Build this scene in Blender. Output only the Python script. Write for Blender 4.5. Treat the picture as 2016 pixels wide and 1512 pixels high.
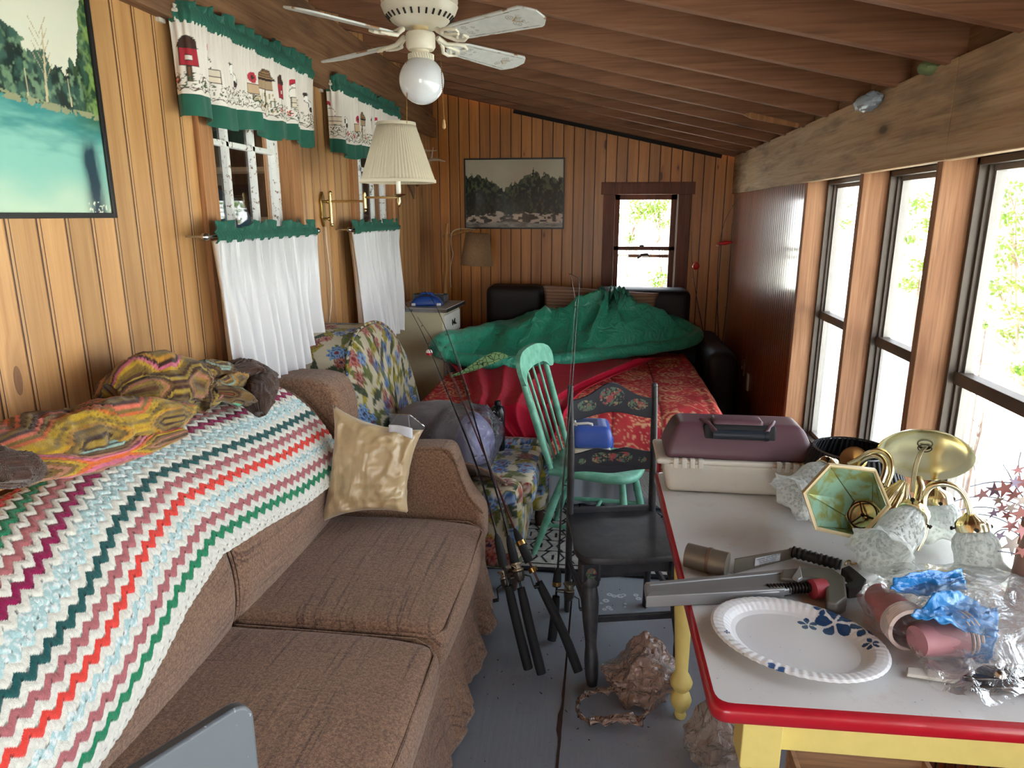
import bpy, math, random
import numpy as np
from mathutils import Vector, Matrix
PI = math.pi
S = bpy.context.scene
for _o in list(bpy.data.objects): bpy.data.objects.remove(_o)
COL = S.collection

# ------------------------------------------------------------------ camera
FPX, CX, CY, CAMZ = 1362.0, 1008.0, 756.0, 1.65
_pitch = math.atan((CY - 422.0) / FPX)
_yaw = math.atan((1190.0 - CX) / (FPX / math.cos(_pitch)))
_fw = np.array([-math.sin(_yaw) * math.cos(_pitch), math.cos(_yaw) * math.cos(_pitch), -math.sin(_pitch)])
_rt = np.array([math.cos(_yaw), math.sin(_yaw), 0.0])
_up = np.cross(_rt, _fw)
cam_d = bpy.data.cameras.new('camera'); cam = bpy.data.objects.new('camera', cam_d); COL.objects.link(cam)
cam_d.sensor_fit = 'HORIZONTAL'; cam_d.sensor_width = 36.0; cam_d.lens = 36.0 * FPX / 2016.0
cam_d.clip_start = 0.02; cam_d.clip_end = 300
_R = Matrix([[_rt[i], _up[i], -_fw[i]] for i in range(3)])
cam.matrix_world = Matrix.Translation((0, 0, CAMZ)) @ _R.to_4x4()
S.camera = cam

def at(px, py, ax, val):
    """world point on the plane coordinate[ax]=val seen at that pixel of the 2016x1512 frame"""
    d = _rt * ((px - CX) / FPX) - _up * ((py - CY) / FPX) + _fw
    c = np.array([0, 0, CAMZ])
    t = (val - c[ax]) / d[ax]
    return c + d * t

# ------------------------------------------------------------------ colour management, sky, sun
S.view_settings.view_transform = 'Standard'
S.view_settings.look = 'None'
S.view_settings.gamma = 1.0
S.view_settings.use_curve_mapping = False
S.view_settings.exposure = 2.45
W = bpy.data.worlds.new('sky'); S.world = W; W.use_nodes = True
_nt = W.node_tree; _nt.nodes.clear()
_wo = _nt.nodes.new('ShaderNodeOutputWorld'); _bg = _nt.nodes.new('ShaderNodeBackground')
_tc = _nt.nodes.new('ShaderNodeTexCoord'); _sx = _nt.nodes.new('ShaderNodeSeparateXYZ'); _rp = _nt.nodes.new('ShaderNodeValToRGB')
_nt.links.new(_tc.outputs['Generated'], _sx.inputs[0]); _nt.links.new(_sx.outputs['Z'], _rp.inputs[0])
_rp.color_ramp.elements[0].position = 0.0; _rp.color_ramp.elements[0].color = (0.97, 0.99, 1.0, 1)
_rp.color_ramp.elements[1].position = 0.9; _rp.color_ramp.elements[1].color = (0.70, 0.85, 1.0, 1)
_nt.links.new(_rp.outputs[0], _bg.inputs[0]); _bg.inputs[1].default_value = 1.5
_nt.links.new(_bg.outputs[0], _wo.inputs[0])
sun_d = bpy.data.lights.new('sun', 'SUN'); sun = bpy.data.objects.new('sun', sun_d); COL.objects.link(sun)
sun_d.energy = 7.0; sun_d.color = (1.0, 0.94, 0.84); sun_d.angle = math.radians(1.0)
sun.rotation_euler = Vector((.64, 0, -.77)).to_track_quat('-Z', 'Y').to_euler()      # high, coming over the roof from the house side
sun.location = (-6, -3, 12)
S.cycles.max_bounces = 10; S.cycles.diffuse_bounces = 6; S.cycles.glossy_bounces = 4
S.cycles.transmission_bounces = 8; S.cycles.transparent_max_bounces = 16
S.cycles.caustics_reflective = False; S.cycles.caustics_refractive = False
S.cycles.sample_clamp_indirect = 6.0
S.cycles.use_denoising = True

# ------------------------------------------------------------------ numpy noise
def _h(ix, iy, iz, seed=0):
    h = (ix.astype(np.int64) * 374761393 + iy.astype(np.int64) * 668265263 + iz.astype(np.int64) * 2147483647 + seed * 974711) & 0xffffffff
    h = ((h ^ (h >> 13)) * 1274126177) & 0xffffffff
    h = (h ^ (h >> 16)) & 0xffffffff
    return h / 4294967295.0
def vn(P, seed=0):
    P = np.asarray(P, float)
    if P.shape[-1] == 2: P = np.concatenate([P, np.zeros(P.shape[:-1] + (1,))], -1)
    I = np.floor(P); F = P - I; F = F * F * (3 - 2 * F)
    r = 0
    for a in (0, 1):
        for b in (0, 1):
            for c in (0, 1):
                w = (F[..., 0] if a else 1 - F[..., 0]) * (F[..., 1] if b else 1 - F[..., 1]) * (F[..., 2] if c else 1 - F[..., 2])
                r = r + w * _h(I[..., 0] + a, I[..., 1] + b, I[..., 2] + c, seed)
    return r
def fbm(P, oct=4, seed=0):
    P = np.asarray(P, float); r = 0; a = .5; s = 0
    for k in range(oct):
        r = r + a * vn(P * 2 ** k + 17.3 * k, seed + k); s += a; a *= .5
    return r / s
def ridge(P, oct=3, seed=0):
    P = np.asarray(P, float); r = 0; a = .5; s = 0
    for k in range(oct):
        r = r + a * (1 - np.abs(2 * vn(P * 2 ** k + 9.1 * k, seed + k) - 1)); s += a; a *= .5
    return r / s
def sstep(a, b, x):
    t = np.clip((x - a) / (b - a), 0, 1); return t * t * (3 - 2 * t)
def lerp(a, b, t):
    t = np.asarray(t)[..., None] if np.ndim(t) else t
    return np.asarray(a) * (1 - t) + np.asarray(b) * t
def sr(r, g, b):
    f = lambda v: (v / 255 / 12.92) if v / 255 <= .04045 else ((v / 255 + .055) / 1.055) ** 2.4
    return (f(r), f(g), f(b))

# ------------------------------------------------------------------ objects
def tag(o, label=None, cat=None, group=None, kind=None):
    if label: o['label'] = label
    if cat: o['category'] = cat
    if group: o['group'] = group
    if kind: o['kind'] = kind
    return o
def empty(name, loc, label=None, cat=None, group=None, kind=None):
    o = bpy.data.objects.new(name, None); COL.objects.link(o); o.location = [float(v) for v in loc]
    o.empty_display_size = .05
    return tag(o, label, cat, group, kind)
def origin_of(o):
    p = Vector((0, 0, 0))
    while o is not None: p = p + o.location; o = o.parent
    return np.array(p)

class MB:
    def __init__(s, T=None): s.v = []; s.f = []; s.n = 0; s.T = T
    def add(s, V, F):
        V = np.asarray(V, float).reshape(-1, 3)
        if s.T is not None:
            M = np.array(s.T); V = V @ M[:3, :3].T + M[:3, 3]
        s.v.append(V); s.f += [tuple(int(i) + s.n for i in f) for f in F]; s.n += len(V); return s
    def box(s, a, b):
        x0, y0, z0 = a; x1, y1, z1 = b
        V = [(x0, y0, z0), (x1, y0, z0), (x1, y1, z0), (x0, y1, z0), (x0, y0, z1), (x1, y0, z1), (x1, y1, z1), (x0, y1, z1)]
        return s.add(V, [(0, 3, 2, 1), (4, 5, 6, 7), (0, 1, 5, 4), (1, 2, 6, 5), (2, 3, 7, 6), (3, 0, 4, 7)])
    def hexa(s, V): return s.add(V, [(0, 3, 2, 1), (4, 5, 6, 7), (0, 1, 5, 4), (1, 2, 6, 5), (2, 3, 7, 6), (3, 0, 4, 7)])
    def beam(s, p0, p1, w, h, up=(0, 0, 1)):
        p0 = np.array(p0, float); p1 = np.array(p1, float); d = p1 - p0; d /= np.linalg.norm(d)
        a = np.cross(d, up); a /= np.linalg.norm(a); b = np.cross(a, d)
        V = [p + a * sx * w / 2 + b * sz * h / 2 for p in (p0, p1) for sx, sz in ((-1, -1), (1, -1), (1, 1), (-1, 1))]
        return s.add(V, [(0, 1, 2, 3), (7, 6, 5, 4), (0, 4, 5, 1), (1, 5, 6, 2), (2, 6, 7, 3), (3, 7, 4, 0)])
    def tube(s, P, R, n=12, cap=True, closed=False, flat=None):
        P = np.asarray(P, float); m = len(P); R = np.broadcast_to(np.asarray(R, float), (m,))
        T = np.zeros_like(P)
        if closed: T = np.roll(P, -1, 0) - np.roll(P, 1, 0)
        else: T[1:-1] = P[2:] - P[:-2]; T[0] = P[1] - P[0]; T[-1] = P[-1] - P[-2]
        T /= np.maximum(np.linalg.norm(T, axis=1), 1e-9)[:, None]
        a = np.array([0, 0, 1.0]) if abs(T[0][2]) < .9 else np.array([1.0, 0, 0])
        V = []; u = np.cross(T[0], a); u /= np.linalg.norm(u)
        for i in range(m):
            u = u - T[i] * (u @ T[i]); u /= max(np.linalg.norm(u), 1e-9); w = np.cross(T[i], u)
            fl = flat if flat else 1.0
            for k in range(n):
                t = 2 * PI * k / n; V.append(P[i] + R[i] * (u * math.cos(t) + w * math.sin(t) * fl))
        F = []
        for i in range(m if closed else m - 1):
            j = (i + 1) % m
            for k in range(n): F.append((i * n + k, i * n + (k + 1) % n, j * n + (k + 1) % n, j * n + k))
        if cap and not closed: F.append(tuple(range(n - 1, -1, -1))); F.append(tuple((m - 1) * n + k for k in range(n)))
        return s.add(V, F)
    def cyl(s, p0, p1, r0, r1=None, n=16): return s.tube([p0, p1], [r0, r0 if r1 is None else r1], n)
    def lathe(s, prof, o=(0, 0, 0), M=None, n=32, wob=None, cap=(False, False)):
        V = []; m = len(prof)
        for i, (r, z) in enumerate(prof):
            for k in range(n):
                t = 2 * PI * k / n; rr, zz = (r, z) if wob is None else wob(r, z, t, i)
                V.append((rr * math.cos(t), rr * math.sin(t), zz))
        V = np.array(V)
        if M is not None: V = V @ np.array(M)[:3, :3].T
        V = V + np.array(o)
        F = [(i * n + k, i * n + (k + 1) % n, (i + 1) * n + (k + 1) % n, (i + 1) * n + k) for i in range(m - 1) for k in range(n)]
        if cap[0]: F.append(tuple(range(n - 1, -1, -1)))
        if cap[1]: F.append(tuple((m - 1) * n + k for k in range(n)))
        return s.add(V, F)
    def grid(s, P, cu=False, cv=False):
        P = np.asarray(P, float); nu, nv = P.shape[:2]; F = []
        for i in range(nu if cu else nu - 1):
            for j in range(nv if cv else nv - 1):
                F.append((i * nv + j, ((i + 1) % nu) * nv + j, ((i + 1) % nu) * nv + (j + 1) % nv, i * nv + (j + 1) % nv))
        return s.add(P.reshape(-1, 3), F)
    def prism(s, poly, t, M=None, o=(0, 0, 0)):
        """poly in local xy, thickness t along local z from 0; M 3x3 axes"""
        n = len(poly); V = np.array([(x, y, 0) for x, y in poly] + [(x, y, t) for x, y in poly], float)
        if M is not None: V = V @ np.array(M).T
        V = V + np.array(o)
        F = [tuple(range(n - 1, -1, -1)), tuple(range(n, 2 * n))] + [(i, (i + 1) % n, n + (i + 1) % n, n + i) for i in range(n)]
        return s.add(V, F)
    def ball(s, c, r, n=16, m=10, sc=(1, 1, 1)):
        V = [(0, 0, -1)]; 
        for i in range(1, m):
            a = -PI / 2 + PI * i / m
            for k in range(n): t = 2 * PI * k / n; V.append((math.cos(a) * math.cos(t), math.cos(a) * math.sin(t), math.sin(a)))
        V.append((0, 0, 1)); V = np.array(V) * r * np.array(sc) + np.array(c); F = []
        for k in range(n): F.append((0, 1 + (k + 1) % n, 1 + k)); F.append((len(V) - 1, 1 + (m - 2) * n + k, 1 + (m - 2) * n + (k + 1) % n))
        for i in range(m - 2):
            for k in range(n): F.append((1 + i * n + k, 1 + i * n + (k + 1) % n, 1 + (i + 1) * n + (k + 1) % n, 1 + (i + 1) * n + k))
        return s.add(V, F)
    def rbox(s, a, b, r, step=.03, fn=None):
        """box with rounded edges, evenly gridded; fn deforms the points"""
        a = np.array(a, float); b = np.array(b, float); r = min(r, *((b - a) / 2 * .98)); L = b - a
        def ticks(k):
            inner = max(int(round((L[k] - 2 * r) / step)), 1); e = 4
            t = [a[k] + r * (1 - math.cos(i / e * PI / 2)) for i in range(e)]
            t += list(np.linspace(a[k] + r, b[k] - r, inner + 1)); t += [b[k] - r * (1 - math.cos((e - 1 - i) / e * PI / 2)) for i in range(e)]
            return t
        tk = [ticks(0), ticks(1), ticks(2)]; idx = {}; V = []; F = []
        def vid(i, j, k):
            q = (i, j, k)
            if q not in idx: idx[q] = len(V); V.append((tk[0][i], tk[1][j], tk[2][k]))
            return idx[q]
        N = [len(t) - 1 for t in tk]
        for i in range(N[0]):
            for j in range(N[1]):
                F.append((vid(i, j, 0), vid(i, j + 1, 0), vid(i + 1, j + 1, 0), vid(i + 1, j, 0))); F.append((vid(i, j, N[2]), vid(i + 1, j, N[2]), vid(i + 1, j + 1, N[2]), vid(i, j + 1, N[2])))
        for i in range(N[0]):
            for k in range(N[2]):
                F.append((vid(i, 0, k), vid(i + 1, 0, k), vid(i + 1, 0, k + 1), vid(i, 0, k + 1))); F.append((vid(i, N[1], k), vid(i, N[1], k + 1), vid(i + 1, N[1], k + 1), vid(i + 1, N[1], k)))
        for j in range(N[1]):
            for k in range(N[2]):
                F.append((vid(0, j, k), vid(0, j, k + 1), vid(0, j + 1, k + 1), vid(0, j + 1, k))); F.append((vid(N[0], j, k), vid(N[0], j + 1, k), vid(N[0], j + 1, k + 1), vid(N[0], j, k + 1)))
        V = np.array(V); c = np.clip(V, a + r, b - r); d = V - c; m = np.max(np.abs(d), axis=1); l = np.linalg.norm(d, axis=1)
        sc = np.where(l > 1e-9, m / np.maximum(l, 1e-9), 0); V = c + d * sc[:, None]
        V = c + (V - c) * 1.0
        if fn is not None: V = fn(V)
        return s.add(V, F)
    def verts(s): return np.concatenate(s.v)
    def build(s, name, mat=None, parent=None, smooth=35, bevel=0, sub=0, solid=0, cols=None, label=None, cat=None, group=None, kind=None, org=None, soff=0):
        V = s.verts(); O = np.zeros(3)
        if parent is not None: O = origin_of(parent)
        else:
            O = np.array(org, float) if org is not None else np.array([(V[:, 0].min() + V[:, 0].max()) / 2, (V[:, 1].min() + V[:, 1].max()) / 2, V[:, 2].min()])
        me = bpy.data.meshes.new(name); me.from_pydata((V - O).tolist(), [], s.f); me.update()
        me.polygons.foreach_set('use_smooth', [bool(smooth)] * len(me.polygons))
        if smooth and smooth < 180: me.set_sharp_from_angle(angle=math.radians(smooth))
        if cols is not None:
            c = cols(V) if callable(cols) else cols
            ca = me.color_attributes.new('Col', 'FLOAT_COLOR', 'POINT')
            ca.data.foreach_set('color', np.concatenate([np.clip(c, 0, 1), np.ones((len(V), 1))], 1).astype(np.float32).ravel())
        if mat: me.materials.append(mat)
        o = bpy.data.objects.new(name, me); COL.objects.link(o)
        if parent is not None: o.parent = parent
        else: o.location = O.tolist()
        if solid: m = o.modifiers.new('thickness', 'SOLIDIFY'); m.thickness = solid; m.offset = soff
        if bevel: m = o.modifiers.new('bevel', 'BEVEL'); m.width = bevel; m.segments = 2; m.limit_method = 'ANGLE'; m.angle_limit = math.radians(40)
        if sub: m = o.modifiers.new('sub', 'SUBSURF'); m.levels = sub; m.render_levels = sub
        return tag(o, label, cat, group, kind)
def copy_tree(o, parent=None):
    c = o.copy(); COL.objects.link(c)
    if parent is not None: c.parent = parent
    for ch in [x for x in bpy.data.objects if x.parent == o and x != c]: copy_tree(ch, c)
    return c
def frame3(x, z=None):
    """axes matrix with columns x, y, z from a local x direction and approximate z"""
    x = np.array(x, float); x /= np.linalg.norm(x); z = np.array(z if z is not None else (0, 0, 1), float)
    y = np.cross(z, x); y /= np.linalg.norm(y); z = np.cross(x, y); return np.array([x, y, z]).T
def pillow4(c, thick, n=28, wr=.006, seed=1, p=.5, pinch=.06, top_only=False):
    """stuffed quad: corners c00,c10,c11,c01, bulging both ways"""
    c = [np.array(q, float) for q in c]; u = np.linspace(-1, 1, n); U, V = np.meshgrid(u, u, indexing='ij')
    # edges draw in between the corners
    Ue = U * (1 - pinch * (1 - V ** 2) * 0 - pinch * (1 - (V) ** 2) * np.abs(U) ** 3); Ve = V * (1 - pinch * (1 - U ** 2) * np.abs(V) ** 3)
    a = (Ue + 1) / 2; b = (Ve + 1) / 2
    P = c[0] * ((1 - a) * (1 - b))[..., None] + c[1] * (a * (1 - b))[..., None] + c[2] * (a * b)[..., None] + c[3] * ((1 - a) * b)[..., None]
    N = np.cross(c[1] - c[0], c[3] - c[0]); N /= np.linalg.norm(N)
    H = thick / 2 * ((1 - U ** 2) * (1 - V ** 2)) ** p
    L = np.linalg.norm(c[1] - c[0])
    r = []
    for sgn in (1, -1):
        W_ = wr * (ridge(np.stack([U * 3 + 7 * sgn, V * 3], -1), 3, seed) - .5) * (1 + 2 * (U ** 2 + V ** 2)) * ((1 - U ** 2) * (1 - V ** 2)) ** .3 * 2
        r.append(P + N * ((H + W_) * sgn)[..., None])
    mb = MB(); n2 = n * n; V3 = np.concatenate([r[0].reshape(-1, 3), r[1].reshape(-1, 3)])
    idx = {}; F = []
    def w(s_, i, j):
        if s_ == 1 and (i in (0, n - 1) or j in (0, n - 1)): s_ = 0
        return s_ * n2 + i * n + j
    for i in range(n - 1):
        for j in range(n - 1):
            F.append((w(0, i, j), w(0, i + 1, j), w(0, i + 1, j + 1), w(0, i, j + 1)))
            F.append((w(1, i, j), w(1, i, j + 1), w(1, i + 1, j + 1), w(1, i + 1, j)))
    mb.add(V3, F); return mb
def crumple(c, size, amp=.25, freq=3, seed=1, n=40, m=26, flat=True, top=None):
    """crumpled sack: ball pushed about by creases"""
    mb = MB(); mb.ball((0, 0, 0), 1, n, m); V = mb.v[0]
    r = 1 + amp * (ridge(V * freq * .6 + seed * 3.1, 3, seed) - .55) * 2 + amp * .5 * (ridge(V * freq * 1.7 + seed, 2, seed + 5) - .5)
    V = V * r[:, None]
    if top is not None: V = top(V)
    V = V * np.array(size)
    if flat: V[:, 2] = np.maximum(V[:, 2], -size[2] * .72); V[:, 2] += size[2] * .72
    mb.v[0] = V + np.array(c); return mb

# ------------------------------------------------------------------ materials
def sock(nt, v, inp):
    if isinstance(v, bpy.types.NodeSocket): nt.links.new(v, inp)
    elif v is not None:
        if hasattr(inp.default_value, '__len__') and not hasattr(v, '__len__'): v = (v,) * len(inp.default_value)
        if hasattr(v, '__len__') and hasattr(inp.default_value, '__len__') and len(inp.default_value) == 4 and len(v) == 3: v = tuple(v) + (1,)
        inp.default_value = v
class NB:
    def __init__(s, name, **bs):
        s.m = bpy.data.materials.new(name); s.m.use_nodes = True; s.nt = s.m.node_tree; s.nt.nodes.clear()
        s.out = s.nt.nodes.new('ShaderNodeOutputMaterial'); s.b = s.nt.nodes.new('ShaderNodeBsdfPrincipled')
        s.nt.links.new(s.b.outputs[0], s.out.inputs[0])
        for k, v in bs.items(): s.set(k, v)
    NAMES = dict(col='Base Color', rough='Roughness', metal='Metallic', spec='Specular IOR Level', trans='Transmission Weight', alpha='Alpha', sub='Subsurface Weight', sheen='Sheen Weight', coat='Coat Weight', coatr='Coat Roughness', ior='IOR', norm='Normal', emit='Emission Color', emits='Emission Strength', sheenr='Sheen Roughness')
    def set(s, k, v): sock(s.nt, v, s.b.inputs[s.NAMES[k]]); return s
    def n(s, t, out=0, props=None, **ins):
        nd = s.nt.nodes.new('ShaderNode' + t)
        for k, v in (props or {}).items(): setattr(nd, k, v)
        for k, v in ins.items():
            i = nd.inputs[int(k[1:])] if k[0] == 'i' and k[1:].isdigit() else nd.inputs[k.replace('_', ' ')]
            sock(s.nt, v, i)
        return nd.outputs[out]
    def math(s, op, a, b=None, c=None):
        nd = s.nt.nodes.new('ShaderNodeMath'); nd.operation = op
        for i, v in enumerate((a, b, c)):
            if v is not None: sock(s.nt, v, nd.inputs[i])
        return nd.outputs[0]
    def pos(s): return s.n('NewGeometry', 'Position')
    def obj(s): return s.n('TexCoord', 'Object')
    def xyz(s, v):
        nd = s.nt.nodes.new('ShaderNodeSeparateXYZ'); sock(s.nt, v, nd.inputs[0]); return nd.outputs
    def comb(s, x, y, z): return s.n('CombineXYZ', 0, None, i0=x, i1=y, i2=z)
    def noise(s, vec, scale, detail=3, rough=.5, dist=0, out=0): return s.n('TexNoise', out, None, Vector=vec, Scale=scale, Detail=detail, Roughness=rough, Distortion=dist)
    def vmul(s, v, k): return s.n('VectorMath', 0, {'operation': 'MULTIPLY'}, i0=v, i1=k)
    def vadd(s, v, k): return s.n('VectorMath', 0, {'operation': 'ADD'}, i0=v, i1=k)
    def ramp(s, f, stops):
        nd = s.nt.nodes.new('ShaderNodeValToRGB'); sock(s.nt, f, nd.inputs[0]); cr = nd.color_ramp
        while len(cr.elements) < len(stops): cr.elements.new(.5)
        for e, (p, c) in zip(cr.elements, stops):
            e.position = p; e.color = (c, c, c, 1) if not hasattr(c, '__len__') else tuple(c) + (1,)
        return nd.outputs[0]
    def mix(s, f, a, b, op='MIX'):
        nd = s.nt.nodes.new('ShaderNodeMix'); nd.data_type = 'RGBA'; nd.blend_type = op
        sock(s.nt, f, nd.inputs[0]); sock(s.nt, a, nd.inputs[6]); sock(s.nt, b, nd.inputs[7]); return nd.outputs[2]
    def attr(s): return s.n('Attribute', 0, {'attribute_name': 'Col'})
    def bump(s, h, d=.002, st=1.0):
        nd = s.nt.nodes.new('ShaderNodeBump'); sock(s.nt, h, nd.inputs['Height']); nd.inputs['Distance'].default_value = d; nd.inputs['Strength'].default_value = st
        s.nt.links.new(nd.outputs[0], s.b.inputs['Normal']); return s
def plain(name, col, rough=.5, metal=0, var=.12, vs=30, bump=0, **k):
    b = NB(name, rough=rough, metal=metal, **k); p = b.obj(); f = b.noise(p, vs, 4)
    c = b.mix(f, [x * (1 - var) for x in col], [min(1, x * (1 + var)) for x in col]); b.set('col', c)
    if bump: b.bump(b.noise(p, vs * 3, 4), bump)
    return b.m
def painted(name, rough=.8, weave=0, wscale=900, sheen=0, spec=.3, extra=.12, **k):
    """surface whose colours were laid down in the mesh (printed or knitted pattern)"""
    b = NB(name, rough=rough, spec=spec, sheen=sheen, **k); p = b.obj()
    f = b.noise(p, 260, 3); c = b.mix(extra, b.attr(), b.mix(f, (0, 0, 0), (1, 1, 1)), 'OVERLAY'); b.set('col', c)
    if weave: b.bump(b.noise(p, wscale, 2), weave)
    return b.m
def pine(name, ax, Wd, c1, c2, dark, rough=.45, coat=.0, knots=1.0, off=0.0, double=False, groove=.05, coatr=.25, gd=.28):
    """tongue-and-groove boards standing upright, boards counted along world axis ax"""
    b = NB(name, rough=rough, coat=coat, coatr=coatr); X = b.xyz(b.pos()); u = b.math('DIVIDE', b.math('ADD', X[ax], off), Wd)
    pid = b.math('FLOOR', u); fr = b.math('FRACT', u)
    rnd = b.n('TexWhiteNoise', 0, {'noise_dimensions': '1D'}, W=pid)
    z2 = b.math('ADD', X[2], b.math('MULTIPLY', rnd, 31.7))
    knot_v = b.comb(b.math('ADD', b.math('MULTIPLY', X[ax], 6.5), b.math('MULTIPLY', rnd, .2)), b.math('MULTIPLY', z2, 2.2), pid)
    kd = b.n('TexVoronoi', 0, {'voronoi_dimensions': '2D'}, Vector=knot_v, Scale=1.0)
    kcol = b.n('TexVoronoi', 1, {'voronoi_dimensions': '2D'}, Vector=knot_v, Scale=1.0)
    kr = b.xyz(kcol)[0]
    ksize = b.ramp(kr, [(0.80, 0.0), (.9, .045 * knots), (1, .085 * knots)])
    kmask = b.math('MULTIPLY', b.math('LESS_THAN', kd, ksize), 1.0)
    ksoft = b.math('SUBTRACT', 1.0, b.math('MINIMUM', b.math('DIVIDE', kd, b.math('ADD', b.math('MULTIPLY', ksize, 3.2), .0001)), 1.0))
    warp = b.math('MULTIPLY', ksoft, 1.6)
    gv = b.comb(b.math('ADD', b.math('MULTIPLY', X[ax], 34), b.math('ADD', warp, b.math('MULTIPLY', rnd, 50))), b.math('MULTIPLY', z2, 1.3), b.math('MULTIPLY', pid, 3.3))
    g1 = b.noise(gv, 1.0, 5, .6, .4)
    gv2 = b.comb(b.math('MULTIPLY', X[ax], 300), b.math('MULTIPLY', z2, 5), pid); g2 = b.noise(gv2, 1.0, 3)
    c = b.mix(b.ramp(g1, [(.3, 0), (.72, 1)]), c1, c2)
    c = b.mix(b.math('MULTIPLY', b.ramp(g2, [(.45, 0), (.8, 1)]), .35), c, [x * .6 for x in c2])
    tone = b.math('ADD', .80, b.math('MULTIPLY', rnd, .36)); c = b.mix(1.0, c, b.comb(tone, tone, tone), 'MULTIPLY')
    c = b.mix(b.math('MULTIPLY', ksoft, .45), c, dark); c = b.mix(b.math('MULTIPLY', kmask, b.math('ADD', .35, b.math('MULTIPLY', b.noise(gv, 2.5, 3), .6))), c, [x * .55 for x in dark])
    streak = b.noise(b.comb(b.math('MULTIPLY', X[ax], 5), b.math('MULTIPLY', X[2], .7), 4.0), 1.0, 3)
    c = b.mix(b.ramp(streak, [(.5, 0), (.75, .35)]), c, dark)
    gm = b.math('LESS_THAN', b.math('ABSOLUTE', b.math('SUBTRACT', fr, .5)), .5 - groove)   # 1 on the board
    if double:
        l2 = b.math('GREATER_THAN', b.math('ABSOLUTE', b.math('SUBTRACT', fr, .12)), groove * .6); gm = b.math('MULTIPLY', gm, l2)
    c = b.mix(gm, [x * gd for x in dark], c); b.set('col', c)
    edge = b.ramp(b.math('ABSOLUTE', b.math('SUBTRACT', fr, .5)), [(.5 - groove * 2.2, 1), (.5 - groove * .4, 0)])
    b.bump(b.math('ADD', b.math('MULTIPLY', edge, 1.0), b.math('MULTIPLY', g2, .05)), .004, .9)
    return b.m
def lumber(name, ax, c1, c2, stain=None, rough=.75, sc=1.0, gloss=0, st_amt=.6):
    """sawn board with the grain running along world axis ax"""
    b = NB(name, rough=rough, coat=gloss); X = b.xyz(b.pos()); k = [26 * sc] * 3; k[ax] = 1.1 * sc
    v = b.comb(b.math('MULTIPLY', X[0], k[0]), b.math('MULTIPLY', X[1], k[1]), b.math('MULTIPLY', X[2], k[2]))
    g = b.noise(v, 1.0, 5, .6, 1.2); k2 = [120 * sc] * 3; k2[ax] = 4 * sc
    v2 = b.comb(b.math('MULTIPLY', X[0], k2[0]), b.math('MULTIPLY', X[1], k2[1]), b.math('MULTIPLY', X[2], k2[2])); g2 = b.noise(v2, 1, 3)
    c = b.mix(b.ramp(g, [(.3, 0), (.7, 1)]), c1, c2); c = b.mix(b.math('MULTIPLY', b.ramp(g2, [(.5, 0), (.75, 1)]), .45), c, [x * .45 for x in c2])
    k3 = [9.0] * 3; k3[ax] = 1.5
    v3 = b.comb(b.math('MULTIPLY', X[0], k3[0]), b.math('MULTIPLY', X[1], k3[1]), b.math('MULTIPLY', X[2], k3[2])); s_ = b.noise(v3, 1, 4, .6)
    c = b.mix(b.ramp(s_, [(.5, 0), (.7, st_amt)]), c, stain or [x * .4 for x in c2])
    k4 = [5.0] * 3; k4[ax] = 1.9
    v4 = b.comb(b.math('MULTIPLY', X[0], k4[0]), b.math('MULTIPLY', X[1], k4[1]), b.math('MULTIPLY', X[2], k4[2]))
    kd = b.n('TexVoronoi', 0, None, Vector=v4, Scale=1.0); c = b.mix(b.ramp(kd, [(.06, .9), (.10, .35), (.2, 0)]), c, [x * .18 for x in c2])
    b.set('col', c); b.bump(b.math('ADD', g, b.math('MULTIPLY', g2, .6)), .0025, .6); return b.m
def glassy(name, col=(1, 1, 1), rough=.02, amt=.12, tint=.96, spec_col=(1, 1, 1), bump=None):
    """thin clear sheet: mostly see-through with a fresnel shine"""
    m = bpy.data.materials.new(name); m.use_nodes = True; nt = m.node_tree; nt.nodes.clear(); o = nt.nodes.new('ShaderNodeOutputMaterial')
    t = nt.nodes.new('ShaderNodeBsdfTransparent'); t.inputs[0].default_value = tuple(c * tint for c in col) + (1,)
    g = nt.nodes.new('ShaderNodeBsdfGlossy'); g.inputs[0].default_value = tuple(spec_col) + (1,); g.inputs['Roughness'].default_value = rough
    fr = nt.nodes.new('ShaderNodeLayerWeight'); fr.inputs[0].default_value = .25
    mp = nt.nodes.new('ShaderNodeMapRange'); mp.inputs['To Min'].default_value = amt * .35; mp.inputs['To Max'].default_value = min(1, amt * 4)
    mx = nt.nodes.new('ShaderNodeMixShader'); L = nt.links.new
    L(fr.outputs['Fresnel'], mp.inputs[0]); L(mp.outputs[0], mx.inputs[0]); L(t.outputs[0], mx.inputs[1]); L(g.outputs[0], mx.inputs[2]); L(mx.outputs[0], o.inputs[0])
    if bump:
        tc = nt.nodes.new('ShaderNodeTexCoord'); nz = nt.nodes.new('ShaderNodeTexNoise'); nz.inputs['Scale'].default_value = bump[0]; nz.inputs['Detail'].default_value = 3; L(tc.outputs['Object'], nz.inputs['Vector'])
        bp = nt.nodes.new('ShaderNodeBump'); bp.inputs['Distance'].default_value = bump[1]; L(nz.outputs[0], bp.inputs['Height']); L(bp.outputs[0], g.inputs['Normal']); L(bp.outputs[0], fr.inputs['Normal'])
    return m
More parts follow.
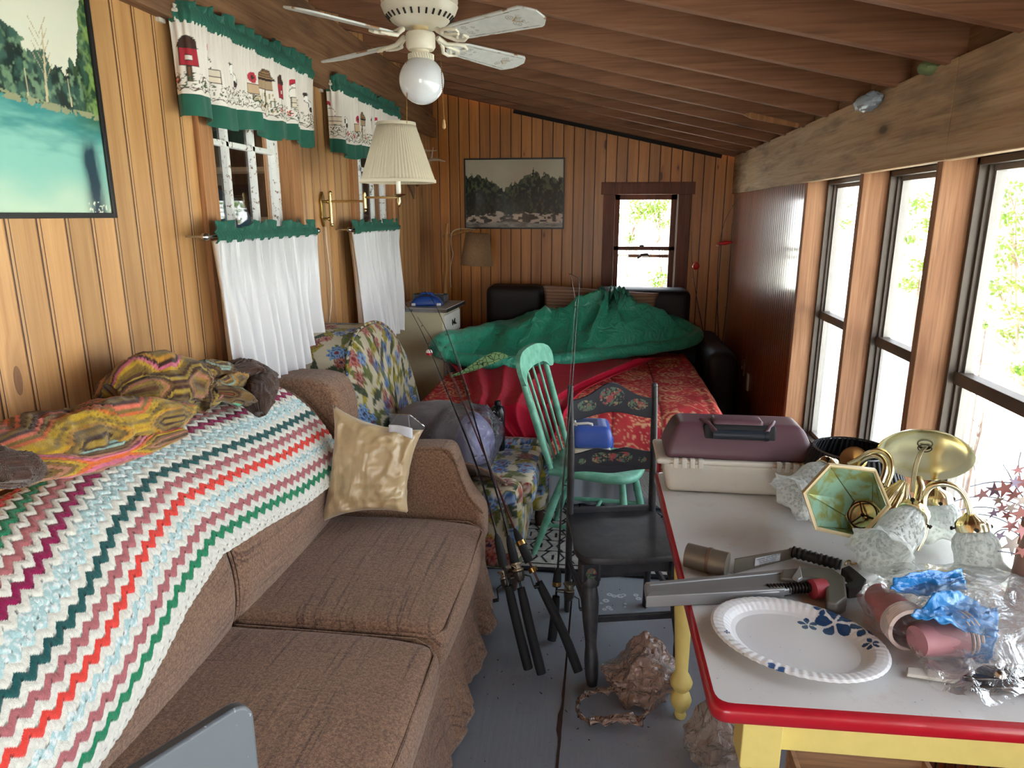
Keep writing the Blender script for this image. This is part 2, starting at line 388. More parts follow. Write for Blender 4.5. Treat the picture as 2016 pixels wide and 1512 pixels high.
def film(name, col, opac=.3, rough=.25, glos=.25, bump=(40, .01)):
    """crinkled plastic film: part see-through, part milky, with sharp glints"""
    m = bpy.data.materials.new(name); m.use_nodes = True; nt = m.node_tree; nt.nodes.clear(); o = nt.nodes.new('ShaderNodeOutputMaterial'); L = nt.links.new
    t = nt.nodes.new('ShaderNodeBsdfTransparent'); t.inputs[0].default_value = (.98, .98, .98, 1)
    p = nt.nodes.new('ShaderNodeBsdfPrincipled'); p.inputs['Base Color'].default_value = tuple(col) + (1,); p.inputs['Roughness'].default_value = rough; p.inputs['Specular IOR Level'].default_value = .9
    tc = nt.nodes.new('ShaderNodeTexCoord'); nz = nt.nodes.new('ShaderNodeTexNoise'); nz.inputs['Scale'].default_value = bump[0]; nz.inputs['Detail'].default_value = 4; nz.inputs['Distortion'].default_value = 1.2
    L(tc.outputs['Object'], nz.inputs['Vector']); bp = nt.nodes.new('ShaderNodeBump'); bp.inputs['Distance'].default_value = bump[1]; L(nz.outputs[0], bp.inputs['Height']); L(bp.outputs[0], p.inputs['Normal'])
    tl = nt.nodes.new('ShaderNodeBsdfTranslucent'); tl.inputs[0].default_value = tuple(col) + (1,); tm = nt.nodes.new('ShaderNodeMixShader'); tm.inputs[0].default_value = .45; L(p.outputs[0], tm.inputs[1]); L(tl.outputs[0], tm.inputs[2])
    g = nt.nodes.new('ShaderNodeBsdfGlossy'); g.inputs['Roughness'].default_value = .12; L(bp.outputs[0], g.inputs['Normal'])
    a = nt.nodes.new('ShaderNodeMixShader'); a.inputs[0].default_value = opac; L(t.outputs[0], a.inputs[1]); L(tm.outputs[0], a.inputs[2])
    fr = nt.nodes.new('ShaderNodeFresnel'); fr.inputs[0].default_value = 1.5; L(bp.outputs[0], fr.inputs['Normal'])
    ml = nt.nodes.new('ShaderNodeMath'); ml.operation = 'MULTIPLY'; ml.inputs[1].default_value = glos * 4; ml.use_clamp = True; L(fr.outputs[0], ml.inputs[0])
    c = nt.nodes.new('ShaderNodeMixShader'); L(ml.outputs[0], c.inputs[0]); L(a.outputs[0], c.inputs[1]); L(g.outputs[0], c.inputs[2]); L(c.outputs[0], o.inputs[0]); return m
# ================================================================== materials of the room
XL, XR, YF, YB = -1.44, 1.02, 5.885, -2.3
PINE_L = pine('pine_boards_left', 1, .098, sr(212, 166, 112), sr(184, 134, 82), sr(116, 66, 32), rough=.42, coat=.25, off=.02, groove=.026, double=True, gd=.5)
PINE_F = pine('pine_boards_far', 0, .086, sr(214, 146, 74), sr(184, 114, 52), sr(104, 46, 18), rough=.42, coat=.2, groove=.035)
PINE_R = pine('varnished_boards_right', 1, .047, sr(172, 88, 38), sr(132, 58, 22), sr(70, 22, 8), rough=.3, coat=.7, knots=.7, groove=.10, coatr=.12)
TRIM_L = lumber('pine_casing', 2, sr(186, 136, 92), sr(150, 100, 62), st_amt=.3)
BEAM_L = lumber('dark_rough_beam', 1, sr(150, 112, 80), sr(112, 76, 50), st_amt=.7)
RAFT = lumber('rafter_wood', 0, sr(152, 108, 80), sr(128, 86, 60), sr(80, 46, 28), st_amt=.35)
ROOFM = lumber('roof_boards', 1, sr(140, 88, 52), sr(104, 60, 34), sr(50, 26, 14))
BEAM_R = lumber('weathered_header_board', 1, sr(206, 178, 142), sr(178, 144, 106), sr(100, 88, 74), st_amt=.8)
POSTM = lumber('stud_wood', 2, sr(186, 140, 104), sr(150, 102, 70), sr(96, 58, 34), st_amt=.45)
DARKTRIM = lumber('reddish_window_trim', 2, sr(128, 66, 34), sr(96, 44, 22), st_amt=.5, rough=.5)
ALU = plain('bronze_window_frame', sr(92, 82, 74), .45, .3)
FRAMEW = plain('storm_frame_grey', sr(150, 146, 142), .4, .4)
WHITEP = NB('chipped_white_paint', rough=.6)
_f = WHITEP.noise(WHITEP.pos(), 45, 5, .65); WHITEP.set('col', WHITEP.mix(WHITEP.ramp(_f, [(.36, 1), (.43, 0)]), sr(226, 228, 228), sr(120, 96, 76))); WHITEP.bump(_f, .002); WHITEP = WHITEP.m
GLASS = glassy('window_glass', amt=.10); GLASS_IN = glassy('old_window_glass', amt=.04)
GLASS_HAZY = film('hazy_window_pane', (.86, .9, 1.0), opac=.30, rough=.5, glos=.05, bump=(3, .001))

FLOORM = NB('grey_painted_plywood', rough=.42)
_p = FLOORM.pos(); _X = FLOORM.xyz(_p)
_a = FLOORM.noise(_p, 3.0, 4); _c = FLOORM.mix(_a, sr(124, 132, 142), sr(146, 153, 162))
_b = FLOORM.noise(_p, 60, 3, .7); _c = FLOORM.mix(FLOORM.ramp(_b, [(.66, 0), (.72, .8)]), _c, sr(70, 66, 62))
_d = FLOORM.noise(_p, 6, 5, .7); _c = FLOORM.mix(FLOORM.ramp(_d, [(.55, 0), (.75, .35)]), _c, sr(104, 100, 98))
FLOORM.set('col', _c)
_s = FLOORM.noise(FLOORM.comb(FLOORM.math('MULTIPLY', _X[0], 70), FLOORM.math('MULTIPLY', _X[1], 6), 0), 1, 3); FLOORM.bump(_s, .0012); FLOORM = FLOORM.m

# ================================================================== floor
mb = MB(); SEAM = -.092
mb.box((XL - .12, YB, -.05), (SEAM - .004, YF + .1, 0)); mb.box((SEAM + .004, YB, -.05), (XR + .15, YF + .1, 0.0))
floor = mb.build('floor', FLOORM, smooth=0, kind='structure', org=(0, 0, 0))
mb = MB(); mb.box((SEAM - .02, YB, -.045), (SEAM + .02, YF, -.006)); mb.build('subfloor_gap', plain('gap_dark', sr(60, 34, 22), .9), floor, smooth=0)
# ragged bare-wood patch along the seam where the paint has lifted
rs = random.Random(3); mb = MB(); pts = []
for i in range(26): y = 1.35 + i * .035; pts.append((SEAM - .0035 - rs.random() * .003 - (.007 if 16 < i < 20 else 0), y))
for i in range(26): y = 1.35 + (25 - i) * .035; pts.append((SEAM + .003 + rs.random() * .002, y))
mb.prism(pts, .0012, o=(0, 0, 0.0)); mb.build('bare_wood_edge', plain('bare_wood', sr(58, 40, 32), .9), floor, smooth=0)

# ================================================================== left wall with two openings
def lz(px, py): return at(px, py, 0, XL)
W1 = (lz(408, 300)[1], lz(574, 400)[1]); W2 = (lz(696, 330)[1], lz(770, 400)[1] + .03); WZ = (1.02, 2.2)
def wall_with_holes(ax, pos, th, a0, a1, z0, z1, holes):
    """boxes round the openings; ax is the axis the wall faces"""
    mb = MB(); xs = [a0]
    def bx(u0, u1, v0, v1):
        if u1 - u0 < 1e-6 or v1 - v0 < 1e-6: return
        if ax == 0: mb.box((min(pos, pos + th), u0, v0), (max(pos, pos + th), u1, v1))
        else: mb.box((u0, min(pos, pos + th), v0), (u1, max(pos, pos + th), v1))
    u = a0
    for (h0, h1, b0, b1) in sorted(holes):
        bx(u, h0, z0, z1); bx(h0, h1, z0, b0); bx(h0, h1, b1, z1); u = h1
    bx(u, a1, z0, z1); return mb
wall_left = wall_with_holes(0, XL, -.12, YB, YF + .1, 0, 2.72, [(W1[0], W1[1]) + WZ, (W2[0], W2[1]) + WZ]).build('wall_left', PINE_L, smooth=0, kind='structure', org=(XL, 2, 0))
def left_window(n, w):
    r = empty('window_%d' % n, (XL, w[0], WZ[0]), kind='structure')
    y0, y1 = w; z0, z1 = WZ
    mb = MB()
    for a, b in ((y0 - .075, y0 + .012), (y1 - .012, y1 + .075)): mb.box((XL - .0, a, z0 - .05), (XL + .022, b, z1 + .04))
    mb.box((XL, y0 - .075, z1 - .01), (XL + .022, y1 + .075, z1 + .07)); mb.box((XL - .02, y0 - .09, z0 - .06), (XL + .04, y1 + .09, z0 - .02))
    mb.box((XL - .11, y1 - .015, z0), (XL, y1, z1)); mb.box((XL - .11, y0, z0), (XL, y0 + .015, z1))
    mb.build('casing', TRIM_L, r, smooth=0, bevel=.002)
    mb = MB(); xf = XL - .075; q = .034
    mb.box((xf, y0 + .015, z0), (xf + .035, y0 + .015 + q, z1)); mb.box((xf, y1 - .015 - q, z0), (xf + .035, y1 - .015, z1))
    mb.box((xf, y0, z0), (xf + .035, y1, z0 + .05)); mb.box((xf, y0, z1 - .05), (xf + .035, y1, z1))
    zm = (1.50 + .155, 1.90, 1.36)
    L = y1 - y0 - .03
    for k in (1, 2): yy = y0 + .015 + L * k / 3; mb.box((xf + .004, yy - .011, z0), (xf + .03, yy + .011, z1))
    for zz in (1.92, 1.36, 1.64): 
        if zz != 1.64: mb.box((xf + .004, y0 + .02, zz - .011), (xf + .03, y1 - .02, zz + .011))
    mb.build('sash', WHITEP, r, smooth=0, bevel=.002)
    mb = MB(); mb.box((xf + .012, y0 + .02, z0 + .02), (xf + .016, y1 - .02, z1 - .02)); mb.build('pane', GLASS_IN, r, smooth=0)
    return r
left_window(1, W1); left_window(2, W2)
# the dim room behind those windows; unseen gap added in its left wall for light
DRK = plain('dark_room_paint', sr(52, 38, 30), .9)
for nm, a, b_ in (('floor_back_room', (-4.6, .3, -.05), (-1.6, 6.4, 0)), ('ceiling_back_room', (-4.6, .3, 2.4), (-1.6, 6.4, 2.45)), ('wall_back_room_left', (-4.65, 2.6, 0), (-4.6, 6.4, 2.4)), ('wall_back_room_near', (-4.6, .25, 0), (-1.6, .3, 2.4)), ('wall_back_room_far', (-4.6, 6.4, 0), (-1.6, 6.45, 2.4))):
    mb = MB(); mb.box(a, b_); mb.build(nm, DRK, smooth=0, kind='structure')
mb = MB(); 
for z in (1.25, 1.6, 1.95): mb.box((-4.3, 4.9, z), (-1.8, 5.2, z + .03))
for x in (-4.3, -1.83): mb.box((x, 4.9, 0), (x + .03, 5.2, 2.0))
o = mb.build('shelf_unit', plain('shelf_wood', sr(110, 88, 62), .7), smooth=0, label='pale wooden shelves in the dim room behind the window next to the large lake picture', cat='shelf')
pc = at(425, 400, 0, -2.35)
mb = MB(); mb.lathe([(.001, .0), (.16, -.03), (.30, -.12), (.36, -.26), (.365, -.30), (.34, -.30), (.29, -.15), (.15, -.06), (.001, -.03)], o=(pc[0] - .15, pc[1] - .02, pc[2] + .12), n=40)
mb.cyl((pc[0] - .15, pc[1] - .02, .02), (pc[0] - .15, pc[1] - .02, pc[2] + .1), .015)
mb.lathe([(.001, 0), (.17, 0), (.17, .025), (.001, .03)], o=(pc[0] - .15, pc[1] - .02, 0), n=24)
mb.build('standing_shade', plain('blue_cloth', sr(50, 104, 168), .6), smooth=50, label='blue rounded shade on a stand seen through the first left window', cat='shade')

# ================================================================== far wall and its window
FW = (at(1207, 480, 1, YF)[0], at(1332, 480, 1, YF)[0] + .0); FZ = (at(1210, 575, 1, YF)[2] - .02, at(1210, 383, 1, YF)[2])
zr = lambda x: 2.09 + .22 * (.97 - x)
wf = wall_with_holes(1, YF, .12, XL - .12, XR + .15, 0, 1.9, [(FW[0], FW[1], FZ[0], FZ[1])])
wf.hexa([(XL - .12, YF, 1.9), (XR + .15, YF, 1.9), (XR + .15, YF + .12, 1.9), (XL - .12, YF + .12, 1.9), (XL - .12, YF, zr(XL - .12) + .02), (XR + .15, YF, zr(XR + .15) + .02), (XR + .15, YF + .12, zr(XR + .15) + .02), (XL - .12, YF + .12, zr(XL - .12) + .02)])
wall_far = wf.build('wall_far', PINE_F, smooth=0, kind='structure', org=(0, YF, 0))
r = empty('window_3', (FW[0], YF, FZ[0]), kind='structure')
x0, x1 = FW; z0, z1 = FZ; mb = MB()
mb.box((x0 - .09, YF - .02, z0 - .3), (x0 + .005, YF, z1 + .0)); mb.box((x1 - .005, YF - .02, z0 - .3), (x1 + .09, YF, z1)); mb.box((x0 - .11, YF - .026, z1), (x1 + .12, YF, z1 + .095))
mb.box((x0 - .10, YF - .035, z0 - .05), (x1 + .10, YF, z0 - .015))
mb.build('casing', DARKTRIM, r, smooth=0, bevel=.002)
mb = MB(); yg = YF + .05
mb.box((x0, yg, z0), (x0 + .045, yg + .035, z1)); mb.box((x1 - .055, yg, z0), (x1, yg + .035, z1)); mb.box((x0, yg, z1 - .04), (x1, yg + .035, z1)); mb.box((x0, yg, z0), (x1, yg + .035, z0 + .05))
zm = at(1265, 489, 1, YF)[2]; mb.box((x0, yg, zm - .018), (x1, yg + .03, zm + .012)); zm2 = at(1265, 505, 1, YF)[2]; mb.box((x0, yg + .03, zm2 - .012), (x1, yg + .055, zm2 + .012))
mb.build('sash', DARKTRIM, r, smooth=0)
mb = MB(); mb.box((x1 - .012, YF + .0, z0), (x1 - .004, YF + .05, z1)); mb.build('jamb_liner', FRAMEW, r, smooth=0)
mb = MB(); xc = (x0 + x1) / 2
mb.lathe([(.001, 0), (.02, 0), (.02, .012), (.001, .018)], o=(xc - .02, yg + .01, zm + .012), n=12); mb.tube([(xc - .05, yg + .02, zm2 - .02), (xc - .02, yg + .01, zm2 + .008), (xc + .03, yg + .01, zm2 + .012), (xc + .05, yg + .02, zm2 - .005)], [.008, .014, .014, .008], 8)
mb.build('sash_lock', ALU, r)
mb = MB(); mb.box((x0 + .02, yg + .015, z0 + .02), (x1 - .02, yg + .018, z1 - .02)); mb.build('pane', GLASS, r, smooth=0)
# dark strip marking the gap along the top of the far wall
mb = MB(); mb.beam((-.75, YF - .012, zr(-.75) - .012), (.9, YF - .012, zr(.9) - .012), .02, .03); mb.build('dark_gap_strip', plain('gap_strip_black', sr(28, 26, 26), .9), wall_far, smooth=0)

# ================================================================== right wall: boarded part, studs, windows
POSTS = [3.82, 3.032, 2.362, 1.65, .95, .25, -.45, -1.15, -1.85]
mb = MB(); mb.box((XR, 3.86, 0), (XR + .12, YF + .1, 1.83)); wall_right = mb.build('wall_right', PINE_R, smooth=0, kind='structure', org=(XR, 4.8, 0))
mb = MB(); mb.box((XR + .01, YB, 0), (XR + .14, 3.86, .43)); mb.build('lower_boards', PINE_R, wall_right, smooth=0)
mb = MB(); mb.box((XR - .005, YB, .43), (XR + .18, 3.82, .455)); mb.build('sill', DARKTRIM, wall_right, smooth=0, bevel=.003)
for k, y in enumerate(POSTS):
    mb = MB(); mb.box((XR, y, .455), (XR + .14, y + .04, 1.84)); mb.build('stud', POSTM, wall_right, smooth=0, bevel=.0025)
ZB0, ZB1 = 1.807, 2.093
for a, b in ((2.312, YF), (YB, 2.308)):
    mb = MB(); mb.box((XR - .02, a, ZB0), (XR + .02, b, ZB1)); mb.build('header_board', BEAM_R, wall_right, smooth=0, bevel=.003)
mb = MB(); mb.box((XR + .02, YB, ZB0 + .012), (XR + .20, YF, ZB1 + .35)); mb.build('header_back', BEAM_L, wall_right, smooth=0)
def right_window(n, y0, y1, lowmat):
    r = empty('window_%d' % n, (XR + .15, y0, .455), kind='structure'); xg = XR + .115; ZT = ZB0 + .01; Z0 = .455; zr_ = 1.14
    mb = MB()
    for a, b in ((y0, y0 + .018), (y1 - .018, y1)): mb.box((xg - .018, a, Z0), (xg + .05, b, ZT))
    for a, b in ((y0 + .018, y0 + .03), (y1 - .03, y1 - .018)): mb.box((xg + .006, a, Z0), (xg + .05, b, ZT))
    mb.box((xg - .018, y0, ZT - .022), (xg + .05, y1, ZT)); mb.box((xg - .018, y0, Z0), (xg + .05, y1, Z0 + .03))
    mb.build('frame', ALU, r, smooth=0, bevel=.0015)
    mb = MB()
    for a, b in ((y0 + .03, y0 + .042), (y1 - .042, y1 - .03)): mb.box((xg + .02, a, Z0 + .03), (xg + .05, b, ZT - .02))
    mb.box((xg + .018, y0 + .03, ZT - .04), (xg + .05, y1 - .03, ZT - .022)); mb.box((xg + .018, y0 + .03, Z0 + .03), (xg + .05, y1 - .03, Z0 + .05))
    mb.build('storm_sash', FRAMEW, r, smooth=0)
    mb = MB(); mb.box((xg + .0, y0 + .018, zr_ - .022), (xg + .045, y1 - .018, zr_ + .018)); mb.build('meeting_rail', ALU, r, smooth=0, bevel=.002)
    mb = MB(); mb.box((xg + .035, y0 + .04, zr_), (xg + .038, y1 - .04, ZT - .03)); mb.build('upper_pane', GLASS, r, smooth=0)
    mb = MB(); mb.box((xg + .028, y0 + .04, Z0 + .04), (xg + .031, y1 - .04, zr_)); mb.build('lower_pane', lowmat, r, smooth=0)
n = 4
for a, b in zip(POSTS[1:], POSTS[:-1]):
    right_window(n, a + .04, b, GLASS_HAZY if n == 5 else GLASS); n += 1
# electrical box and cover plate on the boards
for p, w_, h_, nm, lb in (((1466, 724), .03, .11, 'switch_plate', 'brown switch plate low on the boarded right wall, upper of two'), ((1474, 752), .022, .12, 'outlet_plate', 'pale outlet strip low on the boarded right wall below the brown switch plate')):
    q = at(*p, 0, XR); mb = MB(); mb.rbox((XR - .014, q[1] - w_, q[2] - h_ / 2), (XR, q[1] + w_, q[2] + h_ / 2), .004, .02)
    if nm == 'switch_plate': mb.box((XR - .026, q[1] - .006, q[2] - .01), (XR - .012, q[1] + .006, q[2] + .014))
    mb.build(nm, plain(nm + '_m', sr(120, 74, 44) if nm[0] == 's' else sr(190, 176, 160), .5), label=lb, cat='switch' if nm[0] == 's' else 'outlet')

# wall behind the camera, with an unseen opening added to let in fill light
wb = wall_with_holes(1, YB, -.12, XL - .12, XR + .15, 0, 2.75, [(-.6, .5, .45, 2.05)]); wb.build('wall_back', PINE_F, smooth=0, kind='structure', org=(0, YB, 0))

# ================================================================== ceiling: sloping boards and rafters
def slope_box(mb, x0, x1, y0, y1, dz0, dz1):
    mb.hexa([(x0, y0, zr(x0) + dz0), (x1, y0, zr(x1) + dz0), (x1, y1, zr(x1) + dz0), (x0, y1, zr(x0) + dz0), (x0, y0, zr(x0) + dz1), (x1, y0, zr(x1) + dz1), (x1, y1, zr(x1) + dz1), (x0, y1, zr(x0) + dz1)])
mb = MB(); slope_box(mb, XL - .3, XR + .7, YB - .3, YF + .3, .185, .22); ceiling = mb.build('ceiling', ROOFM, smooth=0, kind='structure', org=(0, 2, 2.4))
for k in range(-11, 11):
    y = 1.99 + .385 * k; mb = MB(); slope_box(mb, XL, XR + .10, y - .019, y + .019, 0, .185); mb.build('rafter', RAFT, ceiling, smooth=0, bevel=.003)
# boards along the top of the left wall
for (x, z0_, z1_, nm) in ((XL + .05, 2.262, 2.41, 'ledger_board'), (XL + .026, 2.41, 2.62, 'ledger_board')):
    mb = MB(); mb.box((XL, YB, z0_), (x, YF, z1_)); mb.build(nm, BEAM_L, wall_left, smooth=0, bevel=.003)
# short piece of splintered wood left hanging under the rafters, and crumpled plastic stuffed on the beam
a = at(1460, 238, 1, 3.9); b_ = at(1570, 252, 1, 3.9); mb = MB(); a[2] = zr(a[0]) - .005; b_[2] = zr(b_[0]) - .005
mb.prism([(0, 0), (.05, -.012), (np.linalg.norm(b_ - a), -.008), (np.linalg.norm(b_ - a), .012), (.04, .016)], .02, frame3(b_ - a, (0, -1, 0)), o=a)
mb.build('wood_offcut', TRIM_L, smooth=0, label='pale splintered wood strip under the rafters by the header board', cat='wood strip')
q = at(1712, 184, 0, XR - .035)
mb = crumple((q[0] + .0, q[1], q[2] - .03), (.03, .10, .028), .35, 3, 4, 26, 16, flat=False); mb.build('plastic_scrap', plain('bluish_plastic', sr(176, 196, 214), .35), label='crumpled pale blue plastic stuffed between rafter and header board', cat='plastic scrap')
q = at(1832, 132, 0, XR - .03)
mb = crumple((q[0], q[1] + .01, q[2] + .0), (.03, .035, .02), .2, 3, 4, 20, 12, flat=False); mb.build('green_scrap', plain('green_paper', sr(120, 140, 96), .8), label='scrap of greenish paper between rafters above the header board', cat='paper scrap')

# ================================================================== outdoors
GROUND = NB('bright_ground', rough=.9); _a = GROUND.noise(GROUND.pos(), .6, 4); GROUND.set('col', GROUND.mix(GROUND.ramp(_a, [(.45, 0), (.62, .6)]), sr(232, 232, 226), sr(196, 204, 160))); GROUND = GROUND.m
mb = MB(); mb.box((-40, -40, -.9), (80, 90, -.6)); mb.build('ground', GROUND, smooth=0, kind='structure', org=(0, 0, -.9))
LEAF = NB('spring_leaves', rough=.55); _a = LEAF.noise(LEAF.pos(), 3, 2); LEAF.set('col', LEAF.mix(_a, sr(62, 96, 20), sr(104, 128, 36)))
_tr = LEAF.nt.nodes.new('ShaderNodeBsdfTranslucent'); _tr.inputs[0].default_value = sr(96, 124, 36) + (1,); _mx = LEAF.nt.nodes.new('ShaderNodeMixShader'); _mx.inputs[0].default_value = .5
LEAF.nt.links.new(LEAF.b.outputs[0], _mx.inputs[1]); LEAF.nt.links.new(_tr.outputs[0], _mx.inputs[2]); LEAF.nt.links.new(_mx.outputs[0], LEAF.out.inputs[0]); LEAF = LEAF.m
BARK = lumber('bark', 2, sr(170, 150, 130), sr(130, 112, 92), sc=.4)
def tree(base, h, clusters, seed, label, leaf=.06, nl=420, tr=.12):
    """clusters: list of (centre, radius); branches run from the trunk to each"""
    rs = np.random.RandomState(seed); r = empty('tree', base, label, 'tree', 'trees outside the windows')
    b = np.array(base, float); mb = MB(); n = 8; P = np.array([b + np.array([math.sin(i * 1.1 + seed) * .12, math.cos(i * 1.7) * .12, h * i / (n - 1)]) for i in range(n)])
    mb.tube(P, np.linspace(tr, tr * .25, n), 10); 
    for c, rad in clusters:
        c = np.array(c); s0 = P[min(int((c[2] - b[2]) / h * (n - 1) * .7), n - 1)]
        mid = (s0 + c) / 2 + rs.randn(3) * .15; mb.tube([s0, mid, c], [tr * .3, tr * .15, .01], 6)
        for q in range(5): e = c + rs.randn(3) * rad * .6; mb.tube([mid + (c - mid) * .4, e], [.012, .004], 5)
    mb.build('trunk', BARK, r)
    V = []; F = []
    for c, rad in clusters:
        k = int(nl * max(rad, .25) ** 1.5); D = rs.randn(k, 3); D /= np.linalg.norm(D, axis=1)[:, None]; Q = np.array(c) + D * (rs.rand(k, 1) ** .5) * rad * np.array([1, 1, .55])
        for q in Q:
            a = rs.randn(3); a /= np.linalg.norm(a); bb = np.cross(a, rs.randn(3)); bb /= np.linalg.norm(bb); s_ = leaf * (.6 + rs.rand()); i = len(V)
            V += [q, q + a * s_ * .5 + bb * s_ * .28, q + a * s_, q + a * s_ * .5 - bb * s_ * .28]; F.append((i, i + 1, i + 2, i + 3))
    if V: mb = MB(); mb.add(V, F); mb.build('foliage', LEAF, r, smooth=0)
    return r
def cl(X, lst): return [(at(px, py, 0, X + dx), rad) for px, py, dx, rad in lst]
def base_at(px, py, X): q = at(px, py, 0, X); return (q[0], q[1], -.6)
tree(base_at(1775, 430, 9.0), 8, cl(8.6, [(1810, 400, 0, .5), (1790, 470, .3, .35), (1800, 560, -.3, .5), (1750, 640, 0, .4), (1830, 440, 1, .5), (1720, 560, .5, .3), (1820, 520, 0, .4), (1760, 700, 0, .3), (1755, 370, 0, .5), (1640, 400, .5, .7), (1660, 440, .2, .4), (1620, 520, .3, .5), (1650, 590, 0, .3)]), 1, 'leafy tree outside with its trunk showing through the middle right window', nl=520, leaf=.10)
tree(base_at(2050, 600, 5.0), 6, cl(4.6, [(2000, 420, 0, .35), (1990, 500, 0, .4), (2010, 560, 0, .3), (1960, 560, 0, .25), (1940, 600, .4, .25), (1990, 660, 0, .2), (2005, 620, 0, .28), (1900, 700, .5, .15), (2030, 480, 0, .4), (1950, 480, .3, .2), (1930, 640, .5, .12), (2010, 730, 0, .15), (1985, 380, 0, .3), (1960, 430, .2, .25)]), 2, 'leafy tree outside the largest right window, beyond the bare shrub', leaf=.05, nl=800, tr=.08)
def clf(Y, lst): return [(at(px, py, 1, Y), rad) for px, py, rad in lst]
for px, sd, lst, lb in ((1243, 5, [(1235, 405, .45), (1262, 420, .35), (1225, 430, .25), (1240, 470, .15)], 'slim tree outside seen at the left of the small far window'), (1300, 6, [(1300, 405, .4), (1285, 415, .3), (1312, 440, .25), (1310, 545, .35), (1290, 560, .25)], 'slim tree outside seen at the right of the small far window')):
    q = at(px, 480, 1, 14); tree((q[0], q[1], -.6), 6, clf(14, lst), sd, lb, nl=900, tr=.06)
# bare twigs just outside the glass
TW = plain('twig_bark', sr(138, 118, 108), .8)
def shrub(pix, X, label, r0=.006, seed=1, seg=None):
    mb = MB(); ps = []
    for line, w in pix:
        P = [at(px, py, 0, X) for px, py in line]; mb.tube(P, np.linspace(r0 * w, r0 * w * .35, len(P)), 6); ps += P
    b = min(ps, key=lambda q: q[2]); mb.tube([(b[0] + .03, b[1], -.6), (b[0], b[1], b[2])], [r0 * 1.3, r0], 6)
    return mb.build('bare_shrub', TW, label=label, cat='shrub', group='bare shrubs outside the windows', org=(b[0] + .03, b[1], -.6))
shrub([([(1902, 970), (1916, 900), (1930, 850), (1935, 810), (1948, 790)], 1.2), ([(1908, 930), (1914, 880), (1926, 840), (1936, 818)], .8), ([(1922, 915), (1930, 890), (1950, 865), (1968, 838)], .7), ([(1912, 900), (1906, 895), (1892, 878), (1880, 862)], .6), ([(1926, 842), (1920, 830), (1908, 822)], .5), ([(1920, 980), (1920, 930), (1914, 900)], .7), ([(1924, 860), (1924, 840), (1922, 826)], .5)], 1.45, 'bare branching twig standing outside the largest right window')
shrub([([(1700, 880), (1716, 862), (1722, 856), (1718, 840), (1700, 826)], .7), ([(1722, 856), (1750, 850), (1770, 843)], .7), ([(1716, 864), (1745, 866), (1762, 866)], .6), ([(1745, 866), (1752, 876)], .4)], 1.5, 'thin forked twig outside behind the hazy lower pane')
shrub([([(1700, 450), (1730, 490), (1760, 510), (1800, 530), (1812, 540)], .6), ([(1730, 490), (1738, 480)], .4)], 2.2, 'long thin drooping branch outside the middle right window')
shrub([([(1978, 470), (2000, 500), (2016, 560)], .8), ([(1880, 560), (1900, 590), (1912, 640)], .5), ([(1912, 640), (1940, 650)], .4)], 2.4, 'thin drooping branch outside the largest right window, up among the leaves')
# ================================================================== pictures
BLACKF = plain('black_frame', sr(24, 24, 26), .35)
def picture(name, ax, pos, a0, a1, z0, z1, fn, label, fr=.014, nu=200, nv=200, dep=.02):
    r = empty(name, (pos, a0, z0) if ax == 0 else (a0, pos, z0), label, 'picture')
    s_ = 1 if ax == 0 else -1; d = dep * s_; mb = MB()
    def bx(u0, u1, v0, v1, e0, e1):
        lo, hi = sorted((pos + e0 * s_, pos + e1 * s_))
        if ax == 0: mb.box((lo, u0, v0), (hi, u1, v1))
        else: mb.box((u0, lo, v0), (u1, hi, v1))
    bx(a0, a0 + fr, z0, z1, 0, dep); bx(a1 - fr, a1, z0, z1, 0, dep); bx(a0 + fr, a1 - fr, z0, z0 + fr, 0, dep); bx(a0 + fr, a1 - fr, z1 - fr, z1, 0, dep)
    mb.build('frame', BLACKF, r, smooth=0, bevel=.001)
    U, V = np.meshgrid(np.linspace(a0 + fr * .6, a1 - fr * .6, nu), np.linspace(z0 + fr * .6, z1 - fr * .6, nv), indexing='ij')
    P = np.stack([np.full_like(U, pos + d * .6), U, V], -1) if ax == 0 else np.stack([U, np.full_like(U, pos + d * .6), V], -1)
    mb = MB(); mb.grid(P); mb.build('print', PRINTM, r, cols=lambda Q: fn((Q[:, 0 if ax == 1 else 1] - a0), (Q[:, 2] - z0)), smooth=180)
    return r
PRINTM = painted('glazed_print', rough=.35, extra=.0, coat=.55, coatr=.06)
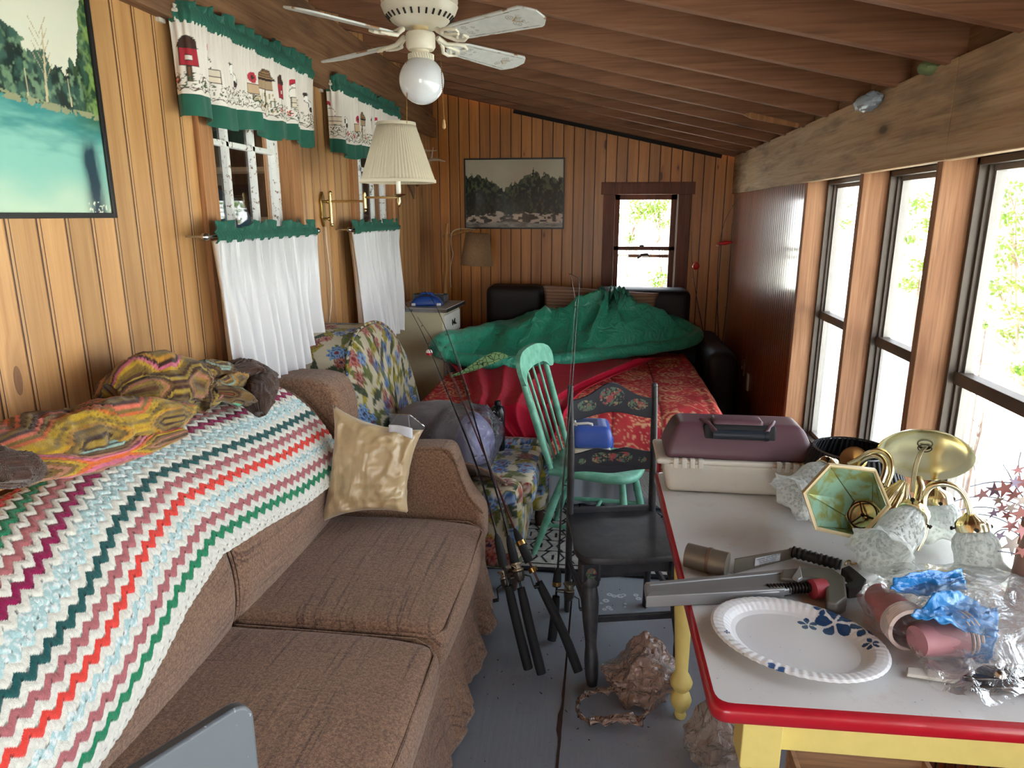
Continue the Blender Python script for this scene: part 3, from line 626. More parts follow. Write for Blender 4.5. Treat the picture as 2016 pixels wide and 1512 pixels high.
def lake_big(u, v):
    """tree-lined shore above teal water; u along the wall, v up"""
    P = np.stack([u, v], -1); n = len(u); shore = .285 + .012 * np.sin(u * 5) + .01 * (fbm(P * 30, 2) - .5)
    sky = lerp(np.tile(sr(200, 206, 190), (n, 1)), np.tile(sr(228, 226, 210), (n, 1)), fbm(P * 4, 3))
    c = sky; top = .50 + .10 * np.sin(u * 9 + 4.4) + .10 * (fbm(np.stack([u * 14, v * 0], -1), 4, 2) - .5) + sstep(.82, .93, u) * .28
    f = fbm(P * np.array([46, 30]), 4, 3); m = top + (f - .5) * .08 > v
    dk, md, lt = np.array(sr(22, 44, 42)), np.array(sr(58, 92, 82)), np.array(sr(122, 154, 122))
    tcol = lerp(np.tile(dk, (n, 1)), np.tile(md, (n, 1)), sstep(.36, .6, f)); tcol = lerp(tcol, np.tile(lt, (n, 1)), sstep(.55, .75, fbm(P * 60, 3, 8)) * .8)
    green = sstep(.80, .9, u + .05 * (fbm(P * 20, 2, 5) - .5)); tcol = lerp(tcol, lerp(np.tile(sr(30, 66, 34), (n, 1)), np.tile(sr(140, 170, 84), (n, 1)), sstep(.4, .65, fbm(P * 50, 3, 9))), green * .8)
    c = np.where(m[:, None], tcol, c)
    for x0_, lean, h0, h1, w_ in ((.705, .02, .29, .47, .0035), (.645, .0, .29, .36, .002), (.79, -.01, .29, .38, .002)):
        xx = x0_ + lean * (v - h0) / .2; c = np.where(((np.abs(u - xx) < w_ * (1.3 - (v - h0) / (h1 - h0) * .8)) & (v > h0) & (v < h1))[:, None], np.array(sr(196, 182, 150)), c)
    for k in range(9):
        a_ = .34 + k * .014; s_ = (-1) ** k; c = np.where(((np.abs((v - a_) - (u - .71) * s_ * 1.6) < .002) & ((u - .71) * s_ > 0) & ((u - .71) * s_ < .03))[:, None], np.array(sr(176, 160, 130)), c)
    w1, w2, w3 = np.array(sr(64, 142, 142)), np.array(sr(140, 200, 188)), np.array(sr(212, 228, 202))
    d = (shore - v) / shore; wc = lerp(np.tile(w1, (n, 1)), np.tile(w2, (n, 1)), sstep(0, .42, d + .40 * (fbm(P * np.array([14, 60]), 3, 4) - .5))); wc = lerp(wc, np.tile(w3, (n, 1)), sstep(.5, 1.05, d + .2 * (fbm(P * np.array([8, 14]), 3, 6) - .5)) * .8)
    gr = sstep(.25, .0, d) * sstep(.72, .88, u); wc = lerp(wc, np.tile(sr(46, 86, 50), (n, 1)), gr * (.5 + .5 * fbm(P * np.array([20, 90]), 3, 12)))
    st = 1.5 * np.exp(-((u - .835 + .05 * (v - .1)) / .030) ** 2) * sstep(.24, .16, v) * (.5 + .7 * fbm(P * np.array([60, 20]), 3, 13)); wc = lerp(wc, np.tile(sr(8, 42, 66), (n, 1)), np.clip(st, 0, .95))
    c = np.where((v < shore)[:, None], wc, c); bank = (np.abs(v - shore) < .006 + .006 * fbm(P * 60, 2, 15)); c = np.where((bank & (fbm(P * 80, 2, 16) > .42))[:, None], np.array(sr(150, 152, 120)), c)
    fl = (v < .045) & (u > .80) & (u < .91) & (fbm(P * 130, 2, 21) > .6); c = np.where(fl[:, None], np.array(sr(226, 232, 214)), c)
    return c
picture('lake_picture', 0, XL + .004, 1.02, at(213, 300, 0, XL + .02)[1], at(100, 430, 0, XL + .02)[2], 2.30, lake_big, 'large black-framed picture of teal lake water and trees on the left pine wall', nu=300, nv=240)
def lake_far(u, v):
    P = np.stack([u, v], -1); n = len(u); H = .60; c = lerp(np.tile(sr(186, 180, 158), (n, 1)), np.tile(sr(206, 200, 178), (n, 1)), fbm(P * 6, 3))
    top = .40 + .03 * np.sin(u * 11 + 1) + .05 * (fbm(np.stack([u * 25, u * 0], -1), 4, 2) - .5) * 2 - .06 * np.exp(-((u - .30) / .08) ** 2); f = fbm(P * np.array([60, 40]), 4, 3)
    sp = np.abs(u - .575) < (.49 - v) * .22 * (.6 + .8 * (np.sin(v * 260) > 0)); m = (top + (f - .5) * .06 > v) | (sp & (v < .49))
    t = lerp(np.tile(sr(22, 30, 22), (n, 1)), np.tile(sr(84, 96, 66), (n, 1)), sstep(.4, .68, f)); t = lerp(t, np.tile(sr(150, 160, 90), (n, 1)), sstep(.55, .8, f) * sstep(.5, .62, u) * sstep(.3, .18, v))
    t = lerp(t, np.tile(sr(12, 14, 14), (n, 1)), sstep(.22, .15, np.abs(v - .15) + .3 * (f - .5)) * .7); c = np.where(m[:, None], t, c)
    r = fbm(P * np.array([28, 44]), 3, 7); rock = (v < .125 + .03 * (fbm(np.stack([u * 18, u * 0], -1), 3, 9) - .5) * 2)
    rc = lerp(np.tile(sr(64, 56, 50), (n, 1)), np.tile(sr(206, 192, 176), (n, 1)), sstep(.44, .56, r)); c = np.where(rock[:, None], rc, c)
    wat = v < .035 + .03 * fbm(P * np.array([10, 5]), 2, 11); c = np.where(wat[:, None], lerp(np.tile(sr(60, 58, 54), (n, 1)), np.tile(sr(200, 196, 186), (n, 1)), fbm(P * np.array([20, 90]), 3, 12)), c); return c
a = at(913, 312, 1, YF - .02); b_ = at(1110, 451, 1, YF - .02)
picture('river_picture', 1, YF - .004, a[0], b_[0], b_[2], a[2] + .0, lake_far, 'black-framed photograph of trees above a rocky river on the far wall', fr=.012, nu=240, nv=180)

# ================================================================== curtains
GREEN = sr(24, 92, 76); GREENM = NB('green_cotton', rough=.85, sheen=.2); _a = GREENM.noise(GREENM.obj(), 30, 3); GREENM.set('col', GREENM.mix(_a, [x * .85 for x in GREEN], [x * 1.15 for x in GREEN])); GREENM.bump(GREENM.noise(GREENM.obj(), 500, 2), .0006); GREENM = GREENM.m
CURT = painted('printed_cotton', rough=.9, weave=.0004, sub=.0, extra=.05)
WHITEC = NB('white_cotton_voile', rough=.9, col=sr(234, 235, 239)); WHITEC.bump(WHITEC.noise(WHITEC.obj(), 500, 2), .0004)
_t = WHITEC.nt.nodes.new('ShaderNodeBsdfTranslucent'); _t.inputs[0].default_value = (.8, .82, .86, 1); _m = WHITEC.nt.nodes.new('ShaderNodeMixShader'); _m.inputs[0].default_value = .03
WHITEC.nt.links.new(WHITEC.b.outputs[0], _m.inputs[1]); WHITEC.nt.links.new(_t.outputs[0], _m.inputs[2]); WHITEC.nt.links.new(_m.outputs[0], WHITEC.out.inputs[0]); WHITEC = WHITEC.m
CHROME = plain('chrome', sr(190, 190, 188), .25, 1.0)
def farm_print(s, h, seed=0):
    """small drawn farmyard motifs above a scalloped line; s along cloth, h height above the hem"""
    s = s / 1.25; h = h / 1.25; P = np.stack([s, h], -1); n = len(s); c = lerp(np.tile(sr(232, 228, 222), (n, 1)), np.tile(sr(222, 214, 208), (n, 1)), fbm(P * 12, 2, seed))
    def put(m, col):
        nonlocal c; c = np.where(m[:, None], np.array(col), c)
    sc = .028; y_s = .006 + .008 * np.abs(np.sin(s / sc * PI)); put(np.abs(h - y_s) < .0014, sr(90, 74, 66))
    W_ = .105; i = np.floor(s / W_); q = s - (i + .5) * W_; k = (i + seed) % 5
    ink = sr(62, 52, 48); red = sr(186, 44, 66); brown = sr(118, 88, 64)
    def rect(m, x0, x1, y0, y1, fill, edge=.0018):
        ins = m & (q > x0) & (q < x1) & (h > y0) & (h < y1); put(ins, ink); put(ins & (q > x0 + edge) & (q < x1 - edge) & (h > y0 + edge) & (h < y1 - edge), fill)
    def tri(m, x0, x1, y0, y1, fill):
        t = (h - y0) / (y1 - y0); w2 = (x1 - x0) / 2 * (1 - t * .6); put(m & (t > 0) & (t < 1) & (np.abs(q - (x0 + x1) / 2) < w2), ink); put(m & (t > .08) & (t < .9) & (np.abs(q - (x0 + x1) / 2) < w2 - .002) & (np.sin(h * 900) > -.5), fill)
    def disc(m, x, y, r, col, ed=None):
        d = np.hypot(q - x, h - y); 
        if ed: put(m & (d < r), ed); r -= .0017
        put(m & (d < r), col)
    m = k == 0   # birdhouse on a post with reeds
    rect(m, -.003, .003, .03, .085, brown); rect(m, -.028, .026, .085, .112, sr(170, 146, 118)); tri(m, -.034, .034, .112, .145, sr(150, 120, 88))
    put(m & (h < .075) & (h > .02) & (np.abs(np.sin(q * 330 + h * 40)) > .93) & (np.abs(q) < .03), sr(150, 132, 62))
    m = k == 1   # red barn-like birdhouse
    rect(m, -.006, .003, .03, .07, brown); rect(m, -.02, .02, .07, .118, sr(168, 48, 62)); tri(m, -.026, .026, .118, .146, sr(76, 52, 46)); rect(m, -.008, .008, .085, .10, sr(222, 214, 208))
    m = k == 2   # hen on a crate
    disc(m, -.02, .135, .012, red); disc(m, -.018, .126, .008, sr(240, 236, 230), ink); disc(m, -.012, .098, .022, sr(236, 232, 226), ink); rect(m, -.026, .030, .052, .088, sr(214, 202, 186)); rect(m, -.026, .03, .052, .07, sr(220, 208, 190))
    m = k == 3   # spotted cow
    disc(m, .01, .075, .026, sr(240, 238, 234), ink); disc(m, -.02, .10, .015, sr(240, 238, 234), ink); disc(m, .004, .083, .010, ink); disc(m, .024, .068, .009, ink); disc(m, -.030, .114, .006, ink); disc(m, -.011, .114, .005, ink); rect(m, -.004, .001, .03, .055, sr(220, 210, 200)); rect(m, .018, .023, .03, .055, sr(220, 210, 200))
    m = k == 4   # basket with sunflower
    rect(m, -.024, .022, .05, .082, sr(196, 170, 140)); disc(m, 0, .10, .016, sr(184, 60, 74)); disc(m, 0, .10, .006, ink); rect(m, -.004, .028, .03, .048, sr(206, 190, 166))
    # flowers and leaves along the foot of the band
    j = np.floor(s / .042); qq = s - (j + .5) * .042; r1 = _h(j, j * 0, j * 0, 5 + seed); hh = .026 + .012 * r1; d = np.hypot(qq - .006 * (r1 - .5), h - hh); th = np.arctan2(h - hh, qq)
    put((d < .011 * (.75 + .25 * np.cos(5 * th))) & (r1 > .45), sr(190, 52, 72)); put((d < .004) & (r1 > .45), sr(236, 206, 150))
    lf = fbm(P * 210, 2, 31 + seed); put((h > .012) & (h < .055) & (lf > .66), sr(78, 92, 70)); put((h > .012) & (h < .05) & (lf < .30), sr(98, 78, 70))
    return c
def sheet(path, z0, z1, nz, amp, nf, seed, hem=None, gather=.5, lean=0.0, cusp=0):
    """cloth hung along a list of xy points: returns grid of points, distance along, height"""
    path = np.array(path, float); seg = np.linalg.norm(np.diff(path, axis=0), axis=1); L = seg.sum(); N = int(L / .0035); s = np.linspace(0, L, N); cum = np.concatenate([[0], np.cumsum(seg)])
    x = np.interp(s, cum, path[:, 0]); y = np.interp(s, cum, path[:, 1]); dx = np.gradient(x); dy = np.gradient(y); l = np.hypot(dx, dy); nx, ny = dy / l, -dx / l
    zz = np.linspace(z0, z1, nz); S_, Z = np.meshgrid(s, zz, indexing='ij'); t = (z1 - Z) / (z1 - z0)
    ph = S_ / L * nf * 2 * PI + 2.2 * (vn(np.stack([S_ * 9, Z * 0], -1), seed) - .5) * 2; fold = np.sin(ph) * .6 + np.sin(ph * 2.1 + 1 + seed) * .25 + (vn(np.stack([S_ * 22, Z * 2.5], -1), seed + 1) - .5)
    if cusp: fold = (1 - np.abs(np.sin(ph * .5)) * 2) * .8 + (vn(np.stack([S_ * 22, Z * 2.5], -1), seed + 1) - .5) * .5
    A = amp * (.35 + .65 * t ** .8) * sstep(0, .02, S_ / L) * sstep(1, .98, S_ / L); fine = np.sin(S_ / L * nf * 9 * 2 * PI + 3 * vn(np.stack([S_ * 30, Z * 0], -1), seed + 2)) * amp * .30 * (1 - t) ** 3
    D = fold * A + fine; bot = 0
    X = x[:, None] + nx[:, None] * (D + lean * t); Y = y[:, None] + ny[:, None] * (D + lean * t); Zd = Z + (t ** 2) * .012 * np.sin(ph * .5 + seed) 
    return np.stack([X, Y, Zd], -1), S_, Z
def ruffle(path, z0, z1, amp, seed, freq=95):
    """gathered pocket and standing frill"""
    path = np.array(path, float); seg = np.linalg.norm(np.diff(path, axis=0), axis=1); L = seg.sum(); N = int(L / .0025); s = np.linspace(0, L, N); cum = np.concatenate([[0], np.cumsum(seg)])
    x = np.interp(s, cum, path[:, 0]); y = np.interp(s, cum, path[:, 1]); dx = np.gradient(x); dy = np.gradient(y); l = np.hypot(dx, dy); nx, ny = dy / l, -dx / l
    tz = np.linspace(0, 1, 15); S_, T_ = np.meshgrid(s, tz, indexing='ij')
    puff = .012 * np.sin(np.clip(T_ / .55, 0, 1) * PI) + .003
    w = np.sin(S_ * freq * 2 * PI * .55 + 6 * vn(np.stack([S_ * 25, T_ * 0], -1), seed)); w2 = np.sin(S_ * freq + 5 * vn(np.stack([S_ * 14, T_ * 0], -1), seed + 2))
    frill = sstep(.5, 1, T_); D = puff + .004 * w * (1 - frill) + amp * w2 * frill
    Z = z0 + (z1 - z0) * T_ + frill * .016 * (vn(np.stack([S_ * 30, T_ * 0], -1), seed + 5) - .6) * 2
    return np.stack([x[:, None] + nx[:, None] * D, y[:, None] + ny[:, None] * D, Z], -1)
def valance(y0, y1, zb, zt, label, seed):
    XV = XL + .085; r = empty('valance', (XV, y0, zb), label, 'valance', 'printed valances over the left windows')
    path = [(XL + .03, y0)] + [(XL + .03 + (XV - XL - .03) * math.sin(a), y0 + .03 - .03 * math.cos(a)) for a in np.linspace(.2, PI / 2, 6)] + [(XV, y1 - .02), (XV - .02, y1), (XL + .03, y1)]
    hz = .075; P, S_, Z = sheet(path, zb, zt - .075, 110, .030, 6 if seed == 1 else 5, seed)
    k = int(110 * hz / (zt - .075 - zb))
    mb = MB(); mb.grid(P[:, k - 1:]); mb.build('printed_panel', CURT, r, smooth=180, solid=.0012, cols=farm_print(S_[:, k - 1:].ravel() + seed * .02, (Z[:, k - 1:] - Z[0, k]).ravel(), seed))
    mb = MB(); mb.grid(P[:, :k] + np.array([.0008, 0, 0])); mb.build('hem_band', GREENM, r, smooth=180, solid=.0016, label='green hem band')
    mb = MB(); mb.grid(ruffle(path, zt - .082, zt, .013, seed)); mb.build('gathered_heading', GREENM, r, smooth=180, solid=.0012, label='green gathered heading')
    rd = MB(); rd.tube([(XL + .005, y0 - .012, zt - .05), (XV - .02, y0 - .012, zt - .05)], .006, 8); rd.box((XL, y0 - .03, zt - .085), (XL + .012, y0 + .004, zt - .02)); rd.box((XL + .052, y0 - .012, zt - .08), (XL + .056, y0 + .02, zt - .03))
    rd.build('curtain_rod', plain('white_rod_metal', sr(214, 208, 196), .4), smooth=30, label='white flat rod end holding up the ' + ('valance nearest the lake picture' if seed == 1 else 'valance behind the pleated lamp shade'), cat='curtain rod', group='valance rods')
valance(at(372, 100, 0, XL + .085)[1], 3.30, 1.955, 2.335, 'green and white farmyard-print valance over the first left window, nearest the lake picture', 1)
valance(at(663, 220, 0, XL + .085)[1] + .02, 4.71, 1.95, 2.335, 'green and white farmyard-print valance over the second left window, partly behind the pleated lamp shade', 2)
def cafe(y0, y1, zb, zt, label, seed, flare):
    XC = XL + .085; r = empty('cafe_curtain', (XC, y0, zb), label, 'curtain', 'white café curtains on the left windows')
    path = [(XC, y0), (XC, y1)]; P, S_, Z = sheet(path, zb, zt - .06, 60, .068, 10, seed + 4, cusp=1)
    t = (zt - .06 - P[..., 2]) / (zt - .06 - zb); mid = (y0 + y1) / 2; P[..., 1] += t * flare * (P[..., 1] - mid) / (y1 - y0); P[..., 0] += .02 * t
    mb = MB(); mb.grid(P); mb.build('panel', WHITEC, r, smooth=180, solid=.0012)
    mb = MB(); mb.grid(ruffle([(XC + .003, y0 - .005), (XC + .003, y1 + .005)], zt - .07, zt, .011, seed + 7)); mb.build('gathered_heading', GREENM, r, smooth=180, solid=.0012, label='green gathered heading')
    rd = MB(); zr_ = zt - .045; rd.tube([(XC, y0 - .05, zr_), (XC, y1 + .03, zr_)], .0055, 10)
    for ye, sg in ((y0 - .045, -1), (y1 + .03, 1)): rd.ball((XC, ye + sg * .012, zr_), .014, 12, 8, (1, 1.3, 1)); rd.cyl((XL, ye - sg * .01, zr_), (XC, ye - sg * .01, zr_), .004); rd.cyl((XC, ye - sg * .004, zr_), (XC, ye - sg * -.002, zr_), .009)
    rd.build('curtain_rod', CHROME, smooth=40, label='slim chrome rod with ball ends carrying the ' + ('nearer' if seed == 1 else 'farther') + ' white curtain', cat='curtain rod', group='chrome curtain rods')
cafe(2.325, 3.19, .93, 1.62, 'white curtain with green gathered top, between lake picture and brass lamp', 1, -.05)
cafe(3.715, 4.54, .90, 1.615, 'white curtain with green gathered top on the second left window, beside the metal cabinet', 2, -.16)

# ================================================================== ceiling fan
FANW = plain('fan_white_enamel', sr(222, 216, 200), .35, var=.05); OPAL = NB('opal_glass', col=sr(222, 226, 234), rough=.12, coat=.6).m
fc = np.array([-.676, 2.65]); fan = empty('ceiling_fan', (fc[0], fc[1], 2.09), 'white four-blade ceiling fan with a globe light, mounted under the rafters', 'ceiling fan')
zc = zr(fc[0]); mb = MB(); mb.lathe([(.001, zc + .02), (.10, zc + .02), (.118, zc - .01), (.132, zc - .03), (.138, zc - .055), (.135, zc - .062), (.137, zc - .068), (.134, zc - .078), (.137, zc - .084), (.128, zc - .105), (.10, zc - .135), (.07, zc - .15), (.001, zc - .15)], o=(fc[0], fc[1], 0), n=48); mb.build('motor_housing', FANW, fan, smooth=40)
mb = MB()
for k in range(28): t = 2 * PI * k / 28; c0 = (fc[0] + .121 * math.cos(t), fc[1] + .121 * math.sin(t), zc - .116); mb.beam(c0, (c0[0] - .014 * math.cos(t), c0[1] - .014 * math.sin(t), c0[2] - .014), .006, .004)
mb.build('vent_slot', plain('slot_dark', sr(40, 36, 32), .9), fan, kind='stuff')
zb_ = zc - .15
mb = MB(); mb.lathe([(.001, zb_), (.028, zb_), (.028, zb_ - .02), (.001, zb_ - .02)], o=(fc[0], fc[1], 0), n=24); mb.build('neck', plain('aged_cream_plastic', sr(206, 186, 146), .5), fan)
z1_ = zb_ - .02
mb = MB(); mb.lathe([(.001, z1_), (.05, z1_), (.053, z1_ - .005), (.053, z1_ - .045), (.046, z1_ - .056), (.03, z1_ - .058), (.03, z1_ - .068), (.042, z1_ - .070), (.044, z1_ - .088), (.001, z1_ - .088)], o=(fc[0], fc[1], 0), n=36); lk = mb.build('light_kit', FANW, fan, smooth=40)
mb = MB()
for k in range(30):
    t = 2 * PI * k / 30; mb.cyl((fc[0] + .045 * math.cos(t), fc[1] + .045 * math.sin(t), z1_ - .071), (fc[0] + .045 * math.cos(t + .1), fc[1] + .045 * math.sin(t + .1), z1_ - .088), .0025, n=5)
mb.build('beaded_collar', FANW, lk, smooth=30)
gr = .082; gz = z1_ - .085 - gr * .90; mb = MB(); mb.ball((fc[0], fc[1], gz), gr, 40, 26); mb.build('globe_shade', OPAL, fan, smooth=180)
BLADE = painted('fan_blade_paint', rough=.4, extra=.03)
def blade_cols(q, w_):
    u, v = q[:, 0], q[:, 1]; n = len(u); P = np.stack([u, v], -1); c = lerp(np.tile(sr(214, 216, 214), (n, 1)), np.tile(sr(196, 198, 196), (n, 1)), fbm(P * 60, 3)); ink = np.array(sr(104, 96, 78)); gold = np.array(sr(150, 118, 56))
    hw = w_(u) - .013; line = (np.abs(np.abs(v) - hw) < .0013) & (u > .17) & (u < .50); c = np.where(line[:, None], ink, c)
    for cx_, cy_, R, tw in ((.435, .022, .016, 1), (.435, -.022, .016, -1), (.470, .018, .012, -1), (.470, -.018, .012, 1), (.455, 0, .015, 1), (.235, .018, .014, 1), (.235, -.018, .014, -1), (.265, .012, .009, -1), (.265, -.012, .009, 1)):
        d = np.hypot(u - cx_, v - cy_); th = np.arctan2(v - cy_, u - cx_) * tw; sp = np.abs(((d / R * 2.2 - th / (2 * PI)) % 1) - .5) < .13; c = np.where((sp & (d < R))[:, None], ink, c)
    g = (np.abs(v) < .024 - .6 * np.abs(u - .45)) & (np.abs(np.abs(v) - .6 * (u - .43)) < .003); c = np.where(g[:, None], gold, c); st = fbm(P * np.array([20, 90]), 3, 4); c = lerp(c, np.tile(sr(150, 110, 80), (n, 1)), sstep(.68, .75, st) * (np.abs(v) > hw) * 1.0)
    return c
for k, deg in enumerate((238, 148, 328, 56)):
    th = math.radians(deg); er = np.array([math.cos(th), math.sin(th), -.01]); et = np.array([-math.sin(th), math.cos(th), 0]); p_ = math.radians(13)
    ev = et * math.cos(p_) - np.array([0, 0, 1]) * math.sin(p_); nrm = np.cross(er, ev); M = np.array([er, ev, nrm]).T; o_ = np.array([fc[0], fc[1], 2.262])
    w_ = lambda u: np.interp(u, [.15, .17, .20, .50, .515, .545], [.028, .044, .052, .068, .060, .026])
    us = np.concatenate([np.linspace(.15, .20, 12), np.linspace(.2025, .545, 136)]); vs = np.linspace(-1, 1, 56); U, V = np.meshgrid(us, vs, indexing='ij'); Q = np.stack([U, V * w_(U), 0 * U], -1).reshape(-1, 3)
    mb = MB(); mb.grid((Q @ M.T + o_).reshape(len(us), 56, 3)); bl = mb.build('blade', BLADE, fan, smooth=180, solid=.006, cols=blade_cols(Q, w_))
    mb = MB(); P0 = o_ + er * .085 + np.array([0, 0, .02]); 
    for sg in (-1, 1):
        pts = [P0, o_ + er * .12 + ev * sg * .012 - nrm * .0, o_ + er * .145 + ev * sg * .040 + nrm * -.006, o_ + er * .175 + ev * sg * .046 + nrm * -.008, o_ + er * .205 + ev * sg * .030 + nrm * -.008, o_ + er * .20 + ev * sg * .012 + nrm * -.008]
        mb.tube(pts, [.010, .008, .007, .007, .006, .004], 8)
    mb.tube([P0, o_ + er * .13 - nrm * .0, o_ + er * .19 - nrm * .008], [.009, .007, .006], 8)
    for q in (.165, .195): mb.cyl(o_ + er * q - nrm * .014 + ev * .02, o_ + er * q + nrm * .004 + ev * .02, .005, n=8)
    mb.build('blade_bracket', FANW, fan, smooth=60)
def chain(px0, py0, px1, py1, Y, endr, wood):
    mb = MB(); a = at(px0, py0, 1, Y); b = at(px1, py1, 1, Y); L = np.linalg.norm(b - a); n = int(L / .006)
    mb.tube([a, (a + b) / 2 + np.array([.002, 0, 0]), b], .0011, 5)
    for i in range(n): mb.ball(a + (b - a) * i / n, .0019, 5, 4)
    mb.build('pull_chain', plain('old_brass', sr(150, 116, 70), .35, .8), fan, smooth=40)
    if wood: mb = MB(); mb.lathe([(.0005, .034), (.004, .030), (.0065, .012), (.006, .004), (.0005, 0)], o=b - np.array([0, 0, .032]), n=12); mb.build('pull_knob', plain('pale_wood_knob', sr(190, 156, 110), .5), fan)
chain(800, 118, 801, 243, 2.60, .003, False); chain(866, 88, 874, 236, 2.62, .003, True)

# ================================================================== brass swing-arm wall lamp
BRASS = plain('polished_brass', sr(206, 188, 142), .26, 1.0, var=.06); BRASSD = plain('antique_brass', sr(160, 130, 74), .34, .9, var=.12)
pc = at(640, 412, 0, XL + .02); lamp = empty('wall_lamp', (XL, pc[1], pc[2]), 'brass swing-arm wall lamp with white pleated shade, between the two left windows', 'wall lamp')
zt, zb_, yy = at(640, 377, 0, XL + .02)[2], at(640, 447, 0, XL + .02)[2], pc[1]
mb = MB(); poly = [(-.018, zb_ + .03), (0, zb_), (.018, zb_ + .03), (.030, zb_ + .05), (.024, zb_ + .07), (.024, zt - .07), (.030, zt - .05), (.018, zt - .02), (0, zt), (-.018, zt - .02), (-.030, zt - .05), (-.024, zt - .07), (-.024, zb_ + .07), (-.030, zb_ + .05)]
mb.prism(poly, .014, np.array([[0, 1, 0], [0, 0, 1], [1, 0, 0]]).T, o=(XL, yy, 0)); mb.build('back_plate', BRASSD, lamp, smooth=30, bevel=.003)
J = at(718, 396, 1, 3.44); A0 = np.array([XL + .055, yy - .01, J[2] + .0]); E_ = at(785, 384, 1, 3.34)
mb = MB(); mb.cyl((A0[0], A0[1], zb_ + .015), (A0[0], A0[1], zt - .01), .0085); 
for z in (zb_ + .012, zt - .008): mb.ball((A0[0], A0[1], z), .011, 12, 8)
for z in (zb_ + .04, zt - .05): mb.cyl((XL + .01, yy, z), (A0[0], A0[1], z), .006); mb.ball((XL + .04, yy - .006, z), .010, 10, 6)
mb.build('hinge_bar', BRASS, lamp, smooth=50)
mb = MB(); mb.cyl(A0, J, .0055); mb.cyl((J[0], J[1], J[2] - .035), (J[0], J[1], J[2] + .035), .010); mb.ball((J[0], J[1], J[2] - .045), .008, 10, 8); mb.ball((J[0], J[1], J[2] + .038), .009, 10, 6)
mb.build('inner_arm', BRASS, lamp, smooth=50)
J2 = J + np.array([0, 0, .018]); E2 = np.array([E_[0], E_[1], E_[2] - .012])
mb = MB(); mb.cyl(J2, E2, .0055); mb.lathe([(.001, -.045), (.007, -.038), (.004, -.03), (.010, -.018), (.008, 0), (.012, .006), (.03, .012), (.034, .016), (.03, .017), (.008, .014), (.001, .014)], o=E2, n=28)
mb.build('outer_arm', BRASS, lamp, smooth=50)
mb = MB(); mb.cyl(E2 + np.array([0, 0, .014]), E2 + np.array([0, 0, .11]), .0115); mb.build('candle_sleeve', plain('white_candle_sleeve', sr(236, 234, 226), .5), lamp)
mb = MB(); mb.lathe([(.012, .11), (.02, .125), (.03, .15), (.028, .175), (.001, .19)], o=E2, n=20); mb.build('bulb', OPAL, lamp, smooth=180)
SHC = at(784, 300, 1, 3.36); zs0, zs1 = at(784, 357, 1, 3.36 - .05)[2], at(784, 246, 1, 3.36)[2]
PLEAT = NB('pleated_shade_cloth', col=sr(228, 220, 200), rough=.85); _t = PLEAT.nt.nodes.new('ShaderNodeBsdfTranslucent'); _t.inputs[0].default_value = sr(228, 216, 190) + (1,); _m = PLEAT.nt.nodes.new('ShaderNodeMixShader'); _m.inputs[0].default_value = .3
PLEAT.nt.links.new(PLEAT.b.outputs[0], _m.inputs[1]); PLEAT.nt.links.new(_t.outputs[0], _m.inputs[2]); PLEAT.nt.links.new(_m.outputs[0], PLEAT.out.inputs[0]); PLEAT = PLEAT.m
RB, RT = .176, .088
mb = MB(); mb.lathe([(RB + (RT - RB) * i / 10, zs0 + (zs1 - zs0) * i / 10) for i in range(11)], o=(E2[0], E2[1], 0), n=528, wob=lambda r, z, t, i: (r + .0028 * (abs(((t * 66 / 2 / PI) % 1) - .4) * 2 - .5), z))
sh = mb.build('shade', PLEAT, lamp, smooth=180, solid=.0015)
for R, z in ((RB + .003, zs0), (RT + .003, zs1)):
    mb = MB(); mb.lathe([(R - .003, z - .006), (R + .001, z - .006), (R + .002, z), (R + .001, z + .008), (R - .003, z + .008)], o=(E2[0], E2[1], 0), n=64); mb.build('shade_trim', PLEAT, sh, smooth=60)
mb = MB(); CZ = np.array([E2[0], E2[1], 0])
for t in (0, 2.09, 4.19): mb.cyl((E2[0], E2[1], zs0 + .03), (E2[0] + (RB - .015) * math.cos(t), E2[1] + (RB - .015) * math.sin(t), zs0 + .035), .0018, n=6)
mb.build('shade_spider', BRASS, sh)
mb = MB(); pts = [at(px, py, 0, XL + .012) for px, py in ((641, 447), (643, 480), (648, 520), (652, 560), (652, 600), (648, 640), (650, 700))]
mb.tube(pts, .0028, 8); mb.build('cord', plain('white_cord', sr(232, 226, 214), .5), lamp)
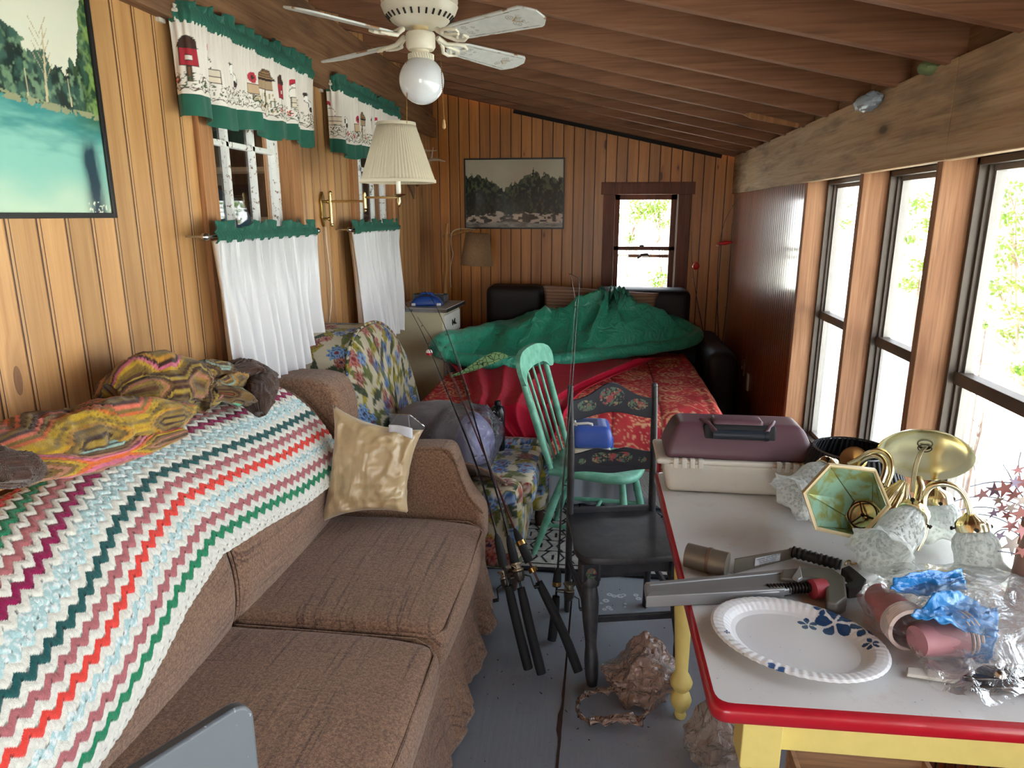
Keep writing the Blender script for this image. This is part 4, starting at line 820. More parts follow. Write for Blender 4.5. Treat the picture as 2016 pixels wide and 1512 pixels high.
# ================================================================== sofa
def tweed(name, base, lo, hi, vert=False):
    b = NB(name, rough=.95, spec=.15, sheen=.25, sheenr=.6); X = b.xyz(b.pos()); q = b.math('ADD', X[0], b.math('MULTIPLY', X[2], .9))
    n1 = b.noise(b.pos(), 420, 2, .7); c = b.mix(b.ramp(n1, [(.33, 0), (.5, .5), (.68, 1)]), lo, hi)
    c = b.mix(.45, c, base)
    l1 = b.noise(b.comb(b.math('MULTIPLY', q, 75), b.math('MULTIPLY', X[1], 2.0), 0), 1, 3, .7)
    l2 = b.noise(b.comb(b.math('MULTIPLY', X[1], 75), b.math('MULTIPLY', q, 2.0), 5), 1, 3, .7)
    brk = b.noise(b.pos(), 160, 1); m1 = b.math('MULTIPLY', b.ramp(l1, [(.55, 0), (.64, .9)]), b.ramp(brk, [(.4, .35), (.55, 1)])); m2 = b.math('MULTIPLY', b.ramp(l2, [(.58, 0), (.66, .75)]), b.ramp(brk, [(.42, .2), (.58, 1)]))
    c = b.mix(m1, c, [x * .75 for x in lo]); c = b.mix(m2, c, [x * .7 for x in lo])
    l3 = b.ramp(l1, [(.32, .5), (.4, 0)]); c = b.mix(l3, c, hi)
    md = b.noise(b.pos(), 130, 2, .7); c = b.mix(b.ramp(md, [(.38, .55), (.52, 0)]), c, [x * .9 for x in lo]); c = b.mix(b.ramp(md, [(.55, 0), (.68, .4)]), c, hi)
    sp = b.noise(b.pos(), 900, 1); c = b.mix(b.ramp(sp, [(.66, 0), (.74, .6)]), c, sr(206, 176, 150))
    b.set('col', c); b.bump(b.math('ADD', n1, b.math('MULTIPLY', l1, .6)), .0022, .9); return b.m
TWEED = tweed('brown_tweed', sr(136, 102, 80), sr(86, 56, 44), sr(186, 148, 116))
sofa = empty('sofa', (-.95, 1.3, 0), 'brown tweed sofa along the left wall, with two blankets on its back', 'sofa')
SY0, SY1 = .02, 2.50
def puff(c0, c1, amt, ax, lo, hi):
    def fn(V):
        a = (V - np.array(c0)) / (np.array(c1) - np.array(c0)); o = [k for k in range(3) if k != ax]
        w = np.clip(np.sin(np.clip(a[:, o[0]], 0, 1) * PI), 0, 1) ** .6 * np.clip(np.sin(np.clip(a[:, o[1]], 0, 1) * PI), 0, 1) ** .6
        V = V.copy(); V[:, ax] += w * (a[:, ax] * hi - (1 - a[:, ax]) * lo); return V
    return fn
mb = MB(); mb.rbox((-1.32, SY0 - .22, .09), (-.475, 2.78, .345), .03, .08); mb.build('base', TWEED, sofa, smooth=60)
for a, b_ in ((SY0, .94), (.945, 1.715), (1.72, SY1)):
    lo, hi = (-1.12, a, .325), (-.425, b_, .475)
    f0 = puff(lo, hi, 1, 2, .0, .022)
    def fn(V, f0=f0, a=a, b_=b_):
        V = f0(V); V[:, 2] += .006 * (fbm(V * 6, 2, 4) - .5) * (V[:, 2] > .4); fr = sstep(-.62, -.42, V[:, 0]); V[:, 2] -= fr * .012 * (V[:, 2] > .4)
        V[:, 0] += .012 * np.sin((V[:, 1] - a) / (b_ - a) * PI) * sstep(-.6, -.42, V[:, 0]); return V
    mb = MB(); mb.rbox(lo, hi, .055, .035, fn); cu = mb.build('seat_cushion', TWEED, sofa, smooth=180)
    r_ = .052; y0_, y1_ = a + .004, b_ - .004; pl = [(-1.05, y1_ - .004), (-.50, y1_ - .004), (-.455, y1_ - .02), (-.432, y1_ - .06), (-.432 + .004, (y0_ + y1_) / 2), (-.432, y0_ + .06), (-.455, y0_ + .02), (-.50, y0_ + .004), (-1.05, y0_ + .004)]
    mb = MB(); zt_ = .462
    mb.tube([(x, y, zt_ - (.012 if x > -.47 else 0)) for x, y in pl], .0045, 6); mb.build('piping', TWEED, cu, smooth=60)
# back cushions: profile swept along y
BP = np.array([(-1.10, .44), (-1.055, .455), (-1.035, .50), (-1.025, .58), (-1.035, .68), (-1.07, .78), (-1.12, .87), (-1.19, .945), (-1.27, .985), (-1.345, .99), (-1.385, .96), (-1.40, .88), (-1.40, .60), (-1.34, .44)])
def resamp(P, n):
    s = np.concatenate([[0], np.cumsum(np.linalg.norm(np.diff(P, axis=0), axis=1))]); t = np.linspace(0, s[-1], n); return np.stack([np.interp(t, s, P[:, k]) for k in range(P.shape[1])], -1)
def smooth_line(P, n, it=2):
    P = np.array(P, float)
    for _ in range(it):
        Q = [P[0]]
        for a, b in zip(P[:-1], P[1:]): Q += [a * .75 + b * .25, a * .25 + b * .75]
        Q.append(P[-1]); P = np.array(Q)
    return resamp(P, n)
BPs = smooth_line(BP, 46)
for a, b_ in ((SY0 - .05, .94), (.945, 1.715), (1.72, 2.56)):
    n = 26; ys = a + (b_ - a) * (1 - np.cos(np.linspace(0, PI, n))) / 2; ctr = np.array([-1.24, .70]); G = []
    for y in ys:
        e = min(y - a, b_ - y); k = 1 - .10 * (1 - min(e / .05, 1)) ** 2; swell = .018 * math.sin(PI * (y - a) / (b_ - a)); q = ctr + (BPs - ctr) * k; q = q + (BPs - ctr) / np.linalg.norm(BPs - ctr, axis=1)[:, None] * swell
        G.append(np.stack([q[:, 0], np.full(len(q), y), q[:, 1]], -1))
    mb = MB(); mb.grid(np.array(G)); k0 = len(BPs)
    mb.f.append(tuple(range(k0 - 1, -1, -1))); mb.f.append(tuple((n - 1) * k0 + i for i in range(k0)))
    bc = mb.build('back_cushion', TWEED, sofa, smooth=60)
    for yy in (a + .006, b_ - .006):
        q = ctr + (BPs[2:34] - ctr) * .965; mb = MB(); mb.tube(np.stack([q[:, 0], np.full(len(q), yy), q[:, 1]], -1), .0045, 6); mb.build('piping', TWEED, bc, smooth=60)
# wing / outside back rising behind the far arm
def prof_prism(P, y0, y1, r, name, mat, parent, **k):
    """xz outline extruded in y with rounded long edges"""
    P = np.array(P, float); c = P.mean(0); G = []
    for f, y in ((.0, y0), (1, y0), (1, y1), (.0, y1)):
        pass
    for k_, y in [(r * (1 - math.sin(a)), y0 + r * (1 - math.cos(a))) for a in np.linspace(0, PI / 2, 5)] + [(r * (1 - math.sin(a)), y1 - r * (1 - math.cos(a))) for a in np.linspace(PI / 2, 0, 5)]:
        d = P - c; l = np.linalg.norm(d, axis=1)[:, None]; q = c + d * (1 - k_ / l); G.append(np.stack([q[:, 0], np.full(len(q), y), q[:, 1]], -1))
    mb = MB(); mb.grid(np.array(G), cv=True); n = len(P); mb.f.append(tuple(range(n - 1, -1, -1))); mb.f.append(tuple((len(G) - 1) * n + i for i in range(n)))
    return mb.build(name, mat, parent, smooth=50, **k)
def px_xz(pts, Y): return [tuple(at(px, py, 1, Y)[[0, 2]]) for px, py in pts]
wing = smooth_line([(-1.39, .55), (-1.39, .95), (-1.33, 1.005), (-1.15, 1.005), (-1.07, .985), (-1.035, .90), (-1.03, .72), (-1.03, .50)], 40, 2)
prof_prism(wing, 2.575, 2.80, .03, 'wing', TWEED, sofa)
armp = px_xz([(740, 892), (800, 884), (872, 884), (888, 890), (900, 925), (918, 975), (950, 1012)], 2.51)
armo = [(-1.08, .30), (-1.08, .69)] + armp + [(-.44, .44), (-.445, .30)]
prof_prism(np.array(smooth_line(armo + [armo[0]], 90, 2))[:-1], 2.515, 2.66, .028, 'arm', TWEED, sofa)
mb = MB(); q = np.array(smooth_line(armp, 40, 2)); mb.tube(np.stack([q[:, 0], np.full(len(q), 2.522), q[:, 1]], -1), .005, 6); mb.build('arm_piping', TWEED, sofa)
prof_prism(np.array([(-1.1, .3), (-1.1, .68), (-.45, .68), (-.44, .3)]), -.26, SY0 - .06, .04, 'arm', TWEED, sofa)
# loose cover hanging on the outside of the far arm
P = []; 
for i, y in enumerate(np.linspace(2.64, 2.88, 14)):
    row = []; 
    for j, t in enumerate(np.linspace(0, 1, 16)):
        x = -1.0 + .62 * t; z = .665 + .005 * math.sin(t * 9) - (y - 2.64) * .55 - max(0, t - .6) ** 2 * .5; row.append((x + .02 * math.sin(i * .8) * .4, y, z))
    P.append(row)
for j_ in range(10):
    P.append([(x + .004 * math.sin(j_ + x * 30), 2.88 + .004 * j_, z - .028 * (j_ + 1)) for (x, y, z) in P[13]])
mb = MB(); mb.grid(np.array(P)); mb.build('arm_cover', TWEED, sofa, smooth=180, solid=.006)
# skirt falling in ragged folds to the floor
ys = np.linspace(SY0 - .2, 2.70, 300); ts = np.linspace(0, 1, 16); G = []
for y in ys:
    fold = math.sin(y * 24 + 2.5 * math.sin(y * 5)) * .5 + (vn(np.array([[y * 26, 3.3]]), 5)[0] - .5) * 1.4; G.append([(-.474 + .02 * t + (.045 + .032 * fold) * t ** 1.3 + (-.02 if y > 2.6 else 0), y + .01 * fold * t, .335 - (.32 - .035 * abs(fold)) * t) for t in ts])
mb = MB(); mb.grid(np.array(G)); mb.build('skirt', TWEED, sofa, smooth=180, solid=.005)

# ================================================================== striped crochet blanket over the back
YARN = NB('crochet_yarn', rough=.95, spec=.1, sheen=.3); _n = YARN.noise(YARN.obj(), 420, 2, .6); YARN.set('col', YARN.mix(.35, YARN.attr(), YARN.mix(_n, (0, 0, 0), (1, 1, 1)), 'OVERLAY')); YARN.bump(_n, .0025, .8); YARN = YARN.m
ACR = dict(W=sr(236, 236, 226), G=sr(36, 138, 96), R=sr(186, 112, 116), B=sr(186, 222, 224), O=sr(238, 74, 64), D=sr(34, 92, 92), M=sr(150, 22, 82))
SEQ = 'WWGWRWBWOWRWDWBBWMWRWGWOWBWRWBWRWGWOWBW'
# sofa back outline from low on the face up and over to the wall, offset outwards
offp = np.array(smooth_line(BP[1:12], 200, 2)); nr = np.gradient(offp, axis=0); nr = np.stack([nr[:, 1], -nr[:, 0]], -1); nr /= np.linalg.norm(nr, axis=1)[:, None]
if nr[40][0] < 0: nr = -nr
offp = offp + nr * .030; sl = np.concatenate([[0], np.cumsum(np.linalg.norm(np.diff(offp, axis=0), axis=1))])
def back_pt(s, lift=0):
    return np.interp(s, sl, offp[:, 0]) + np.interp(s, sl, nr[:, 0]) * lift, np.interp(s, sl, offp[:, 1]) + np.interp(s, sl, nr[:, 1]) * lift
nu, nv = 560, 230; yv = np.linspace(.55, 2.46, nu)
Y, T = np.meshgrid(yv, np.linspace(0, 1, nv), indexing='ij')
S0 = np.interp(Y, [.55, 1.0, 1.15, 1.4, 1.6, 1.85, 2.1, 2.3, 2.52], [.06, .10, .14, .25, .30, .27, .23, .215, .20]); S1 = .80
wv = .006 * np.sin(Y * 150); SS = S0 + (S1 - S0) * T
rowh = .0225; VV = (SS - S0) ; per = .043; tri = np.abs(((Y / per) % 1) - .5) * 2
rowf = VV / rowh + (tri - .5) * .85; row = np.clip(np.floor(rowf), 0, len(SEQ) - 1).astype(int); fr = rowf - np.floor(rowf)
lift = .0045 * np.sin(fr * PI) + .003 * np.abs(np.sin(Y / per * 2 * PI * 2)) * .6 + .010 * (fbm(np.stack([Y * 5, SS * 5], -1), 2, 3) - .3)
Xb, Zb = back_pt(SS, lift); col = np.array([ACR[k] for k in SEQ])[row]
isw = np.array([k == 'W' for k in SEQ])[row]; hole = ((np.abs(((Y / per + .5 * (row % 2)) % 1) - .5) < .09) & (fr < .30)); col = col * np.where(hole[..., None], .30, 1.0)
mott = vn(np.stack([Y * 240, SS * 240, row * 1.0], -1), 7); blue = np.array([k == 'B' for k in SEQ])[row]; col = np.where((blue & (mott > .62))[..., None], np.array(sr(232, 240, 240)), col); col = col * (0.86 + .22 * mott)[..., None]
yo = Y + .025 * np.sin(SS * 6) + (Y - 1.6) * .0
G = np.stack([Xb, yo, Zb], -1)
mb = MB(); mb.grid(G); mb.build('striped_blanket', YARN, smooth=180, solid=.005, cols=col.reshape(-1, 3), label='white crochet blanket with zigzag red, green, rose and blue stripes over the sofa back', cat='blanket')

# ================================================================== heaped chevron crochet blanket
PAL = [sr(134, 108, 50), sr(108, 82, 44), sr(150, 122, 58), sr(84, 54, 40), sr(120, 92, 48), sr(122, 98, 42), sr(160, 132, 60), sr(74, 40, 36), sr(96, 196, 150), sr(140, 110, 54), sr(150, 162, 140), sr(200, 162, 44), sr(180, 120, 96), sr(214, 112, 140), sr(136, 104, 50), sr(110, 84, 50), sr(150, 180, 170), sr(92, 62, 44), sr(196, 142, 52), sr(222, 112, 52), sr(84, 52, 36), sr(176, 150, 66), sr(118, 96, 60), sr(230, 120, 96), sr(60, 36, 30)]
def chev(u, v, seed=0, w=.014, z=.055, per=.20):
    t = np.abs(((u / per + seed * .37) % 1) - .5) * 2; tr = np.clip((t - .25) * 2, 0, 1); r = v / w + tr * z / w + seed * 5; i = np.floor(r).astype(int); f = r - i
    j = (_h(i, i * 0 + seed, i * 0, 3) * len(PAL)).astype(int) % len(PAL); c = np.array(PAL)[j]; c = c * (.72 + .42 * vn(np.stack([u * 200, v * 200], -1), seed))[..., None]; c = np.where((f < .10)[:, None], c * .45, c)
    return c, np.sin(f * PI)
zz = empty('chevron_blanket', (-1.25, 1.9, 1.0), 'heaped crochet blanket in mustard, brown, mint and pink chevrons along the sofa top', 'blanket')
def lump(pts, rad, flat, seed, name='fold', squash=.7, per=.20, w=.014, parent=zz, twist=0.0, dark=False):
    """thick soft roll following points, knitted in chevrons"""
    P = smooth_line(pts, 110, 2) + np.array([.035, 0, 0]); L = np.linalg.norm(np.diff(P, axis=0), axis=1).sum(); s = np.linspace(0, L, 110); R = np.interp(s, np.linspace(0, L, len(rad)), rad); T = np.gradient(P, axis=0); T /= np.linalg.norm(T, axis=1)[:, None]
    n = 84; G = np.zeros((110, n, 3)); th = np.linspace(0, 2 * PI, n, endpoint=False)
    for i in range(110):
        a = np.cross(T[i], (0, 0, 1)); a /= np.linalg.norm(a); b = np.cross(a, T[i])
        rr = R[i] * (1 + .10 * np.sin(th * 3 + seed + s[i] * 9) + .20 * (vn(np.stack([np.full(n, s[i] * 9), np.cos(th) * 1.6, np.sin(th) * 1.6], -1), seed) - .5) * 2 + .42 * (ridge(np.stack([np.full(n, s[i] * 13) + np.cos(th) * .8, np.cos(th) * 1.5, np.sin(th) * 1.5], -1), 2, seed + 3) - .55))
        G[i] = P[i] + np.outer(np.cos(th) * rr, a) + np.outer(np.sin(th) * rr * squash, b)
    TH = np.broadcast_to(th, (110, n)); Sg = np.broadcast_to(s[:, None], (110, n)); v = np.broadcast_to(np.cumsum(np.full(n, 1.0)) * (R.max() * 2 * PI / n), (110, n))
    c, rib = chev(Sg.ravel() + TH.ravel() * twist, np.abs(v.ravel() - v.max() / 2), seed, w=w, per=per)
    if dark: c = np.tile(sr(78, 52, 42), (len(c), 1)) * (.6 + .4 * rib)[:, None] * (.8 + .4 * vn(np.stack([Sg.ravel() * 200, v.ravel() * 200], -1), 2))[:, None]
    N = G - P[:, None]; l = np.linalg.norm(N, axis=2, keepdims=True); G = G + N / np.maximum(l, 1e-6) * (.0055 * rib.reshape(110, n)[..., None])
    mb = MB(); mb.grid(G, cv=True); mb.f.append(tuple(range(n - 1, -1, -1))); mb.f.append(tuple(109 * n + i for i in range(n)))
    mb.build(name, YARN, parent, smooth=180, cols=c)
def pz(px, py, X): return at(px, py, 0, X)
lump([pz(-60, 905, -1.25), pz(60, 868, -1.25), pz(160, 838, -1.24), pz(270, 822, -1.23), pz(345, 805, -1.22)], [.07, .085, .085, .08, .07, .03], 1, 1, squash=.62, per=.30, w=.0125)
lump([pz(195, 775, -1.33), pz(250, 750, -1.31), pz(330, 745, -1.29), pz(385, 770, -1.26), pz(375, 800, -1.22)], [.03, .07, .085, .08, .06, .02], 1, 2, squash=.75, per=.2, w=.012)
lump([pz(190, 790, -1.36), pz(205, 760, -1.38), pz(270, 742, -1.37), pz(330, 735, -1.36)], [.03, .05, .055, .04], 1, 3, squash=.8, per=.15)
lump([pz(330, 745, -1.33), pz(390, 728, -1.33), pz(445, 745, -1.31), pz(410, 765, -1.27), pz(350, 778, -1.24)], [.03, .05, .055, .05, .03, .015], 1, 4, squash=.7, per=.17, w=.011)
lump([pz(395, 770, -1.22), pz(440, 775, -1.20), pz(475, 790, -1.18)], [.02, .045, .05, .02], 1, 5, squash=.45, per=.16, w=.011)
lump([pz(430, 735, -1.30), pz(465, 722, -1.30), pz(500, 745, -1.26), pz(485, 775, -1.20), pz(492, 815, -1.13)], [.035, .06, .065, .055, .045, .012], 1, 6, squash=.55, dark=True, w=.016)
lump([pz(-60, 945, -1.18), pz(40, 918, -1.17), pz(140, 905, -1.17), pz(250, 872, -1.17), pz(330, 850, -1.16)], [.04, .045, .045, .04, .02], 1, 8, squash=.5, per=.5, w=.012)
lump([pz(-80, 925, -1.10), pz(-10, 920, -1.10), pz(45, 930, -1.09)], [.05, .055, .045, .015], 1, 9, squash=.6, dark=True, w=.011)

# ================================================================== gold satin pillow
SATIN = NB('gold_satin', rough=.30, spec=.8, sheen=.4); _a = SATIN.noise(SATIN.obj(), 5, 3); SATIN.set('col', SATIN.mix(_a, sr(188, 162, 120), sr(204, 180, 138))); SATIN.bump(SATIN.noise(SATIN.vmul(SATIN.obj(), (5, 5, 2.2)), 1.0, 3, .5, 1.2), .06, .6); SATIN = SATIN.m
c00, c10, c11, c01 = at(630, 1030, 1, 2.32), at(804, 1010, 1, 2.36), at(834, 846, 1, 2.47), at(655, 796, 1, 2.43)
sp = empty('satin_pillow', c00, 'gold satin throw pillow leaning in the far corner of the brown sofa', 'pillow')
pillow4([c00, c10, c11, c01], .15, 44, .010, 4, .42, .16).build('cover', SATIN, sp, smooth=180)
q = at(795, 838, 1, 2.40); mb = MB(); G = [[q + np.array([-.055 + .09 * u, -.01 + .004 * math.sin(u * 7), -.025 + .035 * v - .02 * u + .006 * math.sin(v * 5 + u * 4)]) for v in np.linspace(0, 1, 5)] for u in np.linspace(0, 1, 8)]
mb.grid(np.array(G)); mb.build('care_label', plain('white_label_cloth', sr(214, 218, 226), .8), sp, smooth=180, solid=.0008, label='white care label')

# upright dark grey backrest poking into the picture in front of the sofa, close to the camera
SLAB = NB('dusty_dark_plastic', rough=.45); _a = SLAB.noise(SLAB.obj(), 130, 2); SLAB.set('col', SLAB.mix(SLAB.ramp(_a, [(.70, 0), (.76, .8)]), sr(84, 90, 98), sr(180, 184, 190))); SLAB = SLAB.m
p1_ = at(497, 1374, 0, -.33); p0_ = at(280, 1512, 2, p1_[2]); ex = (p1_ - p0_) / np.linalg.norm(p1_ - p0_); Wd = .22
fold = empty('folding_chair', (p1_[0] - ex[0] * Wd / 2, p1_[1] - ex[1] * Wd / 2, 0), 'dark grey folding chair, only its rounded backrest corner in view at the bottom left', 'chair')
M = np.array([ex, (0, 0, 1), np.cross(ex, (0, 0, 1))]).T; rc = .022; poly = []
for cx_, cy_, a0 in ((-rc, -.26 + rc, -90), (-rc, -rc, 0), (-Wd + rc, -rc, 90), (-Wd + rc, -.26 + rc, 180)):
    for a in range(0, 91, 15): poly.append((cx_ + rc * math.cos(math.radians(a0 + a)), cy_ + rc * math.sin(math.radians(a0 + a))))
mb = MB(); mb.prism(poly, -.014, M, o=p1_); mb.f = [f[::-1] for f in mb.f]; mb.build('backrest', SLAB, fold, smooth=30, bevel=.003)
dt = plain('dark_tube', sr(50, 52, 56), .4, .6); nrm = np.array([ex[1], -ex[0], 0]) 
if nrm[1] > 0: nrm = -nrm
for u in (-.02, -.075):
    q = p1_ + ex * u + nrm * .014 * -1; mb = MB(); mb.tube([q + np.array([0, 0, -.05]), q + np.array([0, 0, -.30]), (q[0], q[1], 0)], .010, 8); mb.build('leg', dt, fold)
    q2 = q + nrm * .36; mb = MB(); mb.tube([(q[0], q[1], .45), (q2[0], q2[1], .44), (q2[0], q2[1], 0)], .010, 8); mb.build('leg', dt, fold)
q = p1_ + ex * (-Wd / 2) + nrm * .18; mb = MB(); mb.prism([(-.02, -.17), (.12, -.17), (.12, .17), (-.02, .17)], .02, np.array([ex, nrm, np.cross(ex, nrm)]).T, o=(q[0], q[1], .45)); mb.build('seat', SLAB, fold, smooth=30)
# ================================================================== helper patterns
FLW = [((60, 104, 160), (30, 50, 96)), ((92, 140, 190), (40, 72, 120)), ((150, 72, 46), (96, 34, 30)), ((116, 150, 190), (52, 84, 134)), ((176, 92, 74), (110, 44, 40))]
def floral(u, v, seed=0, sc=1.0):
    P = np.stack([u, v], -1) / sc; n = len(P); c = lerp(np.tile(sr(206, 196, 170), (n, 1)), np.tile(sr(178, 170, 146), (n, 1)), fbm(P * 14, 2, seed)); D = .085
    I = np.floor(P / D)
    for kind in ('leaf', 'flower'):
        for dx in (-1, 0, 1):
            for dy in (-1, 0, 1):
                ix, iy = I[:, 0] + dx, I[:, 1] + dy; z = ix * 0
                for rep in range(2 if kind == 'leaf' else 1):
                    h1, h2, h3, h4 = (_h(ix, iy, z + rep, seed * 11 + 20 * (kind == 'leaf') + k) for k in range(4))
                    X = P[:, 0] - (ix + .15 + .7 * h1) * D; Y = P[:, 1] - (iy + .15 + .7 * h2) * D
                    if kind == 'leaf':
                        a = h3 * 2 * PI; q = X * np.cos(a) + Y * np.sin(a); w = -X * np.sin(a) + Y * np.cos(a); Lf = .042 + .018 * h4; m = (np.abs(q) < Lf) & (np.abs(w) < .016 * (1 - (q / Lf) ** 2)); vein = (np.abs(w) < .0014) | (np.abs(((q + np.abs(w)) % .010) - .005) < .001)
                        lc = np.where((h4 < .35)[:, None], np.array(sr(156, 142, 50)), np.where((h4 < .7)[:, None], np.array(sr(104, 112, 58)), np.array(sr(62, 74, 52)))); lc = np.where(vein[:, None], lc * .5, lc); c = np.where(m[:, None], lc, c)
                    else:
                        r = np.hypot(X, Y); t = np.arctan2(Y, X) + h3 * 6; R = (.024 + .020 * h4); pet = R * (.82 + .18 * np.cos(t * 9)); m = (r < pet) & (h3 > .12)
                        rings = .5 + .5 * np.sin(t * 9 + 3 * np.sin(r / R * 12)); band = np.abs(((r / R * 3.2 + .18 * np.cos(t * 9)) % 1) - .5) < .14
                        ki = (h2 * 97 % 1 * len(FLW)).astype(int); c1 = np.array([sr(*a) for a, b in FLW])[ki]; c2 = np.array([sr(*b) for a, b in FLW])[ki]; fc_ = c1 * (1 - .5 * rings)[:, None] + np.array(sr(206, 204, 206)) * (.28 * rings)[:, None] + c2 * .2
                        fc_ = np.where(band[:, None], c2, fc_); fc_ = np.where((r < R * .22)[:, None], np.where((h1 > .5)[:, None], np.array(sr(120, 40, 46)), np.array(sr(40, 34, 60))), fc_); c = np.where(m[:, None], fc_, c)
    return c
def tri_map(fn, V, N=None, **k):
    """pick the two coordinates that lie in the surface"""
    return fn(V, **k)
def paint_faces(mb, fn):
    """colour per vertex using normals estimated from the faces"""
    V = mb.verts(); N = np.zeros_like(V)
    for f in mb.f:
        a, b, c = V[f[0]], V[f[1]], V[f[2]]; n = np.cross(b - a, c - a); 
        for i in f: N[i] += n
    A = np.abs(N); k = np.argmax(A * np.array([1, 1, 1.0]), axis=1); uv = np.zeros((len(V), 2))
    for ax, (p, q) in enumerate(((1, 2), (0, 2), (0, 1))): uv[k == ax] = V[k == ax][:, [p, q]]
    return fn(uv[:, 0], uv[:, 1])
def damask(u, v):
    P = np.stack([u, v], -1); n = len(P); red = lerp(np.tile(sr(170, 36, 52), (n, 1)), np.tile(sr(206, 78, 78), (n, 1)), fbm(P * 7, 2, 3)); P = P * .8; W_ = fbm(P * 7, 2, 5); W2 = fbm(P * 7 + 40, 2, 8)
    q = P + .09 * np.stack([W_ - .5, W2 - .5], -1) * 2; f = fbm(q * 9, 2, 11); lines = np.abs(((f * 9) % 1) - .5) < .085; c = np.where(lines[:, None], np.array(sr(216, 156, 122)), red)
    D = .20; I = np.floor(P / D)
    for dx in (-1, 0, 1):
        for dy in (-1, 0, 1):
            ix, iy = I[:, 0] + dx, I[:, 1] + dy; h1, h2, h3 = (_h(ix, iy, ix * 0, 50 + k) for k in range(3)); X = P[:, 0] - (ix + .3 + .4 * h1) * D; Y = P[:, 1] - (iy + .3 + .4 * h2) * D; r = np.hypot(X, Y); t = np.arctan2(Y, X) + h3 * 6
            R = .06 * (1 + .35 * np.cos(t)); m = r < R; ring = np.abs(((r / R * 3 + t / (2 * PI)) % 1) - .5) < .2; sc = (np.cos(t * 12) > .2) & (r > R * .8); c = np.where(m[:, None], red * .9, c); c = np.where((m & (ring | sc))[:, None], np.array(sr(220, 164, 126)), c)
    return c
# ================================================================== pulled-out dark sofa bed
DARKV = plain('dark_brown_vinyl', sr(26, 18, 17), .6, bump=.0006); QM = painted('red_paisley_cotton', rough=.85, weave=.0005, spec=.15, extra=.08)
bed = empty('sofa_bed', (-.15, 4.7, 0), 'dark brown sofa bed pulled out against the far wall under the river photograph', 'bed')
mb = MB(); mb.rbox((-.97, 5.45, .05), (.86, 5.86, .62), .05, .1); mb.build('frame', DARKV, bed, smooth=60)
for (pa, pb, nm) in (((957, 562), (1068, 640), 0), ((1075, 566), (1170, 640), 1), ((1170, 568), (1356, 650), 2)):
    a = at(pa[0], pa[1], 1, 5.50); b_ = at(pb[0], pb[1], 1, 5.50); mb = MB(); mb.rbox((a[0], 5.46, .5), (b_[0], 5.74, a[2] - (.02 if nm == 1 else 0)), .06, .05); mb.build('back_cushion', DARKV, bed, smooth=180)
mb = MB(); mb.rbox((.74, 4.85, .05), (.95, 5.86, .72), .07, .06); mb.build('arm', DARKV, bed, smooth=180)
mb = MB(); mb.rbox((-.95, 3.70, .34), (.66, 5.4, .57), .05, .1); mb.build('mattress', plain('ticking', sr(196, 196, 196), .9), bed, smooth=180)
mb = MB()
for x in (-.9, .55): mb = MB(); mb.tube([(x, 3.76, .35), (x, 3.78, .0)], .014, 8); mb.build('leg', plain('leg_steel', sr(90, 90, 92), .4, .8), bed)
# bed skirt
SK = NB('pale_blue_skirt_cloth', rough=.9); _a = SK.noise(SK.vmul(SK.obj(), (40, 40, 3)), 1, 3); SK.set('col', SK.mix(_a, sr(186, 196, 214), sr(226, 230, 238))); SK = SK.m
xs = np.linspace(-.95, .45, 200); G = [[(x, 3.74 + .014 * math.sin(x * 46 + 2 * math.sin(x * 9)) * (1 - t * .2) + .01 * t, .36 - .34 * t) for t in np.linspace(0, 1, 8)] for x in xs]
mb = MB(); mb.grid(np.array(G)); mb.build('bed_skirt', SK, bed, smooth=180, solid=.003)
GM = NB('grey_woven_mat', rough=.95); _w = GM.n('TexChecker', 1, None, Vector=GM.vmul(GM.obj(), (1, 1, 1)), Scale=160); GM.set('col', GM.mix(_w, sr(118, 114, 112), sr(150, 146, 142))); GM = GM.m
G = [[at(px, py, 1, 3.56 - .02 * j) for j, px, py in ((0, 1252 + 10 * i, 925 + 2 * i), (1, 1250 + 14 * i, 950 + 8 * i), (2, 1247 + 18 * i, 965 + 12 * i))] for i in range(6)]
mb = MB(); mb.grid(np.array(G)); mb.build('hanging_mat', GM, smooth=0, solid=.006, label='grey woven mat hanging from the bed foot behind the green chair', cat='mat')
# quilt: padded slab draped over mattress, foot and right side
u = np.linspace(0, 1, 230); v = np.linspace(0, 1, 250); XQ0, XQ1, YQ0, YQ1 = -1.10, .74, 3.62, 5.42
prof_y = [(5.42, .60), (4.6, .625), (3.9, .625), (3.70, .61), (3.63, .56), (3.60, .46), (3.585, .30)]; py_ = smooth_line([(a, b) for a, b in prof_y], 250, 2)
G = np.zeros((230, 250, 3))
for i, uu in enumerate(u):
    s = uu * 2.15 - .12  # distance across
    x = -1.06 + s; drop = 0
    for side, edge in ((1, .60), (-1, -.955)):
        d = (x - edge) * side
        if d > 0: x = edge + side * .16 * (1 - math.exp(-d / .12)) * (1 if side > 0 else sstep(4.46, 4.34, py_[:, 0])); drop = max(0, d - .03) * .92
    z_ = py_[:, 1] - drop * np.clip((py_[:, 1] - .1) / .5, .3, 1); yy = py_[:, 0]
    G[i] = np.stack([np.zeros(250) + x, yy, z_], -1)
G[..., 2] += .014 * (fbm(G[..., :2] * 7, 3, 2) - .5) * 2; G[..., 1] -= .02 * np.sin(G[..., 0] * 17) * sstep(.58, .3, G[..., 2]) 
